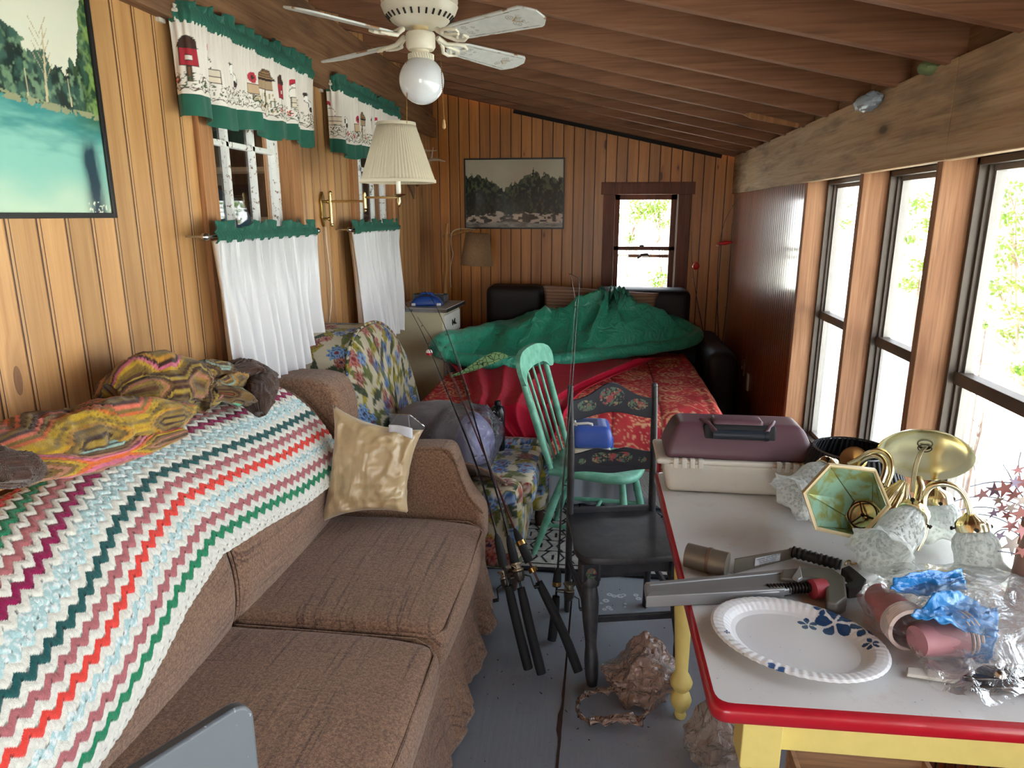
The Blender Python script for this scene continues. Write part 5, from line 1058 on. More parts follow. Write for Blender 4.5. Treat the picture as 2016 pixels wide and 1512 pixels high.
# stitched channels
sx = np.abs(((G[..., 0] + .18) / .26 % 1) - .5) * 2; sy = np.abs(((G[..., 1]) / .30 % 1) - .5) * 2; G[..., 2] += .010 * (1 - sx ** 8) + .006 * (1 - sy ** 8) - .012
uu, vv = np.meshgrid(u * 2.15, np.linspace(0, 2.2, 250), indexing='ij'); qc = damask(uu.ravel(), vv.ravel()); st = ((np.abs(sx - 1) < .02)).ravel(); qc = np.where(st[:, None], qc * .35, qc)
mb = MB(); mb.grid(G); mb.build('quilt', QM, smooth=180, solid=.012, soff=1, cols=qc, label='red and gold paisley quilt spread over the sofa bed', cat='quilt')
# long striped bolster pillow against the dark back
BOL = NB('striped_brown_pillow', rough=.9); X_ = BOL.xyz(BOL.obj()); _s = BOL.math('SINE', BOL.math('MULTIPLY', X_[2], 260)); _c = BOL.mix(BOL.ramp(_s, [(.4, 0), (.6, 1)]), sr(168, 134, 112), sr(140, 106, 88)); BOL.set('col', _c); BOL = BOL.m
a, b_, c_, d_ = at(1066, 625, 1, 5.38), at(1292, 640, 1, 5.38), at(1297, 577, 1, 5.42), at(1068, 560, 1, 5.42)
ob = empty('bed_pillow', a, 'long striped brown pillow standing against the dark sofa bed back', 'pillow'); pillow4([a, b_, c_, d_], .14, 34, .008, 2, .4, .05).build('cover', BOL, ob, smooth=180)
# ================================================================== green collapsed tent-like cover on its hoop
TEAL = NB('green_nylon', rough=.32, spec=.6, sheen=.15); _a = TEAL.noise(TEAL.obj(), 9, 3); TEAL.set('col', TEAL.mix(_a, sr(30, 142, 112), sr(62, 182, 148))); TEAL.bump(TEAL.noise(TEAL.obj(), 11, 4, .55, 1.6), .035, .7); TEAL = TEAL.m
hoop = empty('hooped_cover', (-.2, 4.9, .62), 'green fabric cover on a springy oval hoop, heaped on the sofa bed', 'cover')
rim_px = [(858, 672, .70), (870, 703, .72), (920, 718, .68), (1000, 722, .67), (1100, 716, .67), (1200, 702, .67), (1290, 690, .68), (1355, 680, .70), (1376, 664, .73)]
near = [at(px, py - 6, 2, z + .02) for px, py, z in rim_px]; near[0] = at(857, 686, 1, 4.30); near[-1] = at(1377, 662, 1, 5.30)
far_ = [(.72, 5.42, .78), (.5, 5.46, .86), (.1, 5.46, .9), (-.3, 5.44, .8), (-.65, 5.40, .78), tuple(at(985, 642, 1, 5.2)), tuple(at(930, 657, 1, 4.9)), tuple(at(888, 664, 1, 4.5)), tuple(at(866, 669, 1, 4.36))]
loop = np.array(smooth_line([tuple(p) for p in near] + far_ + [tuple(near[0])], 160, 3))[:-1]
R = .040 + .016 * fbm(np.stack([np.arange(159) * .25, np.zeros(159)], -1), 2, 3); mb = MB(); mb.tube(loop, R, 12, closed=True); mb.build('hoop_sleeve', TEAL, hoop, smooth=180)
sil = [(862, 672), (880, 648), (930, 640), (965, 632), (1000, 624), (1040, 622), (1080, 612), (1130, 600), (1165, 596), (1188, 588), (1215, 586), (1240, 590), (1262, 602), (1295, 604), (1320, 618), (1345, 640), (1372, 655)]
sp_ = np.array([at(px, py, 1, 5.12) for px, py in sil]); cen = np.array([-.2, 4.98]); pk = at(1200, 596, 1, 5.1)[:2]
nr_, nt_ = 120, 260; th = np.linspace(0, 2 * PI, nt_, endpoint=False); lp = loop[:, :2] - cen; lt = np.arctan2(lp[:, 1], lp[:, 0]); o_ = np.argsort(lt); tt = lt[o_]; rr = np.hypot(lp[:, 0], lp[:, 1])[o_]; lz_ = loop[:, 2][o_]
tw = (th + PI) % (2 * PI) - PI; Rr = np.interp(tw, tt, rr, period=2 * PI); Zr = np.interp(tw, tt, lz_, period=2 * PI)
rho = np.linspace(0, 1, nr_); RHO, TH = np.meshgrid(rho, th, indexing='ij'); X = cen[0] + RHO * Rr * np.cos(TH); Y = cen[1] + RHO * Rr * np.sin(TH)
hs = np.interp(X, sp_[:, 0], sp_[:, 2]); hs = np.maximum(hs - .02, .64); bell = np.exp(-np.maximum(0, 5.16 - Y) ** 2 / .085) * np.where(Y > 5.16, np.exp(-(Y - 5.16) ** 2 / .12), 1)
ang = np.arctan2(Y - pk[1], X - pk[0]); dist = np.hypot(X - pk[0], Y - pk[1]); fold = (1 - np.abs(np.sin(ang * 3.4 + 2.2 * vn(np.stack([X * 3, Y * 3], -1), 4)))) ** 1.6; big = ridge(np.stack([X * 2.4 + .6 * Y, Y * 2.0], -1), 3, 9)
Z = .64 + (hs - .64) * bell + (.14 * (fold - .35) * np.exp(-dist / .7) + .24 * (big - .52)) * (1 - RHO ** 6) * np.clip(bell * 1.3, .35, 1)
Z = Z + .055 * (ridge(np.stack([X * 4.6 - Y * 1.5, Y * 3.2], -1), 2, 21) - .5) * (1 - RHO ** 6) * np.clip(bell * 1.3, .5, 1); Z = np.maximum(Z, .642 + .02 * big); k = sstep(.94, 1, RHO); Z = Z * (1 - k) + (Zr - .0) * k
mb = MB(); mb.grid(np.stack([X, Y, Z], -1), cv=True); mb.build('fabric', TEAL, hoop, smooth=180, solid=.0015)
# ================================================================== red cloth slipping off the bed
REDC = NB('crimson_nylon', rough=.6, spec=.25); _a = REDC.noise(REDC.obj(), 6, 3); REDC.set('col', REDC.mix(_a, sr(176, 20, 50), sr(206, 36, 68))); REDC.bump(REDC.noise(REDC.vmul(REDC.obj(), (5, 12, 8)), 1, 4, .6, .8), .012, .5); REDC = REDC.m
Lp = smooth_line([(885, 712), (905, 738), (930, 775), (925, 800), (955, 832), (1010, 870), (1060, 892)], 70, 1); Rp = smooth_line([(1292, 702), (1250, 722), (1200, 742), (1150, 765), (1125, 790), (1100, 850), (1068, 893)], 70, 1)
G = []
for i in range(70):
    row = []
    for j in range(90):
        w = j / 89; px = Lp[i][0] * (1 - w) + Rp[i][0] * w; py = Lp[i][1] * (1 - w) + Rp[i][1] * w + 3 * math.sin(w * 9)
        f = math.sin(w * 16 + i * .06 + 2 * math.sin(w * 5)) * .5 + .5; f = 1 - abs(2 * f - 1) ** .7; q = at(px, py, 2, .655 + .040 * f)
        if q[1] < 3.53 - .04 * f: q = at(px, py, 1, 3.53 - .04 * f)
        row.append(q)
    G.append(row)
mb = MB(); mb.grid(np.array(G)); mb.build('red_cloth', REDC, smooth=180, solid=.003, label='crimson red cloth sliding off the bed foot behind the green chair', cat='cloth')
# green leaf-patterned strip
LF = NB('leaf_print', rough=.5); _v = LF.n('TexVoronoi', 0, {'feature': 'DISTANCE_TO_EDGE'}, Vector=LF.obj(), Scale=34); LF.set('col', LF.mix(LF.ramp(_v, [(.02, 0), (.08, 1)]), sr(26, 60, 34), sr(140, 186, 128))); LF = LF.m
pth = smooth_line([(886, 741), (905, 735), (930, 724), (960, 708), (988, 700), (1000, 702)], 40, 2); wd = np.interp(np.linspace(0, 1, 40), [0, .2, .5, .8, 1], [.004, .010, .030, .034, .004]); G = []
for (px, py), w_ in zip(pth, wd): q = at(px, py, 1, 4.02); G.append([q + np.array([0, .006 * math.cos(a * 2), w_ * a]) for a in np.linspace(-1, 1, 7)])
mb = MB(); mb.grid(np.array(G)); mb.build('leaf_strip', LF, smooth=180, solid=.004, label='leaf-shaped strip printed in light green, lying across the red cloth', cat='strip')

# ================================================================== metal cabinet and what stands on it
CAB = plain('cream_enamel', sr(196, 190, 160), .42, bump=.0002, var=.06); CABW = plain('white_drawer_enamel', sr(206, 206, 202), .4)
T = Matrix.Translation((-1.19, 4.66, 0)) @ Matrix.Rotation(math.radians(-4), 4, 'Z')
cab = empty('metal_cabinet', (-1.19, 4.66, 0), 'cream metal cabinet with chrome-edged top beside the second white curtain', 'cabinet'); ZC = 1.05
mb = MB(T); mb.box((-.17, -.2, .06), (.165, .2, ZC - .03)); mb.build('body', CAB, cab, smooth=0, bevel=.004)
mb = MB(T); mb.box((-.19, -.225, ZC - .03), (.20, .225, ZC)); mb.build('top', plain('speckled_laminate', sr(176, 172, 168), .35, var=.2, vs=120), cab, smooth=0, bevel=.003)
mb = MB(T); mb.box((-.193, -.229, ZC - .026), (.204, -.224, ZC - .004)); mb.box((.199, -.229, ZC - .026), (.204, .229, ZC - .004)); mb.build('chrome_edge', CHROME, cab, smooth=0)
for z0_, z1_ in ((ZC - .19, ZC - .05), (ZC - .36, ZC - .205), (ZC - .66, ZC - .375), (.1, ZC - .675)):
    mb = MB(T); mb.rbox((.16, -.18, z0_), (.178, .18, z1_), .006, .06); d = mb.build('drawer', CABW, cab, smooth=40)
    zc_ = (z0_ + z1_) / 2; mb = MB(T)
    for s_ in (-1, 1): mb.add(*(lambda V: (V, [(0, 1, 2, 3), (7, 6, 5, 4), (0, 4, 5, 1), (1, 5, 6, 2), (2, 6, 7, 3), (3, 7, 4, 0)]))([(x, s_ * y, zc_ + z) for x in (.179, .184) for y, z in ((.006, 0), (.03, .022), (.034, -.006), (.022, -.022))]))
    mb.tube([(.182, -.02, zc_ - .004), (.20, 0, zc_ - .01), (.182, .02, zc_ - .004)], .004, 6); mb.build('handle', plain('black_iron', sr(30, 28, 26), .5, .6), d)
q = at(835, 590, 2, ZC); rad = empty('radio', (-1.24, 4.78, ZC), 'dark grey table radio at the back of the cream cabinet', 'radio')
mb = MB(T); mb.rbox((-.14, .08, ZC), (.10, .17, ZC + .055), .008, .03); mb.build('case', plain('radio_grey', sr(64, 66, 72), .5), rad, smooth=40)
mb = MB(T); 
for i in range(14): mb.box((-.12 + .012 * i, .077, ZC + .012), (-.115 + .012 * i, .081, ZC + .044))
mb.build('speaker_grille', plain('grille_dark', sr(28, 28, 32), .6), rad, smooth=0)
mb = MB(T); 
for i in range(5): mb.cyl((.02 + i * .014, .10, ZC + .055), (.02 + i * .014, .10, ZC + .060), .004, n=8)
mb.build('button_row', plain('pale_buttons', sr(150, 150, 150), .4), rad)
BLU = plain('blue_plastic', sr(30, 70, 150), .3, var=.08)
gad = empty('handheld_sander', (-1.12, 4.55, ZC), 'blue plastic car-shaped gadget with white corners on the cream cabinet', 'gadget')
mb = MB(T @ Matrix.Translation((.02, -.08, ZC)) @ Matrix.Rotation(.2, 4, 'Z'))
def fn(V): V = V.copy(); t = (V[:, 2]) / .06; V[:, 0] *= 1 - .35 * np.clip(t, 0, 1) ** 2; V[:, 1] *= 1 - .3 * np.clip(t, 0, 1) ** 2; V[:, 2] += .012 * np.cos(V[:, 0] / .11 * 2.2) * (V[:, 2] > .02); return V
mb.rbox((-.11, -.06, 0), (.11, .06, .055), .018, .015, fn); mb.build('body', BLU, gad, smooth=180); gad.name = 'plastic_gadget'
for sx in (-1, 1): mb = MB(T @ Matrix.Translation((.02, -.08, ZC)) @ Matrix.Rotation(.2, 4, 'Z')); mb.rbox((sx * .085 - .014, -.068, .004), (sx * .085 + .014, -.054, .022), .004, .01); mb.build('clip', plain('white_clip', sr(220, 222, 226), .4), gad, label='white corner clip')
mb = MB(T @ Matrix.Translation((.02, -.08, ZC)) @ Matrix.Rotation(.2, 4, 'Z')); mb.tube([(-.05, 0, .058), (-.03, 0, .082), (.03, 0, .082), (.05, 0, .058)], .008, 8); mb.build('handle', BLU, gad)

# ================================================================== branch floor lamp behind the cabinet
WOODL = lumber('peeled_branch', 2, sr(190, 142, 86), sr(150, 104, 60)); bl = at(878, 500, 1, 5.25)
fl = empty('floor_lamp', (bl[0], 5.25, 0), 'branch floor lamp with brown burlap shade in the far left corner', 'floor lamp')
pts = [(bl[0], 5.25, .03)] + [tuple(at(px, py, 1, 5.25)) for px, py in ((876, 566), (878, 530), (879, 500), (878, 470), (880, 440))]; pts.insert(1, (bl[0], 5.25, .6))
mb = MB(); mb.tube(pts, [.022, .017, .016, .015, .017, .014, .010], 10); mb.build('pole', WOODL, fl, smooth=60)
mb = MB(); mb.lathe([(.001, 0), (.13, 0), (.13, .02), (.10, .035), (.001, .035)], o=(bl[0], 5.25, 0), n=24); mb.build('base', WOODL, fl)
mb = MB(); mb.tube([at(px, py, 1, Y) for px, py, Y in ((872, 466, 5.26), (895, 460, 5.24), (915, 455, 5.22), (940, 452, 5.20))], [.010, .013, .011, .006], 8); mb.build('branch_arm', WOODL, fl)
mb = MB(); mb.tube(smooth_line([tuple(at(px, py, 1, 5.2)) for px, py in ((938, 452), (915, 449), (893, 452), (887, 465), (889, 490), (893, 500), (888, 515), (886, 540), (888, 566))], 50, 2), .003, 6); mb.build('cord', plain('pale_cord', sr(190, 176, 150), .6), fl)
t0, t1 = at(938, 459, 1, 5.2), at(938, 522, 1, 5.2); ax_ = np.array([.05, 0, 1.0]); ax_ /= np.linalg.norm(ax_)
BURL = NB('burlap', rough=.95); _w = BURL.noise(BURL.obj(), 240, 3, .7); BURL.set('col', BURL.mix(BURL.ramp(_w, [(.3, 0), (.7, 1)]), sr(92, 66, 44), sr(150, 116, 80))); BURL.bump(_w, .002); BURL = BURL.m
M = frame3((1, 0, -.05), ax_); hh = np.linalg.norm(t0 - t1); mb = MB(); mb.lathe([(.122, 0), (.088, hh)], o=t1, M=M, n=48); mb.build('shade', BURL, fl, smooth=60, solid=.003)

# ================================================================== floral armchair
FLO = painted('floral_tapestry', rough=.85, weave=.0008, wscale=600, sheen=.15, extra=.18)
fch = empty('floral_armchair', (-.85, 3.28, 0), 'floral tapestry armchair in blue, rust and olive behind the brown sofa', 'armchair')
yz = [(2.86, .30), (2.84, .60), (2.84, .84), (2.90, 1.0), (3.02, 1.09), (3.20, 1.125), (3.42, 1.11), (3.60, 1.03), (3.72, .90), (3.78, .72), (3.80, .50), (3.80, .30)]
cr = smooth_line(yz, 110, 2)[::-1]; c0 = np.array([3.31, .62]); G = []
stations = [(-1.425, .90), (-1.42, .97), (-1.40, 1.0)] + [(-1.40 + .30 * k / 22, 1.0) for k in range(1, 23)] + [(-1.09, .985), (-1.075, .96), (-1.06, .915), (-1.055, .86), (-1.05, .80), (-1.05, .70), (-1.048, .58), (-1.046, .46), (-1.045, .34), (-1.045, .2), (-1.045, .08)]
for x, k in stations:
    q = c0 + (cr - c0) * k; xs_ = x + np.where(True, (1.12 - q[:, 1]) * .16 * sstep(-1.30, -1.08, x), 0) - .045 * sstep(-1.2, -1.05, x); G.append(np.stack([xs_, q[:, 0], q[:, 1]], -1))
G = np.array(G); 
def dens(G, m=3):
    a = G
    for ax in (0,):
        n = a.shape[0]; t = np.linspace(0, n - 1, (n - 1) * m + 1); i = np.clip(t.astype(int), 0, n - 2); f = (t - i)[:, None, None]; a = a[i] * (1 - f) + a[i + 1] * f
    return a
G = dens(G, 3); arc = np.cumsum(np.concatenate([[0], np.linalg.norm(np.diff(cr, axis=0), axis=1)])); nx = G.shape[0]
G2 = np.stack([resamp(G[i], 330) for i in range(nx)]); dd = np.cumsum(np.concatenate([[0], np.linalg.norm(np.diff(G2[:, 165], axis=0), axis=1)]))
uu = np.broadcast_to(np.linspace(0, arc[-1], 330)[None], (nx, 330)).copy(); vv = np.broadcast_to(dd[:, None], (nx, 330)).copy()
front = np.arange(nx) > nx * .66; uu[front] = G2[front][:, :, 1]; vv[front] = G2[front][:, :, 2] + 7
mb = MB(); mb.grid(G2); mb.build('backrest', FLO, fch, smooth=180, cols=floral(uu.ravel(), vv.ravel(), 1, 1.25))
k = int(nx * .665); pp = G2[k][8:-8] ; mb = MB(); mb.tube(pp + (pp - np.array([pp[:, 0].mean(), 3.31, .62])) / 60, .007, 8); mb.build('piping', painted('floral_piping', rough=.9), fch, cols=lambda V: floral(V[:, 1], V[:, 2], 4, .6), smooth=60)
def fbox(nm, a, b_, r, fn=None, seed=2, step=.008, parent=fch, sc=1.2):
    mb = MB(); mb.rbox(a, b_, r, step, fn); return mb.build(nm, FLO, parent, smooth=180, cols=paint_faces(mb, lambda u, v: floral(u, v, seed, sc)))
fbox('seat_cushion', (-1.05, 2.93, .34), (-.275, 3.385, .475), .05, puff((-1.05, 2.93, .34), (-.275, 3.385, .475), 1, 2, 0, .02), 2)
fbox('base', (-1.30, 2.92, .10), (-.33, 3.43, .345), .02, None, 3, .012)
def armfn(V):
    V = V.copy(); t = sstep(.30, .50, V[:, 2]); yc = 2.82 if V[:, 1].mean() < 3.2 else 3.46; V[:, 1] = yc + (V[:, 1] - yc) * (.75 + .35 * t); return V
fbox('arm', (-1.08, 2.745, .10), (-.32, 2.90, .515), .06, armfn, 4); fbox('arm', (-1.08, 3.39, .10), (-.25, 3.53, .50), .06, armfn, 5)
for x, y in ((-.36, 2.80), (-.30, 3.46), (-1.2, 2.95), (-1.2, 3.46)): mb = MB(); mb.lathe([(.001, 0), (.018, 0), (.026, .05), (.022, .10), (.001, .10)], o=(x, y, 0), n=14); mb.build('leg', plain('dark_wood_leg', sr(58, 38, 28), .5), fch)
# clothes in clear bag on the chair
GREY = NB('grey_knit', rough=.95, sheen=.3); _a = GREY.noise(GREY.obj(), 16, 3); GREY.set('col', GREY.mix(_a, sr(104, 98, 104), sr(134, 128, 138))); GREY.bump(GREY.noise(GREY.obj(), 120, 3), .003); GREY = GREY.m
CLEAR = film('clear_bag_film', (.86, .87, .92), opac=.10, rough=.15, glos=.22, bump=(22, .02))
m0 = at(862, 860, 1, 3.16); fc0 = empty('folded_clothes', (m0[0], 3.16, .5), 'grey and lilac clothes bunched in a clear bag on the floral armchair', 'clothes')
def cfn(V): V = V.copy(); return V
crumple((m0[0] - .03, 3.20, .50), (.21, .18, .145), .16, 1.3, 11, 60, 36).build('sweater', GREY, fc0, smooth=180)
LIL = plain('lilac_knit', sr(128, 128, 176), .9, bump=.002); m1 = at(935, 870, 1, 3.10)
crumple((m1[0] - .01, 3.12, .50), (.095, .15, .125), .14, 1.4, 5, 50, 30).build('lilac_sweater', LIL, fc0, smooth=180)
bg = crumple((m1[0] - .035, 3.08, .495), (.15, .20, .155), .24, 2.0, 8, 60, 36).build('clear_bag', CLEAR, smooth=180, label='clear crinkled plastic bag around the lilac clothes on the floral armchair', cat='bag')
q = [at(766, 815, 1, 2.93), at(806, 817, 1, 2.95), at(838, 842, 1, 2.97), at(815, 872, 1, 2.96), at(770, 860, 1, 2.93)]
zp = empty('zip_bag', q[4], 'small empty clear zip bag standing behind the gold satin pillow', 'bag'); mb = MB(); mb.add(q + [p + np.array([0, .012, 0]) for p in q], [(0, 1, 2, 3, 4), (9, 8, 7, 6, 5), (0, 5, 6, 1), (1, 6, 7, 2), (2, 7, 8, 3), (3, 8, 9, 4), (4, 9, 5, 0)]); mb.build('film', film('zip_film', (.8, .82, .86), .22, .2, .2, (12, .006)), zp, smooth=0)
mb = MB(); mb.tube([q[0] + (q[1] - q[0]) * .95, q[1] * .5 + q[3] * .5 + (q[0] - q[1]) * .1], .002, 6); mb.build('zip_seam', plain('milky_plastic', sr(226, 226, 232), .3), zp)
def text_mesh(txt, size, loc, M, mat, name, parent, ext=.0004):
    cu = bpy.data.curves.new(name, 'FONT'); cu.body = txt; cu.size = size; cu.extrude = ext; cu.align_x = 'CENTER'; cu.align_y = 'CENTER'
    o = bpy.data.objects.new(name, cu); COL.objects.link(o); dg = bpy.context.evaluated_depsgraph_get(); me = bpy.data.meshes.new_from_object(o.evaluated_get(dg)); bpy.data.objects.remove(o)
    V = np.array([v.co[:] for v in me.vertices]); F = [tuple(p.vertices) for p in me.polygons]; bpy.data.meshes.remove(me)
    mb = MB(); mb.add(V @ np.array(M).T + np.array(loc), F); return mb.build(name, mat, parent, smooth=0)
BY = 3.30; bq = at(980, 872, 1, BY); bt = empty('black_bottle', (bq[0], BY, .49), 'black bottle with white lettering and round emblem, under the red cloth', 'bottle')
mb = MB(); mb.lathe([(.001, 0), (.034, 0), (.037, .006), (.037, .20), (.03, .225), (.016, .235), (.015, .255), (.001, .256)], o=(bq[0], BY, .49), n=36); mb.build('body', plain('black_bottle_plastic', sr(16, 18, 24), .25), bt, smooth=50)
WHT = plain('white_ink', sr(206, 210, 212), .6); Mt = np.array([[1, 0, 0], [0, 0, 1], [0, -1, 0]]).T
Mt = np.array([(1, 0, 0), (0, 0, 1), (0, -1, 0)]).T
for tx, sz, z in (('WALK', .017, .662), ('WOMEN', .015, .645), ('NATURAL', .007, .585)): text_mesh(tx, sz, (bq[0], BY - .0375, z), Mt, WHT, 'lettering', bt)
mb = MB(); mb.lathe([(.001, 0), (.014, 0), (.014, .0006), (.001, .0006)], o=(bq[0], BY - .0375, .613), M=np.array([(1, 0, 0), (0, 0, 1), (0, -1, 0)]).T, n=24); mb.build('emblem', plain('emblem_ink', sr(176, 190, 160), .6), bt)
mb = MB(); mb.tube([(bq[0] - .012 + .006 * math.cos(t), BY - .038, .69 + .012 * math.sin(t)) for t in np.linspace(.3, 5.6, 14)], .0012, 5); mb.build('swirl', WHT, bt)

# ================================================================== rug
RUG = painted('woven_rug', rough=1.0, weave=.003, wscale=260, extra=.3)
def rugc(V):
    x, y = V[:, 0], V[:, 1]; P = np.stack([x, y], -1); n = len(V); c = lerp(np.tile(sr(198, 196, 190), (n, 1)), np.tile(sr(150, 148, 144), (n, 1)), fbm(P * 70, 2, 1)); blk = np.array(sr(26, 26, 30))
    d = y - 2.97; c = np.where(((d < .028) | ((d > .055) & (d < .068)))[:, None], blk, c); x = x * .75; I = np.round(x / .10); J = np.floor((y - 3.04) / .12); fx = (x + .05 * (J % 2)) / .10 % 1 - .5; fy = (y - 3.04) / .12 % 1 - .5; hexl = (np.abs(np.abs(fx) + .5 * np.abs(fy) - .42) < .045) | ((np.abs(fy) > .44) & (np.abs(fx) > .2)) | ((np.abs(fx) < .04) & (np.abs(fy) < .2))
    c = np.where((hexl & (d > .075))[:, None], blk, c); return c
mb = MB(); xs, ys = np.meshgrid(np.linspace(-.78, .98, 420), np.linspace(2.97, 3.70, 190), indexing='ij'); mb.grid(np.stack([xs, ys, .012 + .002 * fbm(np.stack([xs * 20, ys * 20], -1), 2)], -1)); mb.build('rug', RUG, smooth=180, solid=.010, soff=-1, cols=rugc, label='black and white hexagon-patterned rug under the green chair', cat='rug')

# ================================================================== green windsor chair
GRN = NB('worn_green_paint', rough=.55); _a = GRN.noise(GRN.obj(), 14, 4, .6); GRN.set('col', GRN.mix(GRN.ramp(_a, [(.35, 0), (.65, 1)]), sr(86, 154, 130), sr(128, 194, 170))); GRN = GRN.m
gc = (-.0, 3.27); gT = Matrix.Translation((gc[0], gc[1], 0)) @ Matrix.Rotation(math.radians(-10), 4, 'Z')
gch = empty('green_chair', (gc[0], gc[1], 0), 'pale green painted spindle-back wooden chair at the foot of the bed', 'chair')
mb = MB(gT); o_ = smooth_line([(-.20, -.19), (-.06, -.205), (.10, -.225), (.20, -.20), (.235, -.10), (.24, 0), (.235, .10), (.20, .20), (.10, .225), (-.06, .205), (-.20, .19), (-.225, 0), (-.20, -.19)], 60, 2)[:-1]
G = []
for k_, z in ((.93, .43), (.985, .436), (1, .45), (.995, .462), (.96, .468), (.80, .464), (.4, .458), (.02, .457)): G.append([(x * k_, y * k_, z) for x, y in o_])
mb.grid(np.array(G), cv=True); mb.f.append(tuple(range(len(o_) - 1, -1, -1))); mb.build('seat', GRN, gch, smooth=60)
feet = {(-1, -1): (-.27, -.20), (-1, 1): (-.26, .22), (1, -1): (.20, -.24), (1, 1): (.24, .22)}
top = {(-1, -1): (-.13, -.12), (-1, 1): (-.13, .12), (1, -1): (.15, -.15), (1, 1): (.15, .15)}
for k_ in feet:
    a = np.array(top[k_] + (.435,)); b_ = np.array(feet[k_] + (.0,)); mb = MB(gT); mb.tube([a, a + (b_ - a) * .3, a + (b_ - a) * .55, a + (b_ - a) * .8, b_], [.014, .019, .020, .016, .012], 12); mb.build('leg', GRN, gch, smooth=60)
def legp(k_, t): a = np.array(top[k_] + (.435,)); b_ = np.array(feet[k_] + (.0,)); return a + (b_ - a) * t
for s_ in (-1, 1): mb = MB(gT); mb.tube([legp((-1, s_), .62), (legp((-1, s_), .62) + legp((1, s_), .58)) / 2, legp((1, s_), .58)], [.009, .013, .009], 10); mb.build('stretcher', GRN, gch)
mb = MB(gT); mb.tube([legp((-1, -1), .35), legp((-1, 1), .35)], .010, 10); mb.build('stretcher', GRN, gch)
mb = MB(gT); mb.tube([(legp((-1, -1), .62) + legp((1, -1), .58)) / 2, (legp((-1, 1), .62) + legp((1, 1), .58)) / 2], .010, 10); mb.build('stretcher', GRN, gch)
def bk(t, y): return np.array([-.185 - .17 * t - .03 * math.sin(PI * t) * 0 + .02 * (1 - (y / .2) ** 2) * (-1) , y, .46 + .53 * t])
for s_ in (-1, 1):
    mb = MB(gT); mb.tube([bk(t, s_ * (.175 + .045 * t)) for t in np.linspace(0, .97, 8)], [.013, .015, .017, .017, .016, .015, .014, .012], 12); mb.build('back_post', GRN, gch, smooth=60)
for y in (-.11, -.04, .04, .11): mb = MB(gT); mb.tube([bk(t, y * (1 + .25 * t)) for t in np.linspace(0, .86, 5)], [.006, .0075, .008, .007, .006], 10); mb.build('spindle', GRN, gch, smooth=60)
cp = smooth_line([(-.215, .80), (-.235, .87), (-.235, .95), (-.20, 1.01), (-.10, 1.045), (0, 1.05), (.10, 1.045), (.20, 1.01), (.235, .95), (.235, .87), (.215, .80), (.185, .79), (.165, .83), (.12, .865), (0, .88), (-.12, .865), (-.165, .83), (-.185, .79), (-.215, .80)], 90, 1)[:-1]
V = []; 
for d in (-.011, .011):
    for y, t in cp: p_ = bk(t, y * .95); V.append((p_[0] + d + .05 * (1 - (y / .22) ** 2) * -.6 + .02, p_[1], p_[2]))
n = len(cp); mb = MB(gT); 
# strip triangulate between upper and lower edges via columns
cols_ = np.linspace(-.232, .232, 41); G = []
def yr(y):
    ay = abs(y); hi = np.interp(ay, [0, .10, .17, .21, .228, .235], [1.05, 1.045, 1.02, .985, .955, .90]); lo = np.interp(ay, [0, .12, .15, .175, .19, .21, .225, .235], [.88, .868, .845, .80, .79, .795, .83, .90]); return lo, hi
for side in (0, 1):
    g = []
    for y in (cols_ if side == 0 else cols_[::-1]):
        lo, hi = yr(y); g.append([(bk(t, y)[0] + (.011 if side == 0 else -.011) + .016, y * 1.2, bk(t, y)[2]) for t in np.linspace(lo, hi, 8)])
    G += g
mb.grid(np.array(G), cu=True); 
F = mb.f; N8 = 8; nn = len(G)
for i in range(20 + 20): 
    a, b2 = i, nn - 1 - i; F.append((a * 8, b2 * 8, (b2 - 1) * 8, (a + 1) * 8)); F.append((a * 8 + 7, (a + 1) * 8 + 7, (b2 - 1) * 8 + 7, b2 * 8 + 7))
mb.build('crest_rail', GRN, gch, smooth=50)

# blue and cream small tackle box on the green chair
tb = empty('tackle_box', (-.0, 3.13, .465), 'small blue and cream tackle box sitting on the green chair seat', 'tackle box')
bx0 = at(1128, 922, 2, .468); bx1 = at(1195, 926, 2, .468); Lb = bx1[0] - bx0[0]; tT = Matrix.Translation((bx0[0] + Lb / 2, bx0[1] + .10, .467)) @ Matrix.Rotation(math.radians(4), 4, 'Z')
CREAM = plain('cream_plastic', sr(206, 200, 182), .45); BLUEP = plain('cornflower_plastic', sr(62, 92, 176), .38)
def taper(k, z0, z1):
    def fn(V): V = V.copy(); t = np.clip((V[:, 2] - z0) / (z1 - z0), 0, 1); V[:, 0] *= 1 + k * t; V[:, 1] *= 1 + k * t; return V
    return fn
mb = MB(tT); mb.rbox((-.085, -.09, 0), (.085, .09, .10), .018, .02, taper(.10, 0, .1)); mb.build('base', CREAM, tb, smooth=60)
mb = MB(tT); mb.rbox((-.098, -.103, .098), (.098, .103, .205), .03, .02, taper(-.10, .14, .205)); ld = mb.build('lid', BLUEP, tb, smooth=60)
mb = MB(tT); mb.box((-.07, -.05, .196), (.03, .05, .2055)); mb.build('handle_well', plain('deep_blue', sr(34, 52, 104), .5), ld, smooth=0)
mb = MB(tT); mb.tube([(-.075, -.055, .203), (-.075, -.055, .212), (-.02, -.055, .216), (.0, -.055, .212), (.0, -.055, .203)], .006, 8); mb.tube([(-.08, -.055, .210), (-.085, .04, .210)], .008, 8); mb.build('handle', plain('white_handle', sr(220, 218, 208), .4), tb, label='white handle')
mb = MB(tT); mb.box((.09, -.02, .08), (.108, .03, .13)); mb.build('latch', BLUEP, tb, smooth=0, bevel=.002)

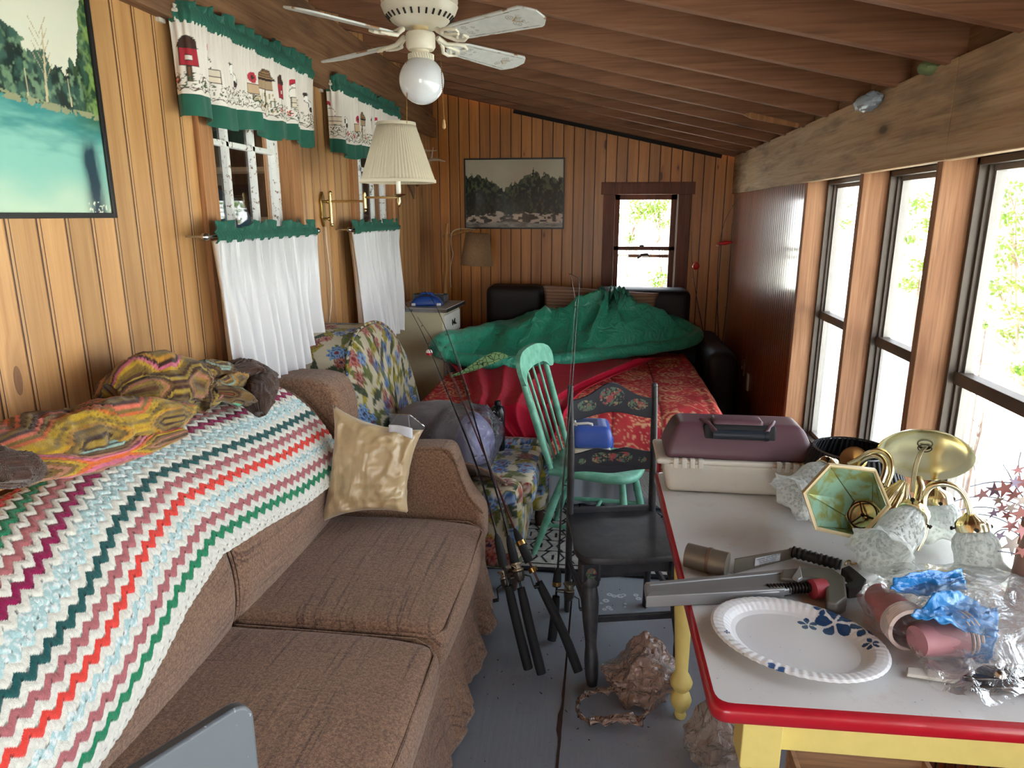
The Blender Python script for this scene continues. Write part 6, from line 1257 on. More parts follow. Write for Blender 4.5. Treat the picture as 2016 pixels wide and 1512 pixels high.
# ================================================================== black stencilled chair
BLK = NB('black_chair_paint', rough=.45); _a = BLK.noise(BLK.obj(), 90, 3, .7); _b = BLK.noise(BLK.obj(), 9, 4, .7); _c = BLK.mix(BLK.ramp(_b, [(.4, 0), (.7, .6)]), sr(34, 36, 42), sr(78, 78, 80)); BLK.set('col', BLK.mix(BLK.ramp(_a, [(.74, 0), (.79, .8)]), _c, sr(190, 190, 186))); BLK = BLK.m
BLKP = painted('stencilled_black_paint', rough=.45, extra=.05)
bT = Matrix.Translation((.105, 2.50, 0)) @ Matrix.Rotation(math.radians(13), 4, 'Z'); bch = empty('black_chair', (.105, 2.50, 0), 'black wooden chair with flower-stencilled back slats, facing the camera beside the table', 'chair')
o_ = smooth_line([(-.185, .185), (-.195, 0), (-.215, -.14), (-.19, -.205), (-.13, -.222), (0, -.228), (.13, -.222), (.19, -.205), (.215, -.14), (.195, 0), (.185, .185)], 60, 2); o_ = [tuple(p) for p in o_] + [(.185, .19), (-.185, .19)]
mb = MB(bT); G = []
for k_, z in ((.97, .435), (1, .441), (1.0, .455), (.985, .462), (.9, .463), (.5, .460), (.02, .460)): G.append([(x * k_, y * k_, z) for x, y in o_])
mb.grid(np.array(G), cv=True); mb.f.append(tuple(range(len(o_) - 1, -1, -1))); mb.build('seat', BLK, bch, smooth=45)
mb = MB(bT); mb.box((-.155, -.185, .385), (.155, -.168, .436)); mb.build('apron', BLK, bch, smooth=0); mb = MB(bT)
for s_ in (-1, 1): mb = MB(bT); mb.box((s_ * .165 - .008, -.16, .385), (s_ * .165 + .008, .17, .436)); mb.build('apron', BLK, bch, smooth=0)
mb = MB(bT); mb.box((-.175, .172, .455), (.175, .192, .482)); mb.build('back_rail', BLK, bch, smooth=0, bevel=.003)
def decal(V, cx, cz, sx, sz, seed, dens_=.55):
    """little stencilled flower sprays"""
    X, Z = (V[:, 0] - cx), (V[:, 2] - cz); P = np.stack([V[:, 0] * 90, V[:, 2] * 90], -1); m = (np.abs(X / sx) ** 2 + np.abs(Z / sz) ** 2) < 1; f = fbm(P, 2, seed); g = fbm(P * .7 + 30, 2, seed + 2); return m, f, g
def slatcols(V, spots, seed):
    n = len(V); c = np.tile(sr(38, 40, 48), (n, 1)); c = c * (.9 + .3 * fbm(V * 20, 2, seed))[:, None]
    for cx, cz, sx, sz in spots:
        m, f, g = decal(V, cx, cz, sx, sz, seed); fr = V[:, 1] < 90
        c = np.where((m & (f > .56))[:, None], np.array(sr(84, 104, 86)), c); c = np.where((m & (g > .62))[:, None], np.array(sr(140, 66, 68)), c); c = np.where((m & (f < .32))[:, None], np.array(sr(130, 122, 92)), c)
    return c
for s_ in (-1, 1):
    mb = MB(bT); mb.tube([(s_ * .172, .205, 0), (s_ * .172, .185, .25), (s_ * .172, .18, .46), (s_ * .170, .19, .72), (s_ * .172, .225, .975)], [.020, .023, .024, .023, .019], 4 * 3, flat=.6); mb.ball((s_ * .172, .226, .98), .013, 10, 6); mb.build('back_post', BLK, bch, smooth=50)
    mb = MB(bT); x = s_ * .165; mb.T = bT @ Matrix(((1, 0, 0, 0), (0, 1, .26, -.10), (0, 0, 1, 0), (0, 0, 0, 1))); mb.lathe([(.001, 0), (.019, 0), (.024, .03), (.026, .08), (.024, .11), (.021, .13), (.021, .15), (.028, .22), (.033, .30), (.029, .335), (.025, .35), (.036, .352), (.039, .37), (.037, .385)], o=(x, -.18, 0), n=20); lg = mb.build('front_leg', BLK, bch, smooth=45)
    mb = MB(bT); us, zs = np.meshgrid(np.linspace(-.028, .028, 20), np.linspace(.372, .44, 24), indexing='ij'); mb.box((x - .036, -.214, .372), (x + .036, -.150, .44)); mb.build('leg_block', BLK, lg, smooth=0, bevel=.004)
    mb = MB(bT); mb.grid(np.stack([x + us * .95, np.full_like(us, -.2148), zs], -1)); loc = np.stack([us.ravel(), us.ravel() * 0, zs.ravel()], -1); mb.build('flower_stencil', BLKP, lg, smooth=0, solid=.0006, cols=slatcols(loc, [(0, .402, .02, .024)], 12 + s_))
def slat(zlo, zhi, yb, spots, name, nu=150, nv=40, seed=3):
    us = np.linspace(-.165, .165, nu); g = []; L = []
    for u in us: a, b_ = zlo(u), zhi(u); g.append([(u, yb(u, z) - .008, z) for z in np.linspace(a, b_, nv)])
    G = np.array(g); loc = G.reshape(-1, 3); mb = MB(bT); mb.grid(G); return mb.build(name, BLKP, bch, smooth=60, solid=.014, soff=-1, cols=slatcols(loc, spots, seed))
yb = lambda u, z: np.interp(z, [.46, .72, .98], [.18, .19, .226]) + .02 * (1 - (u / .165) ** 2)
slat(lambda u: .862 + .012 * math.cos(u / .165 * PI) , lambda u: .925 + .062 * math.exp(-(u / .085) ** 2) + .004, yb, [(0, .937, .052, .038), (-.105, .905, .04, .022), (.105, .905, .04, .022)], 'crest_slat')
slat(lambda u: .640 - .018 * math.exp(-(u / .09) ** 2), lambda u: .712 + .016 * math.exp(-((abs(u) - .06) / .05) ** 2), yb, [(-.05, .69, .035, .022), (.05, .69, .035, .022), (0, .69, .025, .018), (-.125, .68, .016, .012), (.125, .68, .016, .012)], 'middle_slat')
mb = MB(bT); mb.tube([(math.copysign(1, math.cos(t)) * (abs(math.cos(t)) ** .6) * .095, yb(0, .69) - .010 + 0 * t - .0, .686 + math.sin(t) * .03) for t in np.linspace(0, 2 * PI, 40)], .0014, 5); mb.build('scroll_line', plain('pinstripe', sr(18, 18, 22), .5), bch)
for a, b_ in (((-.165, -.18, .20), (.165, -.18, .20)), ((-.168, -.17, .245), (-.172, .19, .245)), ((.168, -.17, .245), (.172, .19, .245)), ((-.17, .19, .17), (.17, .19, .17))): mb = MB(bT); mb.beam(a, b_, .014, .026); mb.build('stretcher', BLK, bch, smooth=0, bevel=.003)
# ================================================================== enamel-top kitchen table
REDE = plain('red_enamel', sr(176, 20, 38), .3, var=.15, coat=.3); YEL = plain('yellow_paint', sr(226, 208, 124), .5, var=.08, bump=.0003)
ENAM = NB('white_enamel_top', rough=.28, coat=.3); _p = ENAM.pos(); _a = ENAM.noise(_p, 5, 4); _c = ENAM.mix(_a, sr(206, 206, 206), sr(228, 228, 226)); _b = ENAM.noise(_p, 110, 3, .7); _c = ENAM.mix(ENAM.ramp(_b, [(.69, 0), (.75, .7)]), _c, sr(96, 78, 62))
_d = ENAM.noise(_p, 9, 5, .7); _c = ENAM.mix(ENAM.ramp(_d, [(.56, 0), (.72, .35)]), _c, sr(176, 160, 138)); ENAM.set('col', _c); ENAM = ENAM.m
TZ = .76
def rpoly(P, r, n=6):
    out = []
    P = [np.array(p, float) for p in P]
    for i in range(len(P)):
        a, b, c = P[i - 1], P[i], P[(i + 1) % len(P)]; u = (a - b) / np.linalg.norm(a - b); v = (c - b) / np.linalg.norm(c - b)
        p, q = b + u * r, b + v * r
        for t in np.linspace(0, 1, n): out.append(tuple((1 - t) ** 2 * p + 2 * t * (1 - t) * b + t * t * q))
    return out
tp = [(.226, 1.143), (1.0, 1.165), (1.0, 2.385), (.203, 2.375)]
table = empty('kitchen_table', (.62, 1.75, 0), 'kitchen table with red-edged white enamel top and yellow legs under the right windows', 'table')
def inset(P, d): P = np.array(P); c = P.mean(0); L = np.linalg.norm(P - c, axis=1)[:, None]; return [tuple(q) for q in P - (P - c) / L * d]
G = []
base_ = np.array(rpoly(tp, .035)); cc = base_.mean(0)
for d, z in ((.02, TZ - .036), (.004, TZ - .034), (0, TZ - .026), (0, TZ - .010), (.003, TZ - .003), (.010, TZ), (.016, TZ)):
    L = np.linalg.norm(base_ - cc, axis=1)[:, None]; q = base_ - (base_ - cc) / L * d * 1.3; G.append([(x, y, z) for x, y in q])
mb = MB(); mb.grid(np.array(G), cv=True); n = len(base_); mb.f.append(tuple(range(n - 1, -1, -1))); mb.build('red_rim', REDE, table, smooth=50)
q = base_ - (base_ - cc) / np.linalg.norm(base_ - cc, axis=1)[:, None] * .020; mb = MB(); mb.prism([tuple(p) for p in q], .02, o=(0, 0, TZ - .0195)); mb.build('enamel_top', ENAM, table, smooth=0)
mb = MB(); mb.beam((.34, 1.225, TZ - .088), (.99, 1.235, TZ - .088), .022, .10); mb.build('apron', YEL, table, smooth=0, bevel=.002)
mb = MB(); mb.beam((.31, 1.25, TZ - .088), (.30, 2.28, TZ - .088), .022, .10); mb.build('apron', YEL, table, smooth=0, bevel=.002)
mb = MB(); mb.beam((.34, 2.28, TZ - .088), (.99, 2.28, TZ - .088), .022, .10); mb.build('apron', YEL, table, smooth=0, bevel=.002)
def tleg(x, y, tilt=(0, 0)):
    pr = [(.001, 0), (.016, 0), (.020, .01), (.016, .022), (.030, .042), (.036, .062), (.030, .082), (.020, .092), (.034, .108), (.038, .122), (.030, .14), (.021, .155), (.025, .25), (.031, .40), (.034, .50), (.031, .56), (.026, .57), (.036, .585), (.036, .60)]
    mb = MB(); k = tilt
    mb.lathe(pr, n=24); V = mb.v[0]; V[:, 0] += x + k[0] * (1 - V[:, 2] / .6); V[:, 1] += y + k[1] * (1 - V[:, 2] / .6); lg = mb.build('leg', YEL, table, smooth=50)
    return lg
tleg(.300, 2.17, (.006, -.11)); tleg(.94, 2.22); tleg(.94, 1.25)
mb = MB(); mb.box((.262, 2.13, .585), (.338, 2.21, TZ - .036)); mb.build('leg_block', YEL, table, smooth=0, bevel=.003)
# the near left leg: square tapered block with a cut bracket shape
mb = MB(); a0, b0 = (.285, 1.185), (.37, 1.255); mb.box((a0[0] + .01, a0[1] + .0, TZ - .16), (b0[0], b0[1], TZ - .036)); mb.hexa([(a0[0] + .03, a0[1] + .012, TZ - .19), (b0[0] - .018, a0[1] + .012, TZ - .19), (b0[0] - .018, b0[1], TZ - .19), (a0[0] + .03, b0[1], TZ - .19), (a0[0] + .01, a0[1], TZ - .16), (b0[0], a0[1], TZ - .16), (b0[0], b0[1], TZ - .16), (a0[0] + .01, b0[1], TZ - .16)])
lb = mb.build('leg_block', YEL, table, smooth=0, bevel=.002); tleg(.338, 1.225)

def on_t(px, py, z=TZ): return at(px, py, 2, z)
def plan(name, pxs, ztop, th, mat, parent, bevel=.002, **k):
    P = [tuple(on_t(px, py, ztop)[:2]) for px, py in pxs]; a = sum(P[i][0] * P[(i + 1) % len(P)][1] - P[(i + 1) % len(P)][0] * P[i][1] for i in range(len(P)))
    if a < 0: P = P[::-1]
    mb = MB(); mb.prism(P, th, o=(0, 0, ztop - th)); return mb.build(name, mat, parent, smooth=30, bevel=bevel, **k)

# ------------------------------------------------------------------ big tackle box
PLUM = plain('plum_plastic', sr(96, 66, 76), .42, bump=.0002, var=.06); OFFW = plain('off_white_plastic', sr(212, 208, 196), .42, var=.05); DKB = plain('dark_slate_plastic', sr(40, 48, 58), .35)
big = empty('large_tackle_box', (.455, 2.27, TZ), 'large plum-lidded off-white tackle box on the far end of the kitchen table', 'tackle box')
x0, x1, y0, y1 = .205, .700, 2.165, 2.37; zr1 = TZ + .115
def f1(V):
    V = V.copy(); t = np.clip((V[:, 2] - TZ) / .115, 0, 1); cx_ = (x0 + x1) / 2; cy_ = (y0 + y1) / 2; V[:, 0] = cx_ + (V[:, 0] - cx_) * (.86 + .12 * t ** .6); V[:, 1] = cy_ + (V[:, 1] - cy_) * (.88 + .12 * t); return V
mb = MB(); mb.rbox((x0, y0, TZ + .003), (x1, y1, zr1), .02, .02, f1); bs = mb.build('base', OFFW, big, smooth=60)
mb = MB(); mb.rbox((x0 - .012, y0 - .004, zr1 - .012), (x1 + .012, y1 + .004, zr1 + .006), .008, .03); mb.build('rim', OFFW, bs, smooth=60)
for i in range(3):
    xx = (x0 + x1) / 2 + (i - 1) * .14 ; mb = MB(); mb.box((xx - .002, y0 + .006, TZ + .03), (xx + .002, y0 + .012, zr1 - .012)); mb.build('rib', OFFW, bs, smooth=0)
def f2(V):
    V = V.copy(); t = np.clip((V[:, 2] - zr1) / .115, 0, 1); cx_ = (x0 + x1) / 2; V[:, 0] = cx_ + (V[:, 0] - cx_) * (1 - .17 * t ** 1.7); cy_ = (y0 + y1) / 2 + .01; V[:, 1] = cy_ + (V[:, 1] - cy_) * (1 - .36 * t ** 1.5); return V
mb = MB(); mb.rbox((x0 + .012, y0 + .002, zr1 + .004), (x1 - .012, y1 - .004, zr1 + .118), .022, .014, f2); lid = mb.build('lid', PLUM, big, smooth=60)
cx_ = (x0 + x1) / 2 + .0
mb = MB(); mb.rbox((cx_ - .115, y0 + .02, zr1 + .068), (cx_ + .115, y0 + .09, zr1 + .1165), .01, .02, lambda V: np.stack([V[:, 0], V[:, 1] + .30 * (V[:, 2] - zr1 - .068), V[:, 2]], -1)); mb.build('handle_recess', plain('recess_shade', sr(18, 18, 22), .7), lid, smooth=60)  # near-black block paints in the shade of the hollow behind the handle
mb = MB(); mb.rbox((cx_ - .082, y0 + .04, zr1 + .098), (cx_ + .075, y0 + .105, zr1 + .130), .010, .02, lambda V: np.stack([V[:, 0], V[:, 1] + .2 * (V[:, 2] - zr1 - .098), V[:, 2]], -1)); mb.build('handle_bridge', PLUM, lid, smooth=60)
mb = MB(); mb.tube([(cx_ - .085, y0 + .026, zr1 + .088), (cx_ + .085, y0 + .026, zr1 + .088)], .0155, 18); mb.tube([(cx_ + .075, y0 + .026, zr1 + .088), (cx_ + .087, y0 + .026, zr1 + .088)], [.017, .017], 18); mb.build('handle', DKB, big, smooth=50)
for s_ in (-1, 1):
    mb = MB(); mb.tube([(cx_ + s_ * .075, y0 + .022, zr1 + .095), (cx_ + s_ * .10, y0 + .05, zr1 + .118), (cx_ + s_ * .115, y0 + .09, zr1 + .116)], .008, 8); mb.build('handle_arm', PLUM, big, smooth=60)
for xx in (x0 + .09, x1 - .085):
    mb = MB(); 
    for i in range(4): mb.rbox((xx - .05 + i * .026, y0 - .013, zr1 - .020), (xx - .034 + i * .026, y0 + .004, zr1 + .012), .003, .01)
    mb.box((xx - .06, y0 - .010, zr1 - .016), (xx + .06, y0 - .002, zr1 - .006)); mb.build('hinge', OFFW, big, smooth=40)
# ------------------------------------------------------------------ black pleated shade
PLB = plain('black_pleated_cloth', sr(46, 48, 54), .7); bc_ = at(1665, 905, 1, 2.19)
bsd = empty('pleated_lamp_shade', (.79, 2.16, TZ), 'dark pleated lamp shade standing on the table behind the brass light fixture', 'lamp shade')
mb = MB(); mb.lathe([(.185, TZ + .003), (.185, TZ + .01), (.115, .942), (.111, .942)], o=(.79, 2.16, 0), n=288, wob=lambda r, z, t, i: (r + .004 * (1 if (t * 48 / 2 / PI) % 1 < .5 else -1), z)); mb.build('pleats', PLB, bsd, smooth=20, solid=.0015)
mb = MB(); mb.lathe([(.113, .938), (.116, .942), (.113, .946)], o=(.79, 2.16, 0), n=48); mb.build('top_ring', plain('grey_ring', sr(120, 120, 120), .4, .6), bsd)

# ------------------------------------------------------------------ chandelier
GOLD = plain('bright_brass', sr(240, 230, 190), .2, 1.0, var=.05); FROST = NB('frosted_glass', rough=.3, coat=.3, col=sr(246, 249, 248))
_v = FROST.n('TexVoronoi', 0, None, Vector=FROST.obj(), Scale=115); FROST.bump(FROST.ramp(_v, [(.0, 1), (.5, 0)]), .010, 1.0)
_t = FROST.nt.nodes.new('ShaderNodeBsdfTranslucent'); _t.inputs[0].default_value = (.92, .95, .93, 1); _m = FROST.nt.nodes.new('ShaderNodeMixShader'); _m.inputs[0].default_value = .6; _tp = FROST.nt.nodes.new('ShaderNodeBsdfTransparent'); _m2 = FROST.nt.nodes.new('ShaderNodeMixShader'); _m2.inputs[0].default_value = .18
FROST.nt.links.new(FROST.b.outputs[0], _m.inputs[1]); FROST.nt.links.new(_t.outputs[0], _m.inputs[2]); FROST.nt.links.new(_m.outputs[0], _m2.inputs[1]); FROST.nt.links.new(_tp.outputs[0], _m2.inputs[2]); FROST.nt.links.new(_m2.outputs[0], FROST.out.inputs[0]); FROST = FROST.m
ch = empty('chandelier', (.80, 1.78, TZ), 'brass chandelier with frosted glass bell shades lying on the kitchen table', 'chandelier')
def axis(n, x=(1, 0, 0)):
    n = np.array(n, float); n /= np.linalg.norm(n); a = np.cross(n, x); a /= np.linalg.norm(a); b = np.cross(n, a); return np.array([b, a, n]).T if np.linalg.det(np.array([b, a, n]).T) > 0 else np.array([a, b, n]).T
dc = at(1820, 897, 1, 1.86); dn = np.array([-.22, -.62, -.50])
mb = MB(); mb.lathe([(.0, -.036), (.016, -.036), (.06, -.031), (.096, -.016), (.112, 0), (.1135, .001), (.110, .001), (.094, -.013), (.06, -.027), (.016, -.031), (.016, -.031)], o=dc, M=axis(dn), n=48); mb.build('canopy_dish', GOLD, ch, smooth=60)
mb = MB(); mb.tube([dc + axis(dn) @ np.array([.016 * math.cos(t), .016 * math.sin(t), -.024]) for t in np.linspace(0, 2 * PI, 20)], .0016, 6); mb.build('wire_ring', plain('dark_wire', sr(50, 46, 40), .5), ch)
for k_, off in enumerate((-3, 0, 3)):
    mb = MB(); mb.tube(smooth_line([tuple(at(px + off, py, 1, y)) for px, py, y in ((1822, 880, 1.85), (1812, 890, 1.80), (1803, 915, 1.78), (1798, 945, 1.79), (1797, 968, 1.80))], 24, 2), .0024, 6); mb.build('wire', plain('clear_cord_%s' % 'abc'[k_], sr(176, 166, 128), .3), ch)
# column and fluted cup
ct, cb = at(1800, 950, 1, 1.84), at(1790, 1020, 1, 1.80); M = axis(cb - ct); Lc = np.linalg.norm(cb - ct)
mb = MB(); mb.lathe([(.004, 0), (.012, .0), (.014, .01), (.030, Lc * .4), (.044, Lc), (.040, Lc), (.001, Lc - .01)], o=ct + np.array([-.025, 0, 0]), M=axis(cb - ct + np.array([-.04, 0, 0])), n=72, wob=lambda r, z, t, i: (r * (1 + .10 * math.cos(t * 12)), z)); mb.build('fluted_cup', GOLD, ch, smooth=60)
mb = MB(); mb.tube([at(px, py, 1, y) for px, py, y in ((1806, 940, 1.84), (1812, 960, 1.82), (1808, 985, 1.80), (1796, 1012, 1.77), (1790, 1030, 1.76))], [.012, .011, .012, .010, .010], 12); mb.build('column', GOLD, ch, smooth=60)
# hexagonal mint-lined cup
hexo = [(1585, 972), (1635, 918), (1723, 928), (1751, 997), (1691, 1060), (1608, 1041)]; hexi = [(1664, 1016), (1680, 985), (1718, 986), (1736, 1012), (1716, 1044), (1680, 1043)]
Po = np.array([at(x, y, 1, 1.70 + .03 * (y < 980)) for x, y in hexo]); Pi_ = np.array([at(x, y, 1, 1.775 + .02 * (y < 1010)) for x, y in hexi]); co = Po.mean(0)
mb = MB(); G = np.array([Po + (Po - co) * .05 + np.array([0, .014, 0]), Po + (Po - co) * .05, Po, Po - (Po - co) * .05 + np.array([0, .004, 0]), Pi_])
mb.grid(G[:4], cv=True); hx = mb.build('hexagonal_cup', plain('cream_lacquer_brass', sr(206, 190, 150), .3, .3), ch, smooth=0)
MINT = NB('mint_mirror_lining', rough=.22, metal=.35); _n = MINT.noise(MINT.obj(), 26, 3, .5, .6); MINT.set('col', MINT.mix(MINT.ramp(_n, [(.45, 0), (.6, 1)]), sr(156, 196, 172), sr(150, 156, 92))); MINT = MINT.m
mb = MB(); mb.grid(np.array([G[3], G[4]]), cv=True); mb.build('lining', MINT, hx, smooth=0, solid=.002)
mb = MB(); 
for i in range(6): mb.tube([G[3][i], G[4][i]], .0022, 6)
mb.build('lining_seam', GOLD, hx, smooth=40)
cs = Pi_.mean(0); rn = co - cs; M = axis(rn); mb = MB(); mb.tube([cs + M @ np.array([.036 * math.cos(t), .036 * math.sin(t), .006]) for t in np.linspace(0, 2 * PI, 33)[:-1]], .0022, 6, closed=True)
for t in (0, 2.09, 4.19): mb.tube([cs + M @ np.array([.036 * math.cos(t), .036 * math.sin(t), .006]), cs + M @ np.array([0, 0, .002])], .002, 6)
mb.ball(cs + M @ np.array([0, 0, .002]), .006, 8, 6); mb.build('wire_spider', plain('oiled_bronze', sr(60, 46, 30), .35, .8), hx)
mb = MB(); mb.lathe([(.001, -.02), (.034, -.016), (.046, -.004), (.040, -.003), (.001, -.012)], o=cs, M=M, n=30, wob=lambda r, z, t, i: (r * (1 + .08 * math.cos(t * 5)), z)); mb.build('star_plate', GOLD, hx, smooth=50)
def bell(cap, mouth, name_extra=None, L=None, sc=1.0):
    cap, mouth = np.array(cap), np.array(mouth); ax_ = mouth - cap; Lh = np.linalg.norm(ax_); M = axis(ax_)
    mb = MB(); mb.lathe([(.001, -.030), (.012, -.028), (.016, -.022), (.030, -.012), (.036, -.004), (.0375, 0), (.0375, .016), (.035, .018), (.001, .018)], o=cap, M=M * 1.0, n=60, wob=lambda r, z, t, i: (r * sc * (1 + (.035 * math.cos(t * 20) if 2 <= i <= 4 else 0)), z * sc)); holder = mb.build('shade_holder', GOLD, ch, smooth=50)
    for t in (.3, 2.4, 4.5): mb = MB(); d = M @ np.array([math.cos(t), math.sin(t), 0]); p = cap + M @ np.array([0, 0, .010 * sc]); mb.cyl(p + d * .030 * sc, p + d * .046 * sc, .0022); mb.cyl(p + d * .044 * sc, p + d * .050 * sc, .005, n=8); mb.build('thumb_screw', plain('screw_black_%d' % (int(t * 10)), sr(30, 26, 22), .4, .7), holder)
    prof = [(.030, .012), (.034, .02), (.047, .04), (.050, .06), (.049, .08), (.050, .10), (.058, .115), (.070, .128), (.080, .136)]; k = Lh / .13
    mb = MB(); mb.lathe([(r, z * k) for r, z in prof], o=cap, M=M, n=120, wob=lambda r, z, t, i: (r * sc * (1 + (.02 * math.cos(t * 24) if i < 4 else 0) + (.07 * math.sin(t * 7) + .03 * math.sin(t * 21) if i == 8 else .03 * math.sin(t * 7) if i == 7 else 0)), z + (.008 * math.cos(t * 7) if i == 8 else 0))); mb.build('glass_shade', FROST, ch, smooth=180, solid=.002)
bell(at(1914, 1032, 1, 1.70), at(1930, 1128, 1, 1.66)); bell(at(1800, 1008, 1, 1.74), at(1738, 1090, 1, 1.62)); bell(at(1845, 980, 1, 1.93), at(1858, 1052, 1, 1.90)); bell(at(1634, 920, 1, 2.0), at(1566, 978, 1, 1.93))
for pts in ([(1804, 1083, 1.70), (1816, 1060, 1.71), (1823, 1034, 1.72), (1816, 987, 1.74), (1826, 960, 1.74), (1852, 950, 1.73), (1885, 958, 1.72), (1904, 982, 1.71), (1911, 1012, 1.70)],
            [(1745, 958, 1.82), (1757, 925, 1.84), (1752, 898, 1.86), (1735, 886, 1.88), (1712, 890, 1.90), (1690, 905, 1.93), (1660, 918, 1.97), (1640, 920, 2.0)],
            [(1735, 950, 1.80), (1745, 920, 1.82), (1738, 902, 1.84), (1720, 896, 1.86), (1700, 905, 1.90), (1690, 918, 1.94)],
            [(1815, 985, 1.84), (1825, 960, 1.86), (1838, 950, 1.90), (1845, 960, 1.93)]):
    mb = MB(); mb.tube(smooth_line([tuple(at(px, py, 1, y)) for px, py, y in pts], 60, 3), .0072, 12); mb.build('arm', GOLD, ch, smooth=60)
q = at(1682, 906, 1, 1.96); mb = MB(); mb.lathe([(.001, -.02), (.016, -.015), (.034, 0), (.036, .014), (.030, .014), (.001, .004)], o=q, M=axis((-.4, -.6, .5)), n=40); mb.build('shade_holder', GOLD, ch, smooth=50)

# ------------------------------------------------------------------ bracket tool, wrench, plate
GRYM = plain('grimy_steel', sr(120, 112, 100), .45, .6, var=.3, vs=20); RUB = plain('black_ribbed_grip', sr(24, 24, 26), .5)
tl = empty('grip_tool', on_t(1450, 1110), 'stained metal cylinder tool with label-bearing strap and black ribbed grip, on the table', 'tool')
a, b_ = at(1352, 1092, 2, TZ + .034), at(1432, 1112, 2, TZ + .034)
mb = MB(); mb.tube([a, b_], .031, 30); mb.build('cylinder', GRYM, tl, smooth=40)
mb = MB(); mb.tube([a + (b_ - a) * .52, a + (b_ - a) * .60], .0325, 30); mb.build('band', plain('brown_band', sr(92, 70, 52), .6), tl, smooth=40)
c_, d_ = on_t(1445, 1128, TZ + .005), on_t(1562, 1098, TZ + .005)
mb = MB(); mb.hexa([(c_[0], c_[1], TZ + .003), (d_[0], d_[1], TZ + .003), (d_[0], d_[1] + .006, TZ + .003), (c_[0], c_[1] + .006, TZ + .003), (c_[0], c_[1], TZ + .042), (d_[0], d_[1], TZ + .030), (d_[0], d_[1] + .006, TZ + .030), (c_[0], c_[1] + .006, TZ + .042)]); mb.build('strap', GRYM, tl, smooth=0)
dirv = (d_ - c_) / np.linalg.norm(d_ - c_); nv_ = np.array([dirv[1], -dirv[0], 0]); 
lc_ = c_ * .46 + d_ * .54; Lt = .085; mb = MB(); V = [lc_ + dirv * s_ * Lt / 2 + nv_ * .0016 + np.array([0, 0, z]) for s_, z in ((-1, .006), (1, .003), (1, .024), (-1, .028))]; mb.add(V, [(0, 1, 2, 3)]); lb_ = mb.build('warning_label', plain('label_white', sr(206, 208, 212), .5), tl, smooth=0, solid=.0005)
Mx = np.array([dirv, np.array([0, 0, 1.0]), nv_]).T
for i, tx in enumerate(('! WARNING  READ BEFORE USE', 'keep hands clear of moving parts', 'wear safety glasses at all times', 'do not exceed rated capacity')): text_mesh(tx, .0058 if i == 0 else .0046, lc_ + nv_ * .0026 + np.array([0, 0, .0225 - i * .0052]), Mx, plain('label_ink_%s' % 'abcd'[i], sr(50, 52, 60), .6), 'label_text', lb_, .0001)
e0, e1 = at(1560, 1086, 2, TZ + .020), at(1655, 1112, 2, TZ + .018)
mb = MB(); nn = 60; P = [e0 + (e1 - e0) * t for t in np.linspace(0, 1, nn)]; mb.tube(P, [.0145 + .0016 * math.sin(i * .95) for i in range(nn)], 20); mb.build('ribbed_grip', RUB, tl, smooth=60)
mb = MB(); mb.tube([e1 + (e1 - e0) * .0, e1 + (e1 - e0) * .008], [.0145, .0138], 20); mb.build('grip_end', plain('hollow_dark', sr(8, 8, 8), .9), tl)
mb = MB(); mb.tube([d_ + np.array([0, .003, .02]), e0], [.010, .012], 10); mb.build('grip_joint', GRYM, tl)
ALW = plain('cast_aluminium', sr(150, 152, 154), .42, .55, var=.08); ALD = plain('grimy_cast_head', sr(112, 108, 102), .5, .5, var=.15); JAW = plain('dark_steel_jaw', sr(44, 38, 36), .5, .6)
wr_ = empty('pipe_wrench', on_t(1480, 1160), 'grey aluminium pipe wrench with a red adjusting nut, its handle over the table edge', 'wrench')
plan('handle', [(1268, 1148), (1290, 1143), (1310, 1143), (1540, 1122), (1560, 1132), (1560, 1158), (1530, 1164), (1290, 1170), (1272, 1174)], TZ + .030, .018, ALW, wr_, .004)
for P in ([(1270, 1146), (1545, 1120), (1545, 1127), (1280, 1151)], [(1280, 1164), (1545, 1152), (1545, 1160), (1272, 1174)]): plan('handle_rib', P, TZ + .033, .030, ALW, wr_, .002)
plan('head', [(1540, 1120), (1580, 1116), (1640, 1118), (1664, 1136), (1668, 1176), (1650, 1188), (1628, 1184), (1626, 1142), (1600, 1137), (1560, 1138), (1535, 1136)], TZ + .042, .038, ALD, wr_, .005)
a, b_ = at(1512, 1160, 2, TZ + .024), at(1606, 1156, 2, TZ + .024); mb = MB(); P = [a + (b_ - a) * t for t in np.linspace(0, 1, 60)]; mb.tube(P, [.011 + .002 * (1 if i % 4 < 2 else -1) for i in range(60)], 16); mb.build('threaded_shank', JAW, wr_, smooth=30)
a, b_ = at(1599, 1160, 2, TZ + .026), at(1624, 1158, 2, TZ + .026); mb = MB(); mb.tube([a, b_], .0235, 22); mb.build('adjusting_nut', plain('faded_red', sr(170, 62, 74), .5), wr_, smooth=40, label='red knurled nut')
plan('hook_jaw', [(1656, 1118), (1672, 1112), (1690, 1126), (1706, 1140), (1700, 1156), (1672, 1160), (1660, 1150), (1680, 1142), (1670, 1130)], TZ + .040, .026, JAW, wr_, .003)
plan('hook_spring', [(1575, 1112), (1580, 1136), (1572, 1140), (1560, 1134)], TZ + .052, .010, ALW, wr_, .002)

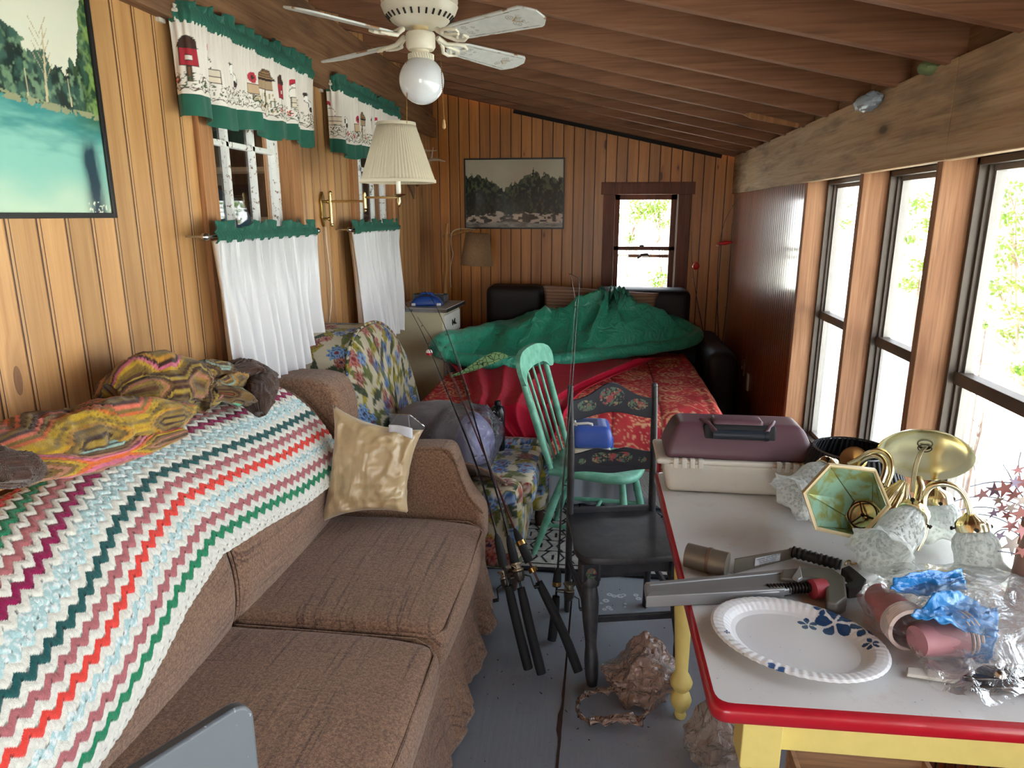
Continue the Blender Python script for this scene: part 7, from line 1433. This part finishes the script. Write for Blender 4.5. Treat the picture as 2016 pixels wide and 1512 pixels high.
# oval paper plate with printed flowers
PLT = painted('printed_paper_plate', rough=.4, extra=.02, coat=.25); pc_ = np.array([.432, 1.366]); pa, pb, pr_ = .178, .142, math.radians(-24)
def plc(x, y):
    n = len(x); c = np.tile(sr(226, 226, 228), (n, 1)); rr = np.hypot(x / pa, y / pb); t = np.degrees(np.arctan2(y / pb, x / pa)); col1, col2 = np.array(sr(36, 70, 116)), np.array(sr(78, 116, 170))
    def flower(fx, fy, R, petals, rot, cols, fat=.5):
        nonlocal c; X, Y = x - fx, y - fy; r = np.hypot(X, Y); th = np.arctan2(Y, X) - rot; u = np.abs(((th / (2 * PI) * petals) % 1) - .5) * 2; m = (r < R) & (u < fat * np.sin(np.clip(r / R, 0, 1) * PI) ** .5 * 1.2) & (r > R * .12); cc_ = cols[0] * (1 - np.clip(r / R, 0, 1))[:, None] + cols[1] * np.clip(r / R, 0, 1)[:, None]; c = np.where(m[:, None], cc_, c)
    P = lambda px, py: np.array([math.cos(-pr_), math.sin(-pr_)]) @ np.array([[1, 0], [0, 1]]) * 0 if False else _pl(px, py)
    for px, py, R, k in ((1644, 1222, .040, 0), (1592, 1217, .022, 1), (1702, 1240, .029, 2), (1716, 1268, .017, 3), (1622, 1202, .022, 5), (1662, 1208, .024, 6), (1524, 1322, .024, 4), (1432, 1246, .007, 7)):
        fx, fy = _pl(px, py); flower(fx, fy, R, 5, k * 1.3, (col1, col1 if k != 4 else col2), .62)
    for px, py, R, g in ((1578, 1184, .010, 1), (1606, 1186, .013, 0), (1682, 1214, .012, 0), (1440, 1262, .006, 1), (1485, 1312, .010, 1), (1460, 1290, .008, 1)):
        fx, fy = _pl(px, py); flower(fx, fy, R, 13, 0, (np.array(sr(120, 140, 100)) if g else np.array(sr(50, 60, 80)),) * 2, .25)
    fl = vn(np.stack([x * 160, y * 160], -1), 3); c = np.where((fl > .988)[:, None], np.array(sr(90, 80, 70)), c); return c
def _pl(px, py):
    q = at(px, py, 2, TZ + .022)[:2] - pc_; return q[0] * math.cos(-pr_) - q[1] * math.sin(-pr_), q[0] * math.sin(-pr_) + q[1] * math.cos(-pr_)
prof = [(0.0001, .004), (.2, .004), (.4, .004), (.58, .004), (.70, .005), (.76, .010), (.81, .018), (.85, .022), (.92, .0235), (.97, .023), (1.0, .020)]
rr_ = np.interp(np.linspace(0, 1, 150), np.linspace(0, 1, len(prof)), [p[0] for p in prof]); zz_ = np.interp(rr_, [p[0] for p in prof], [p[1] for p in prof]); th = np.linspace(0, 2 * PI, 420, endpoint=False)
X = rr_[:, None] * pa * np.cos(th); Y = rr_[:, None] * pb * np.sin(th); Z = np.broadcast_to(zz_[:, None], X.shape) + .0006 * np.cos(th * 60)[None] * sstep(.72, .8, rr_)[:, None]
lx, ly = X.ravel(), Y.ravel(); gx = X * math.cos(pr_) - Y * math.sin(pr_) + pc_[0]; gy = X * math.sin(pr_) + Y * math.cos(pr_) + pc_[1]
mb = MB(); mb.grid(np.stack([gx, gy, Z + TZ + .001], -1), cv=True); mb.build('paper_plate', PLT, smooth=180, solid=.002, cols=plc(lx, ly), label='oval white paper plate with blue printed flowers, front of the table', cat='plate')

# ------------------------------------------------------------------ cups and blue packets in a clear bag
PINK = plain('faded_red_cup', sr(200, 92, 92), .45, var=.06); WRIM = plain('white_cup_rim', sr(224, 206, 200), .4)
MAUVE = plain('mauve_cup', sr(186, 132, 142), .45)
def cups(c0, c1, nc, label, cm=PINK):
    r_ = empty('cup_stack', c0, label, 'cup stack'); d = np.array(c1) - np.array(c0); M = axis(d); L = np.linalg.norm(d)
    mb = MB(); mb.lathe([(.001, 0), (.030, 0), (.044, L * .72), (.044, L * .74)], o=c0, M=M, n=36); mb.build('cup', cm, r_, smooth=50)
    for i in range(nc): mb = MB(); z = L * (.74 + .26 * (i + .5) / nc); mb.lathe([(.043, z - .003), (.0475, z - .002), (.0475, z + .001), (.044, z + .003), (.040, z + .003)], o=c0, M=M, n=36); mb.build('cup_rim', WRIM, r_, smooth=50)
cups(at(1728, 1172, 2, TZ + .042), at(1795, 1242, 2, TZ + .046), 7, 'stack of faded red cups lying in the clear bag beside the paper plate'); cups(at(1805, 1262, 2, TZ + .045), at(1905, 1245, 2, TZ + .05), 3, 'mauve-pink cups under the blue packet in the clear bag', MAUVE)
BLP = NB('blue_printed_film', rough=.28, coat=.3); _n = BLP.noise(BLP.obj(), 20, 2, .5, 2.0); BLP.set('col', BLP.mix(BLP.ramp(_n, [(.60, 0), (.64, 1)]), sr(40, 138, 214), sr(150, 196, 226))); BLP.bump(BLP.noise(BLP.obj(), 40, 3, .6, 1), .003); BLP = BLP.m
def packet(pxs, z0, seed, label):
    cs_ = [np.array(at(px, py, 2, z)) for px, py, z in pxs]; n = 40; U, V = np.meshgrid(np.linspace(0, 1, n), np.linspace(0, 1, n), indexing='ij'); P = cs_[0] * ((1 - U) * (1 - V))[..., None] + cs_[1] * (U * (1 - V))[..., None] + cs_[2] * (U * V)[..., None] + cs_[3] * ((1 - U) * V)[..., None]
    P[..., 2] += .035 * (ridge(np.stack([U * 2.6, V * 2.6], -1), 3, seed) - .5); P[..., 1] += .02 * (fbm(np.stack([U * 4, V * 4], -1), 2, seed + 3) - .5); P[..., 2] = np.maximum(P[..., 2], TZ + .01)
    mb = MB(); mb.grid(P); mb.build('foil_packet', BLP, smooth=50, solid=.002, label=label, cat='packet')
packet([(1752, 1172, .85), (1905, 1165, .86), (1892, 1128, .87), (1760, 1135, .88)], 0, 1, 'folded bright blue packet, upper one inside the clear bag')
packet([(1790, 1215, .86), (1960, 1262, .83), (1965, 1205, .84), (1860, 1165, .88)], 0, 2, 'crumpled blue packet in the clear bag, lower and nearer the red cups')
packet([(1850, 1268, .80), (1945, 1310, .77), (1965, 1262, .82), (1880, 1235, .84)], 0, 5, 'crumpled pale blue packet end at the bottom of the clear bag')
CF = film('clear_bag_wrap', (.94, .96, 1.0), opac=.13, rough=.18, glos=.13, bump=(18, .012))
gc_ = at(1880, 1245, 2, TZ); mb = crumple((gc_[0] + .035, gc_[1] + .0, TZ + .002), (.205, .17, .062), .22, 2.2, 21, 90, 54); mb.build('clear_wrap_bag', CF, smooth=24, label='clear crinkled plastic bag holding red cups and blue packets on the table', cat='bag')
G = []; 
for i, (pa_, pb_) in enumerate((((1705, 1110), (1800, 1300)), ((1790, 1095), (1830, 1350)), ((1880, 1110), (1880, 1372)), ((1960, 1120), (1950, 1392)), ((2040, 1130), (2030, 1370)))):
    a, b_ = at(*pa_, 2, TZ + .1), at(*pb_, 2, TZ + .004); row = []
    for t in np.linspace(0, 1, 30): q = a * (1 - t) + b_ * t; q[2] = TZ + .006 + .085 * (1 - t ** 2) * (.7 + .5 * ridge(np.array([[t * 4, i * 1.3]]), 3, 5)[0]); row.append(q)
    G.append(row)
G = np.array(G); t = np.linspace(0, 4, 60); i = np.clip(t.astype(int), 0, 3); f = (t - i)[:, None, None]; G = G[i] * (1 - f) + G[i + 1] * f; G[..., 2] += .022 * (ridge(np.stack([G[..., 0] * 16, G[..., 1] * 16], -1), 3, 8) - .5); G[..., 2] = np.maximum(G[..., 2], TZ + .003)
mb = MB(); mb.grid(G); mb.build('loose_film', CF, smooth=180, label='loose clear film spread over the table corner under the clear bag', cat='plastic film')
kn = plan('white_strip', [(1786, 1312), (1880, 1322), (1892, 1332), (1880, 1340), (1786, 1326)], TZ + .012, .008, plain('ivory_plastic', sr(222, 220, 212), .4), None, .002, label='white flat plastic strip on the table beneath the film', cat='strip')
CHR = plain('dark_chrome', sr(96, 92, 92), .2, 1.0); cl_ = empty('metal_clamp', on_t(1960, 1335), 'dark chrome clamp with a round pivot at the table corner', 'clamp')
plan('upper_jaw', [(1895, 1330), (1935, 1308), (2060, 1318), (2060, 1336), (1930, 1336)], TZ + .030, .012, CHR, cl_, .002); plan('lower_jaw', [(1910, 1352), (2060, 1356), (2060, 1340), (1925, 1338)], TZ + .020, .012, CHR, cl_, .002)
q = at(1968, 1330, 2, TZ + .034); mb = MB(); mb.lathe([(.001, .012), (.006, .011), (.010, .006), (.011, 0), (.001, 0)], o=q, n=20); mb.build('pivot', CHROME, cl_, smooth=60)
# dead leaf and bent wire by the film
LFD = plain('dry_leaf', sr(176, 140, 96), .8); q = at(1705, 1108, 2, TZ + .01); G = [[q + np.array([.05 * (u - .5), .03 * v * math.sin(PI * u), .010 * math.cos(u * 5) + .006 * abs(v) + .004]) for v in (-1, -.5, 0, .5, 1)] for u in np.linspace(0, 1, 9)]
mb = MB(); mb.grid(np.array(G)); mb.build('dry_leaf', LFD, smooth=180, solid=.001, label='small curled dry leaf on the table by the wrench jaw', cat='leaf')
mb = MB(); mb.tube(smooth_line([tuple(at(px, py, 2, TZ + .008)) for px, py in ((1664, 1112), (1668, 1103), (1676, 1104), (1674, 1112), (1690, 1108), (1732, 1096))], 40, 2), .0022, 6); mb.build('bent_wire', BRASSD, smooth=60, label='short bent brass wire hook on the table', cat='wire')

# ------------------------------------------------------------------ dried star arrangement at the window
dr = empty('dried_arrangement', (1.0, 1.60, .96), 'dried arrangement of pinkish paper stars on wires at the right window', 'dried flowers')
WIR = plain('blue_grey_wire', sr(120, 124, 160), .4); PK = [plain('dusty_pink_star', sr(176, 120, 122), .7), plain('brown_pink_star', sr(150, 92, 86), .7), plain('pale_star', sr(206, 192, 184), .7), plain('mauve_star', sr(150, 134, 160), .7)]
for pts in ([(2040, 1010), (1985, 985), (1930, 975), (1880, 985), (1850, 1002)], [(2040, 1040), (1990, 1008), (1935, 996), (1885, 1004), (1848, 1022)], [(2030, 1060), (1980, 1025), (1930, 1010), (1885, 1018), (1850, 1040)], [(2040, 960), (1990, 950), (1950, 948), (1910, 958)], [(2030, 1000), (2000, 960), (1985, 930), (1975, 915)], [(2030, 985), (2010, 950), (2004, 915), (2010, 890)], [(2025, 1070), (1990, 1040), (1960, 1045), (1945, 1075), (1920, 1100)], [(2035, 1100), (2000, 1090), (1965, 1085)]):
    mb = MB(); mb.tube(smooth_line([tuple(at(px, py, 0, 1.0 - .06 * (i == len(pts) - 1))) for i, (px, py) in enumerate(pts)], 30, 2), .0014, 5); mb.build('wire_stem', WIR, dr, smooth=60)
rs = random.Random(8)
for px, py, R, k_ in ((1934, 973, 13, 0), (1958, 965, 12, 3), (1978, 962, 14, 1), (1996, 975, 13, 1), (2008, 950, 12, 0), (1990, 1000, 10, 2), (1965, 985, 9, 2), (1972, 1000, 9, 0), (2010, 1010, 14, 1), (1990, 1035, 11, 0), (2012, 1045, 12, 0), (1968, 1055, 10, 3), (1992, 1072, 16, 2), (2012, 1085, 11, 1), (2004, 925, 9, 0), (1956, 1010, 9, 3), (2014, 985, 12, 2), (1998, 950, 10, 3), (1982, 1015, 8, 1)):
    c_ = at(px, py, 0, .99 - .05 * rs.random()); r_ = R * 2.5 / FPX; n_ = np.array([-.3 + rs.random() * .6, -1, rs.random() * .8 - .4]); M = axis(n_); a0 = rs.random() * 6; pl = []
    for i in range(10): rr2 = r_ if i % 2 == 0 else r_ * .36; pl.append((rr2 * math.cos(a0 + i * PI / 5), rr2 * math.sin(a0 + i * PI / 5)))
    mb = MB(); mb.prism(pl, .0014, M, o=c_); mb.build('paper_star', PK[k_], dr, smooth=0)
mb = MB(); mb.tube([(1.0, 1.58, .46), (1.0, 1.59, .7), (1.0, 1.60, .98)], [.035, .045, .02], 16); mb.build('vase', plain('dusty_glass', sr(150, 120, 110), .3), dr, smooth=60)

# ================================================================== fishing rods
ROD = plain('black_graphite', sr(18, 18, 22), .25); CORK = plain('black_foam_grip', sr(20, 22, 26), .75); RING = plain('gold_winding', sr(184, 150, 90), .25, .9); REEL = plain('reel_grey', sr(70, 66, 62), .35, .6); LINE = plain('fishing_line', sr(150, 150, 150), .3)
def rod(label, pts, grip, r0=.0045, r1=.0010, reel=None, rings=(), guides=6, group='fishing rods leaning by the sofa arm', blank=ROD, bob=None, reel_side=1):
    """pts: (px, py, y) from butt to tip; grip: fraction of length wrapped in foam"""
    P = np.array([at(px, py, 1, y) for px, py, y in pts]); P = smooth_line([tuple(p) for p in P], 80, 3); P[:, 2] = np.maximum(P[:, 2], .012)
    s = np.concatenate([[0], np.cumsum(np.linalg.norm(np.diff(P, axis=0), axis=1))]); L = s[-1]; r = empty('fishing_rod', P[0], label, 'fishing rod', group)
    mb = MB(); mb.tube(P, np.interp(s, [0, grip * L, L], [r0, r0, r1]), 8); mb.build('blank', blank, r, smooth=60)
    def seg(a, b): t = np.linspace(a, b, 8) * L; return np.stack([np.interp(t, s, P[:, k]) for k in range(3)], -1)
    mb = MB(); mb.tube(seg(0, grip * .62), [.0175, .0185, .018, .0175, .0175, .0175, .017, .0145], 14); mb.build('butt_grip', CORK, r, smooth=60)
    mb = MB(); mb.tube(seg(grip * .76, grip), [.0175, .018, .017, .017, .016, .015, .012, .006], 14); mb.build('fore_grip', CORK, r, smooth=60)
    for a in rings: mb = MB(); mb.tube(seg(a, a + .010), .0180, 14); mb.build('winding_ring', RING, r, smooth=50)
    if reel is not None:
        q = seg(grip * .66, grip * .74); c_ = q.mean(0); d = q[-1] - q[0]; d /= np.linalg.norm(d); side = np.cross(d, (0, 1, 0)); side /= np.linalg.norm(side); side *= reel_side; M = axis(d)
        o2 = c_ + side * .05; mb = MB(); mb.tube([c_, c_ + side * .03], [.006, .008], 8); mb.build('reel_foot', REEL, r); mb = MB(); mb.lathe([(.001, -.035), (.012, -.034), (.020, -.02), (.021, .0), (.016, .004), (.001, .004)], o=o2, M=M, n=24); rb = mb.build('reel', REEL, r, smooth=50)
        mb = MB(); mb.lathe([(.001, .004), (.021, .004), (.021, .010), (.014, .012), (.014, .026), (.022, .028), (.022, .034), (.001, .036)], o=o2, M=M, n=24); mb.build('spool', plain('spool_silver', sr(150, 140, 120), .3, .7), rb, smooth=50)
        mb = MB(); mb.tube([o2 + M @ np.array([.024 * math.cos(t), .024 * math.sin(t), .015 + .018 * math.sin(t)]) for t in np.linspace(0, PI, 14)], .0018, 6); mb.build('bail', CHROME, rb)
        mb = MB(); h0 = o2 + side * .02 - d * .015; mb.tube([h0, h0 + side * .02 - d * .01, h0 + side * .025 - d * .05], .003, 6); mb.cyl(h0 + side * .025 - d * .05, h0 + side * .045 - d * .05, .007, n=10); mb.build('crank', plain('crank_black', sr(24, 24, 26), .4), rb, smooth=50)
    for i in range(guides):
        t = grip + (1 - grip) * (i + .7) / guides; q = seg(min(t, .995), min(t + .004, 1)); d = q[-1] - q[0]; d /= max(np.linalg.norm(d), 1e-6); sd = np.cross(d, (0, 1, 0)); sd /= np.linalg.norm(sd); rg = .008 - .005 * i / guides; c_ = q[0] - sd * (rg + .003) * reel_side * -1; M = axis(d)
        mb = MB(); mb.tube([c_ + M @ np.array([rg * math.cos(a), rg * math.sin(a), 0]) for a in np.linspace(0, 2 * PI, 12)[:-1]], .0009, 5, closed=True); mb.tube([q[0], c_ - sd * 0], .0009, 4); mb.build('line_guide', REEL, r)
    off = np.array([.009, 0, 0]) * reel_side; mb = MB(); mb.tube(P[int(80 * grip * .8)::6] + off, .0005, 4); mb.build('line', LINE, r)
    return r
def bobber(px, py, y, R, label, c1=sr(204, 24, 60), c2=sr(226, 222, 218)):
    c_ = at(px, py, 1, y); r = empty('bobber', c_, label, 'bobber'); mb = MB(); mb.lathe([(.0005, -R)] + [(R * math.sin(a), -R * math.cos(a)) for a in np.linspace(.2, PI / 2, 8)], o=c_, n=24); mb.build('lower_half', plain('bobber_red', c1, .25, var=.02), r, smooth=180)
    mb = MB(); mb.lathe([(R * math.sin(a), -R * math.cos(a)) for a in np.linspace(PI / 2, PI - .02, 8)], o=c_, n=24); mb.build('upper_half', plain('bobber_white', c2, .25, var=.02), r, smooth=180); mb = MB(); mb.cyl(c_ + np.array([0, 0, R * .9]), c_ + np.array([0, 0, R * 1.25]), R * .18); mb.build('stem', plain('bobber_stem', c1, .3), r)
rod('black fishing rod nearest the sofa arm, its tip carrying the red and white bobber', [(1040, 1316, 2.22), (1018, 1230, 2.25), (1000, 1150, 2.28), (968, 1010, 2.40), (930, 890, 2.60), (880, 770, 2.80), (838, 668, 2.95), (808, 610, 3.05), (797, 598, 3.08)], .30, reel=1, reel_side=-1)
rod('black fishing rod standing in the middle of the sofa-side bundle', [(1066, 1326, 2.21), (1044, 1240, 2.25), (1024, 1150, 2.30), (990, 1010, 2.42), (950, 880, 2.60), (915, 760, 2.78), (880, 650, 2.95), (850, 585, 3.06), (836, 574, 3.08)], .30, reel=1)
rod('black fishing rod with gold rings leaning toward the black chair leg, right of the bundle', [(1139, 1322, 2.22), (1112, 1250, 2.27), (1085, 1195, 2.30), (1050, 1125, 2.34), (1008, 1030, 2.42), (960, 910, 2.58), (915, 800, 2.75), (865, 690, 2.92), (822, 624, 3.05)], .34, reel=None, rings=(.235, .30), blank=plain('maroon_blank', sr(74, 26, 26), .3))
rod('fishing rod standing upright behind the black chair, tip bent over at the top', [(1086, 1268, 2.42), (1093, 1200, 2.44), (1099, 1110, 2.47), (1106, 980, 2.52), (1118, 850, 2.56), (1128, 740, 2.60), (1134, 640, 2.63), (1141, 560, 2.66), (1140, 546, 2.66), (1120, 539, 2.66)], .20, reel=1, rings=(.155,), reel_side=-1)
bobber(845, 694, 2.93, .0145, 'red and white bobber hanging on the rods beside the cream cabinet')
BR2 = plain('brown_fly_rod', sr(44, 22, 16), .4)
grp = 'fishing rods in the far right corner'
for lb_, pts in (('thin fishing rod in the far right corner, straight and closest to the far window', [(1412, 800, 5.5), (1398, 720, 5.55), (1384, 650, 5.6), (1368, 570, 5.7), (1361, 500, 5.78), (1362, 455, 5.82)]), ('thin fishing rod in the far right corner, bowed over to the right at its tip', [(1420, 800, 5.4), (1416, 700, 5.5), (1412, 600, 5.6), (1413, 500, 5.7), (1424, 440, 5.65), (1440, 410, 5.6), (1456, 388, 5.5)]), ('thin fishing rod in the far right corner, rightmost against the varnished boards', [(1408, 800, 5.3), (1420, 690, 5.45), (1432, 590, 5.55), (1438, 500, 5.65), (1441, 440, 5.7)])):
    rod(lb_, pts, .2, .004, .0012, guides=4, group=grp, blank=BR2)
bobber(1370, 524, 5.70, .028, 'round red bobber on the corner rod nearest the far window', sr(206, 44, 40), sr(200, 60, 52)); bobber(1414, 482, 5.66, .017, 'small pale bobber on the bowed corner rod', sr(206, 160, 130), sr(196, 120, 90))
q = at(1428, 478, 1, 5.64); mb = MB(); mb.tube([q + np.array([-.05, 0, -.006]), q, q + np.array([.06, 0, .004])], [.008, .018, .003], 14); mb.build('float', plain('hot_red_float', sr(220, 40, 44), .3), smooth=60, label='long red float beside the pale bobber in the far right corner', cat='float')

# ================================================================== antlers on the left wall
BONE = plain('antler_bone', sr(196, 178, 156), .5, var=.15, vs=40); ant = empty('antlers', at(850, 330, 1, 5.3), 'pair of small deer antlers mounted near the left wall corner, beyond the pleated shade', 'antlers')
for nm, P, R in (('antler', [(826, 296, 5.2), (845, 297, 5.2), (860, 296.5, 5.2)], [.010, .008, .002]), ('antler', [(818, 322, 5.2), (840, 315, 5.2), (858, 313, 5.18), (876, 318, 5.15)], [.014, .014, .011, .004]), ('tine', [(848, 315, 5.19), (851, 300, 5.18), (853, 290, 5.17)], [.011, .006, .002])):
    mb = MB(); mb.tube(smooth_line([tuple(at(*p[:2], 1, p[2])) for p in P], 20, 2), np.interp(np.linspace(0, 1, 20), np.linspace(0, 1, len(R)), R), 10); mb.build(nm, BONE, ant, smooth=60)
mb = MB(); mb.tube([at(800, 320, 1, 5.2), at(828, 300, 1, 5.2)], .012, 10); mb.build('mount', BONE, ant)
mb = MB(); q = at(812, 360, 1, 5.1); mb.tube(smooth_line([tuple(at(px, py, 1, 5.1)) for px, py in ((806, 355), (812, 372), (815, 392))], 20, 1), np.linspace(.034, .004, 20), 10); mb.ball(at(821, 363, 1, 5.06), .015, 10, 8); mb.build('hoof_trophy', plain('brown_hide', sr(110, 84, 62), .8, var=.3), smooth=60, label='small brown hide trophy hanging just below the pleated shade on the left wall', cat='trophy')

# ================================================================== plastic bags on the floor
TAN = film('tan_shopping_bag', sr(226, 176, 146), opac=.60, rough=.22, glos=.7, bump=(34, .02)); PALE = film('pale_shopping_bag', sr(236, 216, 198), opac=.55, rough=.25, glos=.35, bump=(30, .02))
q = at(1262, 1400, 2, 0); b1 = empty('brown_plastic_bag', (q[0], q[1], 0), 'crumpled tan plastic shopping bag with a loop handle on the floor between chair and table leg', 'bag')
b1['label'] = 'crumpled tan shopping bag with loop handle, on the floor between black chair and table leg'
def tf(V): V = V.copy(); V[:, 2] = V[:, 2] + .25 * np.maximum(0, V[:, 2]) * np.sin(V[:, 0] * 3 + 1); return V
crumple((q[0] + .005, q[1] + .10, .0), (.112, .10, .095), .34, 2.2, 31, 110, 66, top=tf).build('bag_body', TAN, b1, smooth=22)
lp_ = smooth_line([tuple(at(px, py, 2, z)) for px, py, z in ((1222, 1365, .05), (1190, 1368, .02), (1150, 1375, .01), (1132, 1400, .008), (1145, 1428, .008), (1190, 1430, .01), (1230, 1420, .02), (1262, 1432, .01), (1275, 1405, .03))], 80, 2)
G = []
for i, p in enumerate(lp_): w_ = .016 + .010 * math.sin(i * .3) + (.02 if i > 50 else 0); G.append([p + np.array([.006 * math.sin(i * .9 + j), (j - 3) / 3 * w_ * .5, .004 + .018 * abs(math.sin(j * 1.3 + i * .35)) + .01 * (j % 2)]) for j in range(7)])
mb = MB(); mb.grid(np.array(G)); mb.build('bag_handle', TAN, b1, smooth=180, solid=.0015)
q = at(1402, 1495, 2, 0); b2 = empty('pale_plastic_bag', (q[0], q[1], 0), 'pale crumpled plastic bag on the floor under the near end of the table', 'bag')
def tf2(V): V = V.copy(); V[:, 2] = V[:, 2] * (1 + .8 * np.exp(-((V[:, 0] + .3) / .4) ** 2) * (V[:, 2] > 0)); return V
crumple((q[0] + .02, q[1] + .02, 0), (.085, .08, .075), .40, 2.4, 41, 100, 60, top=tf2).build('bag_body', PALE, b2, smooth=22)
# paint rings and grit on the floor
PRW = plain('white_paint_ring', sr(196, 202, 210), .6); mb = MB()
for px, py, R in ((1200, 1171, .013), (1209, 1174, .012), (1221, 1174, .016), (1228, 1172, .011), (1193, 1183, .015), (1184, 1188, .007), (1198, 1196, .012), (1190, 1200, .010), (1203, 1200, .009), (1231, 1189, .006), (1252, 1172, .012), (1257, 1179, .013), (1230, 1195, .006)):
    c_ = at(px, py, 2, .0); mb.lathe([(R * .3, .0004), (R, .0004), (R, .0012), (R * .3, .0012), (R * .3, .0004)], o=c_, n=20)
mb.build('paint_ring', PRW, floor, smooth=0, kind='stuff')
rs = random.Random(5); mb = MB()
for i in range(170):
    x, y = -.40 + rs.random() * 1.3, 1.3 + rs.random() * 1.6; a = rs.random() * 6; l = .002 + rs.random() * .006 * (3 if rs.random() < .12 else 1); mb.beam((x, y, .001), (x + l * math.cos(a), y + l * math.sin(a), .0012), .0022, .002)
mb.build('grit', plain('dirt_crumbs', sr(66, 56, 48), .9), smooth=0, kind='stuff', label='dirt crumbs and twig bits scattered over the grey floor', cat='dirt')
mb = MB(); mb.box((.52, 1.40, 0), (.86, 1.62, .30)); 
o = empty('wooden_crate', (.69, 1.5, 0), 'small plain wooden crate on the floor underneath the kitchen table', 'crate'); CW = lumber('crate_pine', 0, sr(196, 156, 118), sr(160, 120, 84))
for a, b_ in (((.52, 1.40, 0), (.86, 1.412, .30)), ((.52, 1.61, 0), (.86, 1.622, .30)), ((.52, 1.412, 0), (.532, 1.61, .30)), ((.848, 1.412, 0), (.86, 1.61, .30)), ((.532, 1.412, .0), (.848, 1.61, .012))): mb = MB(); mb.box(a, b_); mb.build('board', CW, o, smooth=0, bevel=.001)
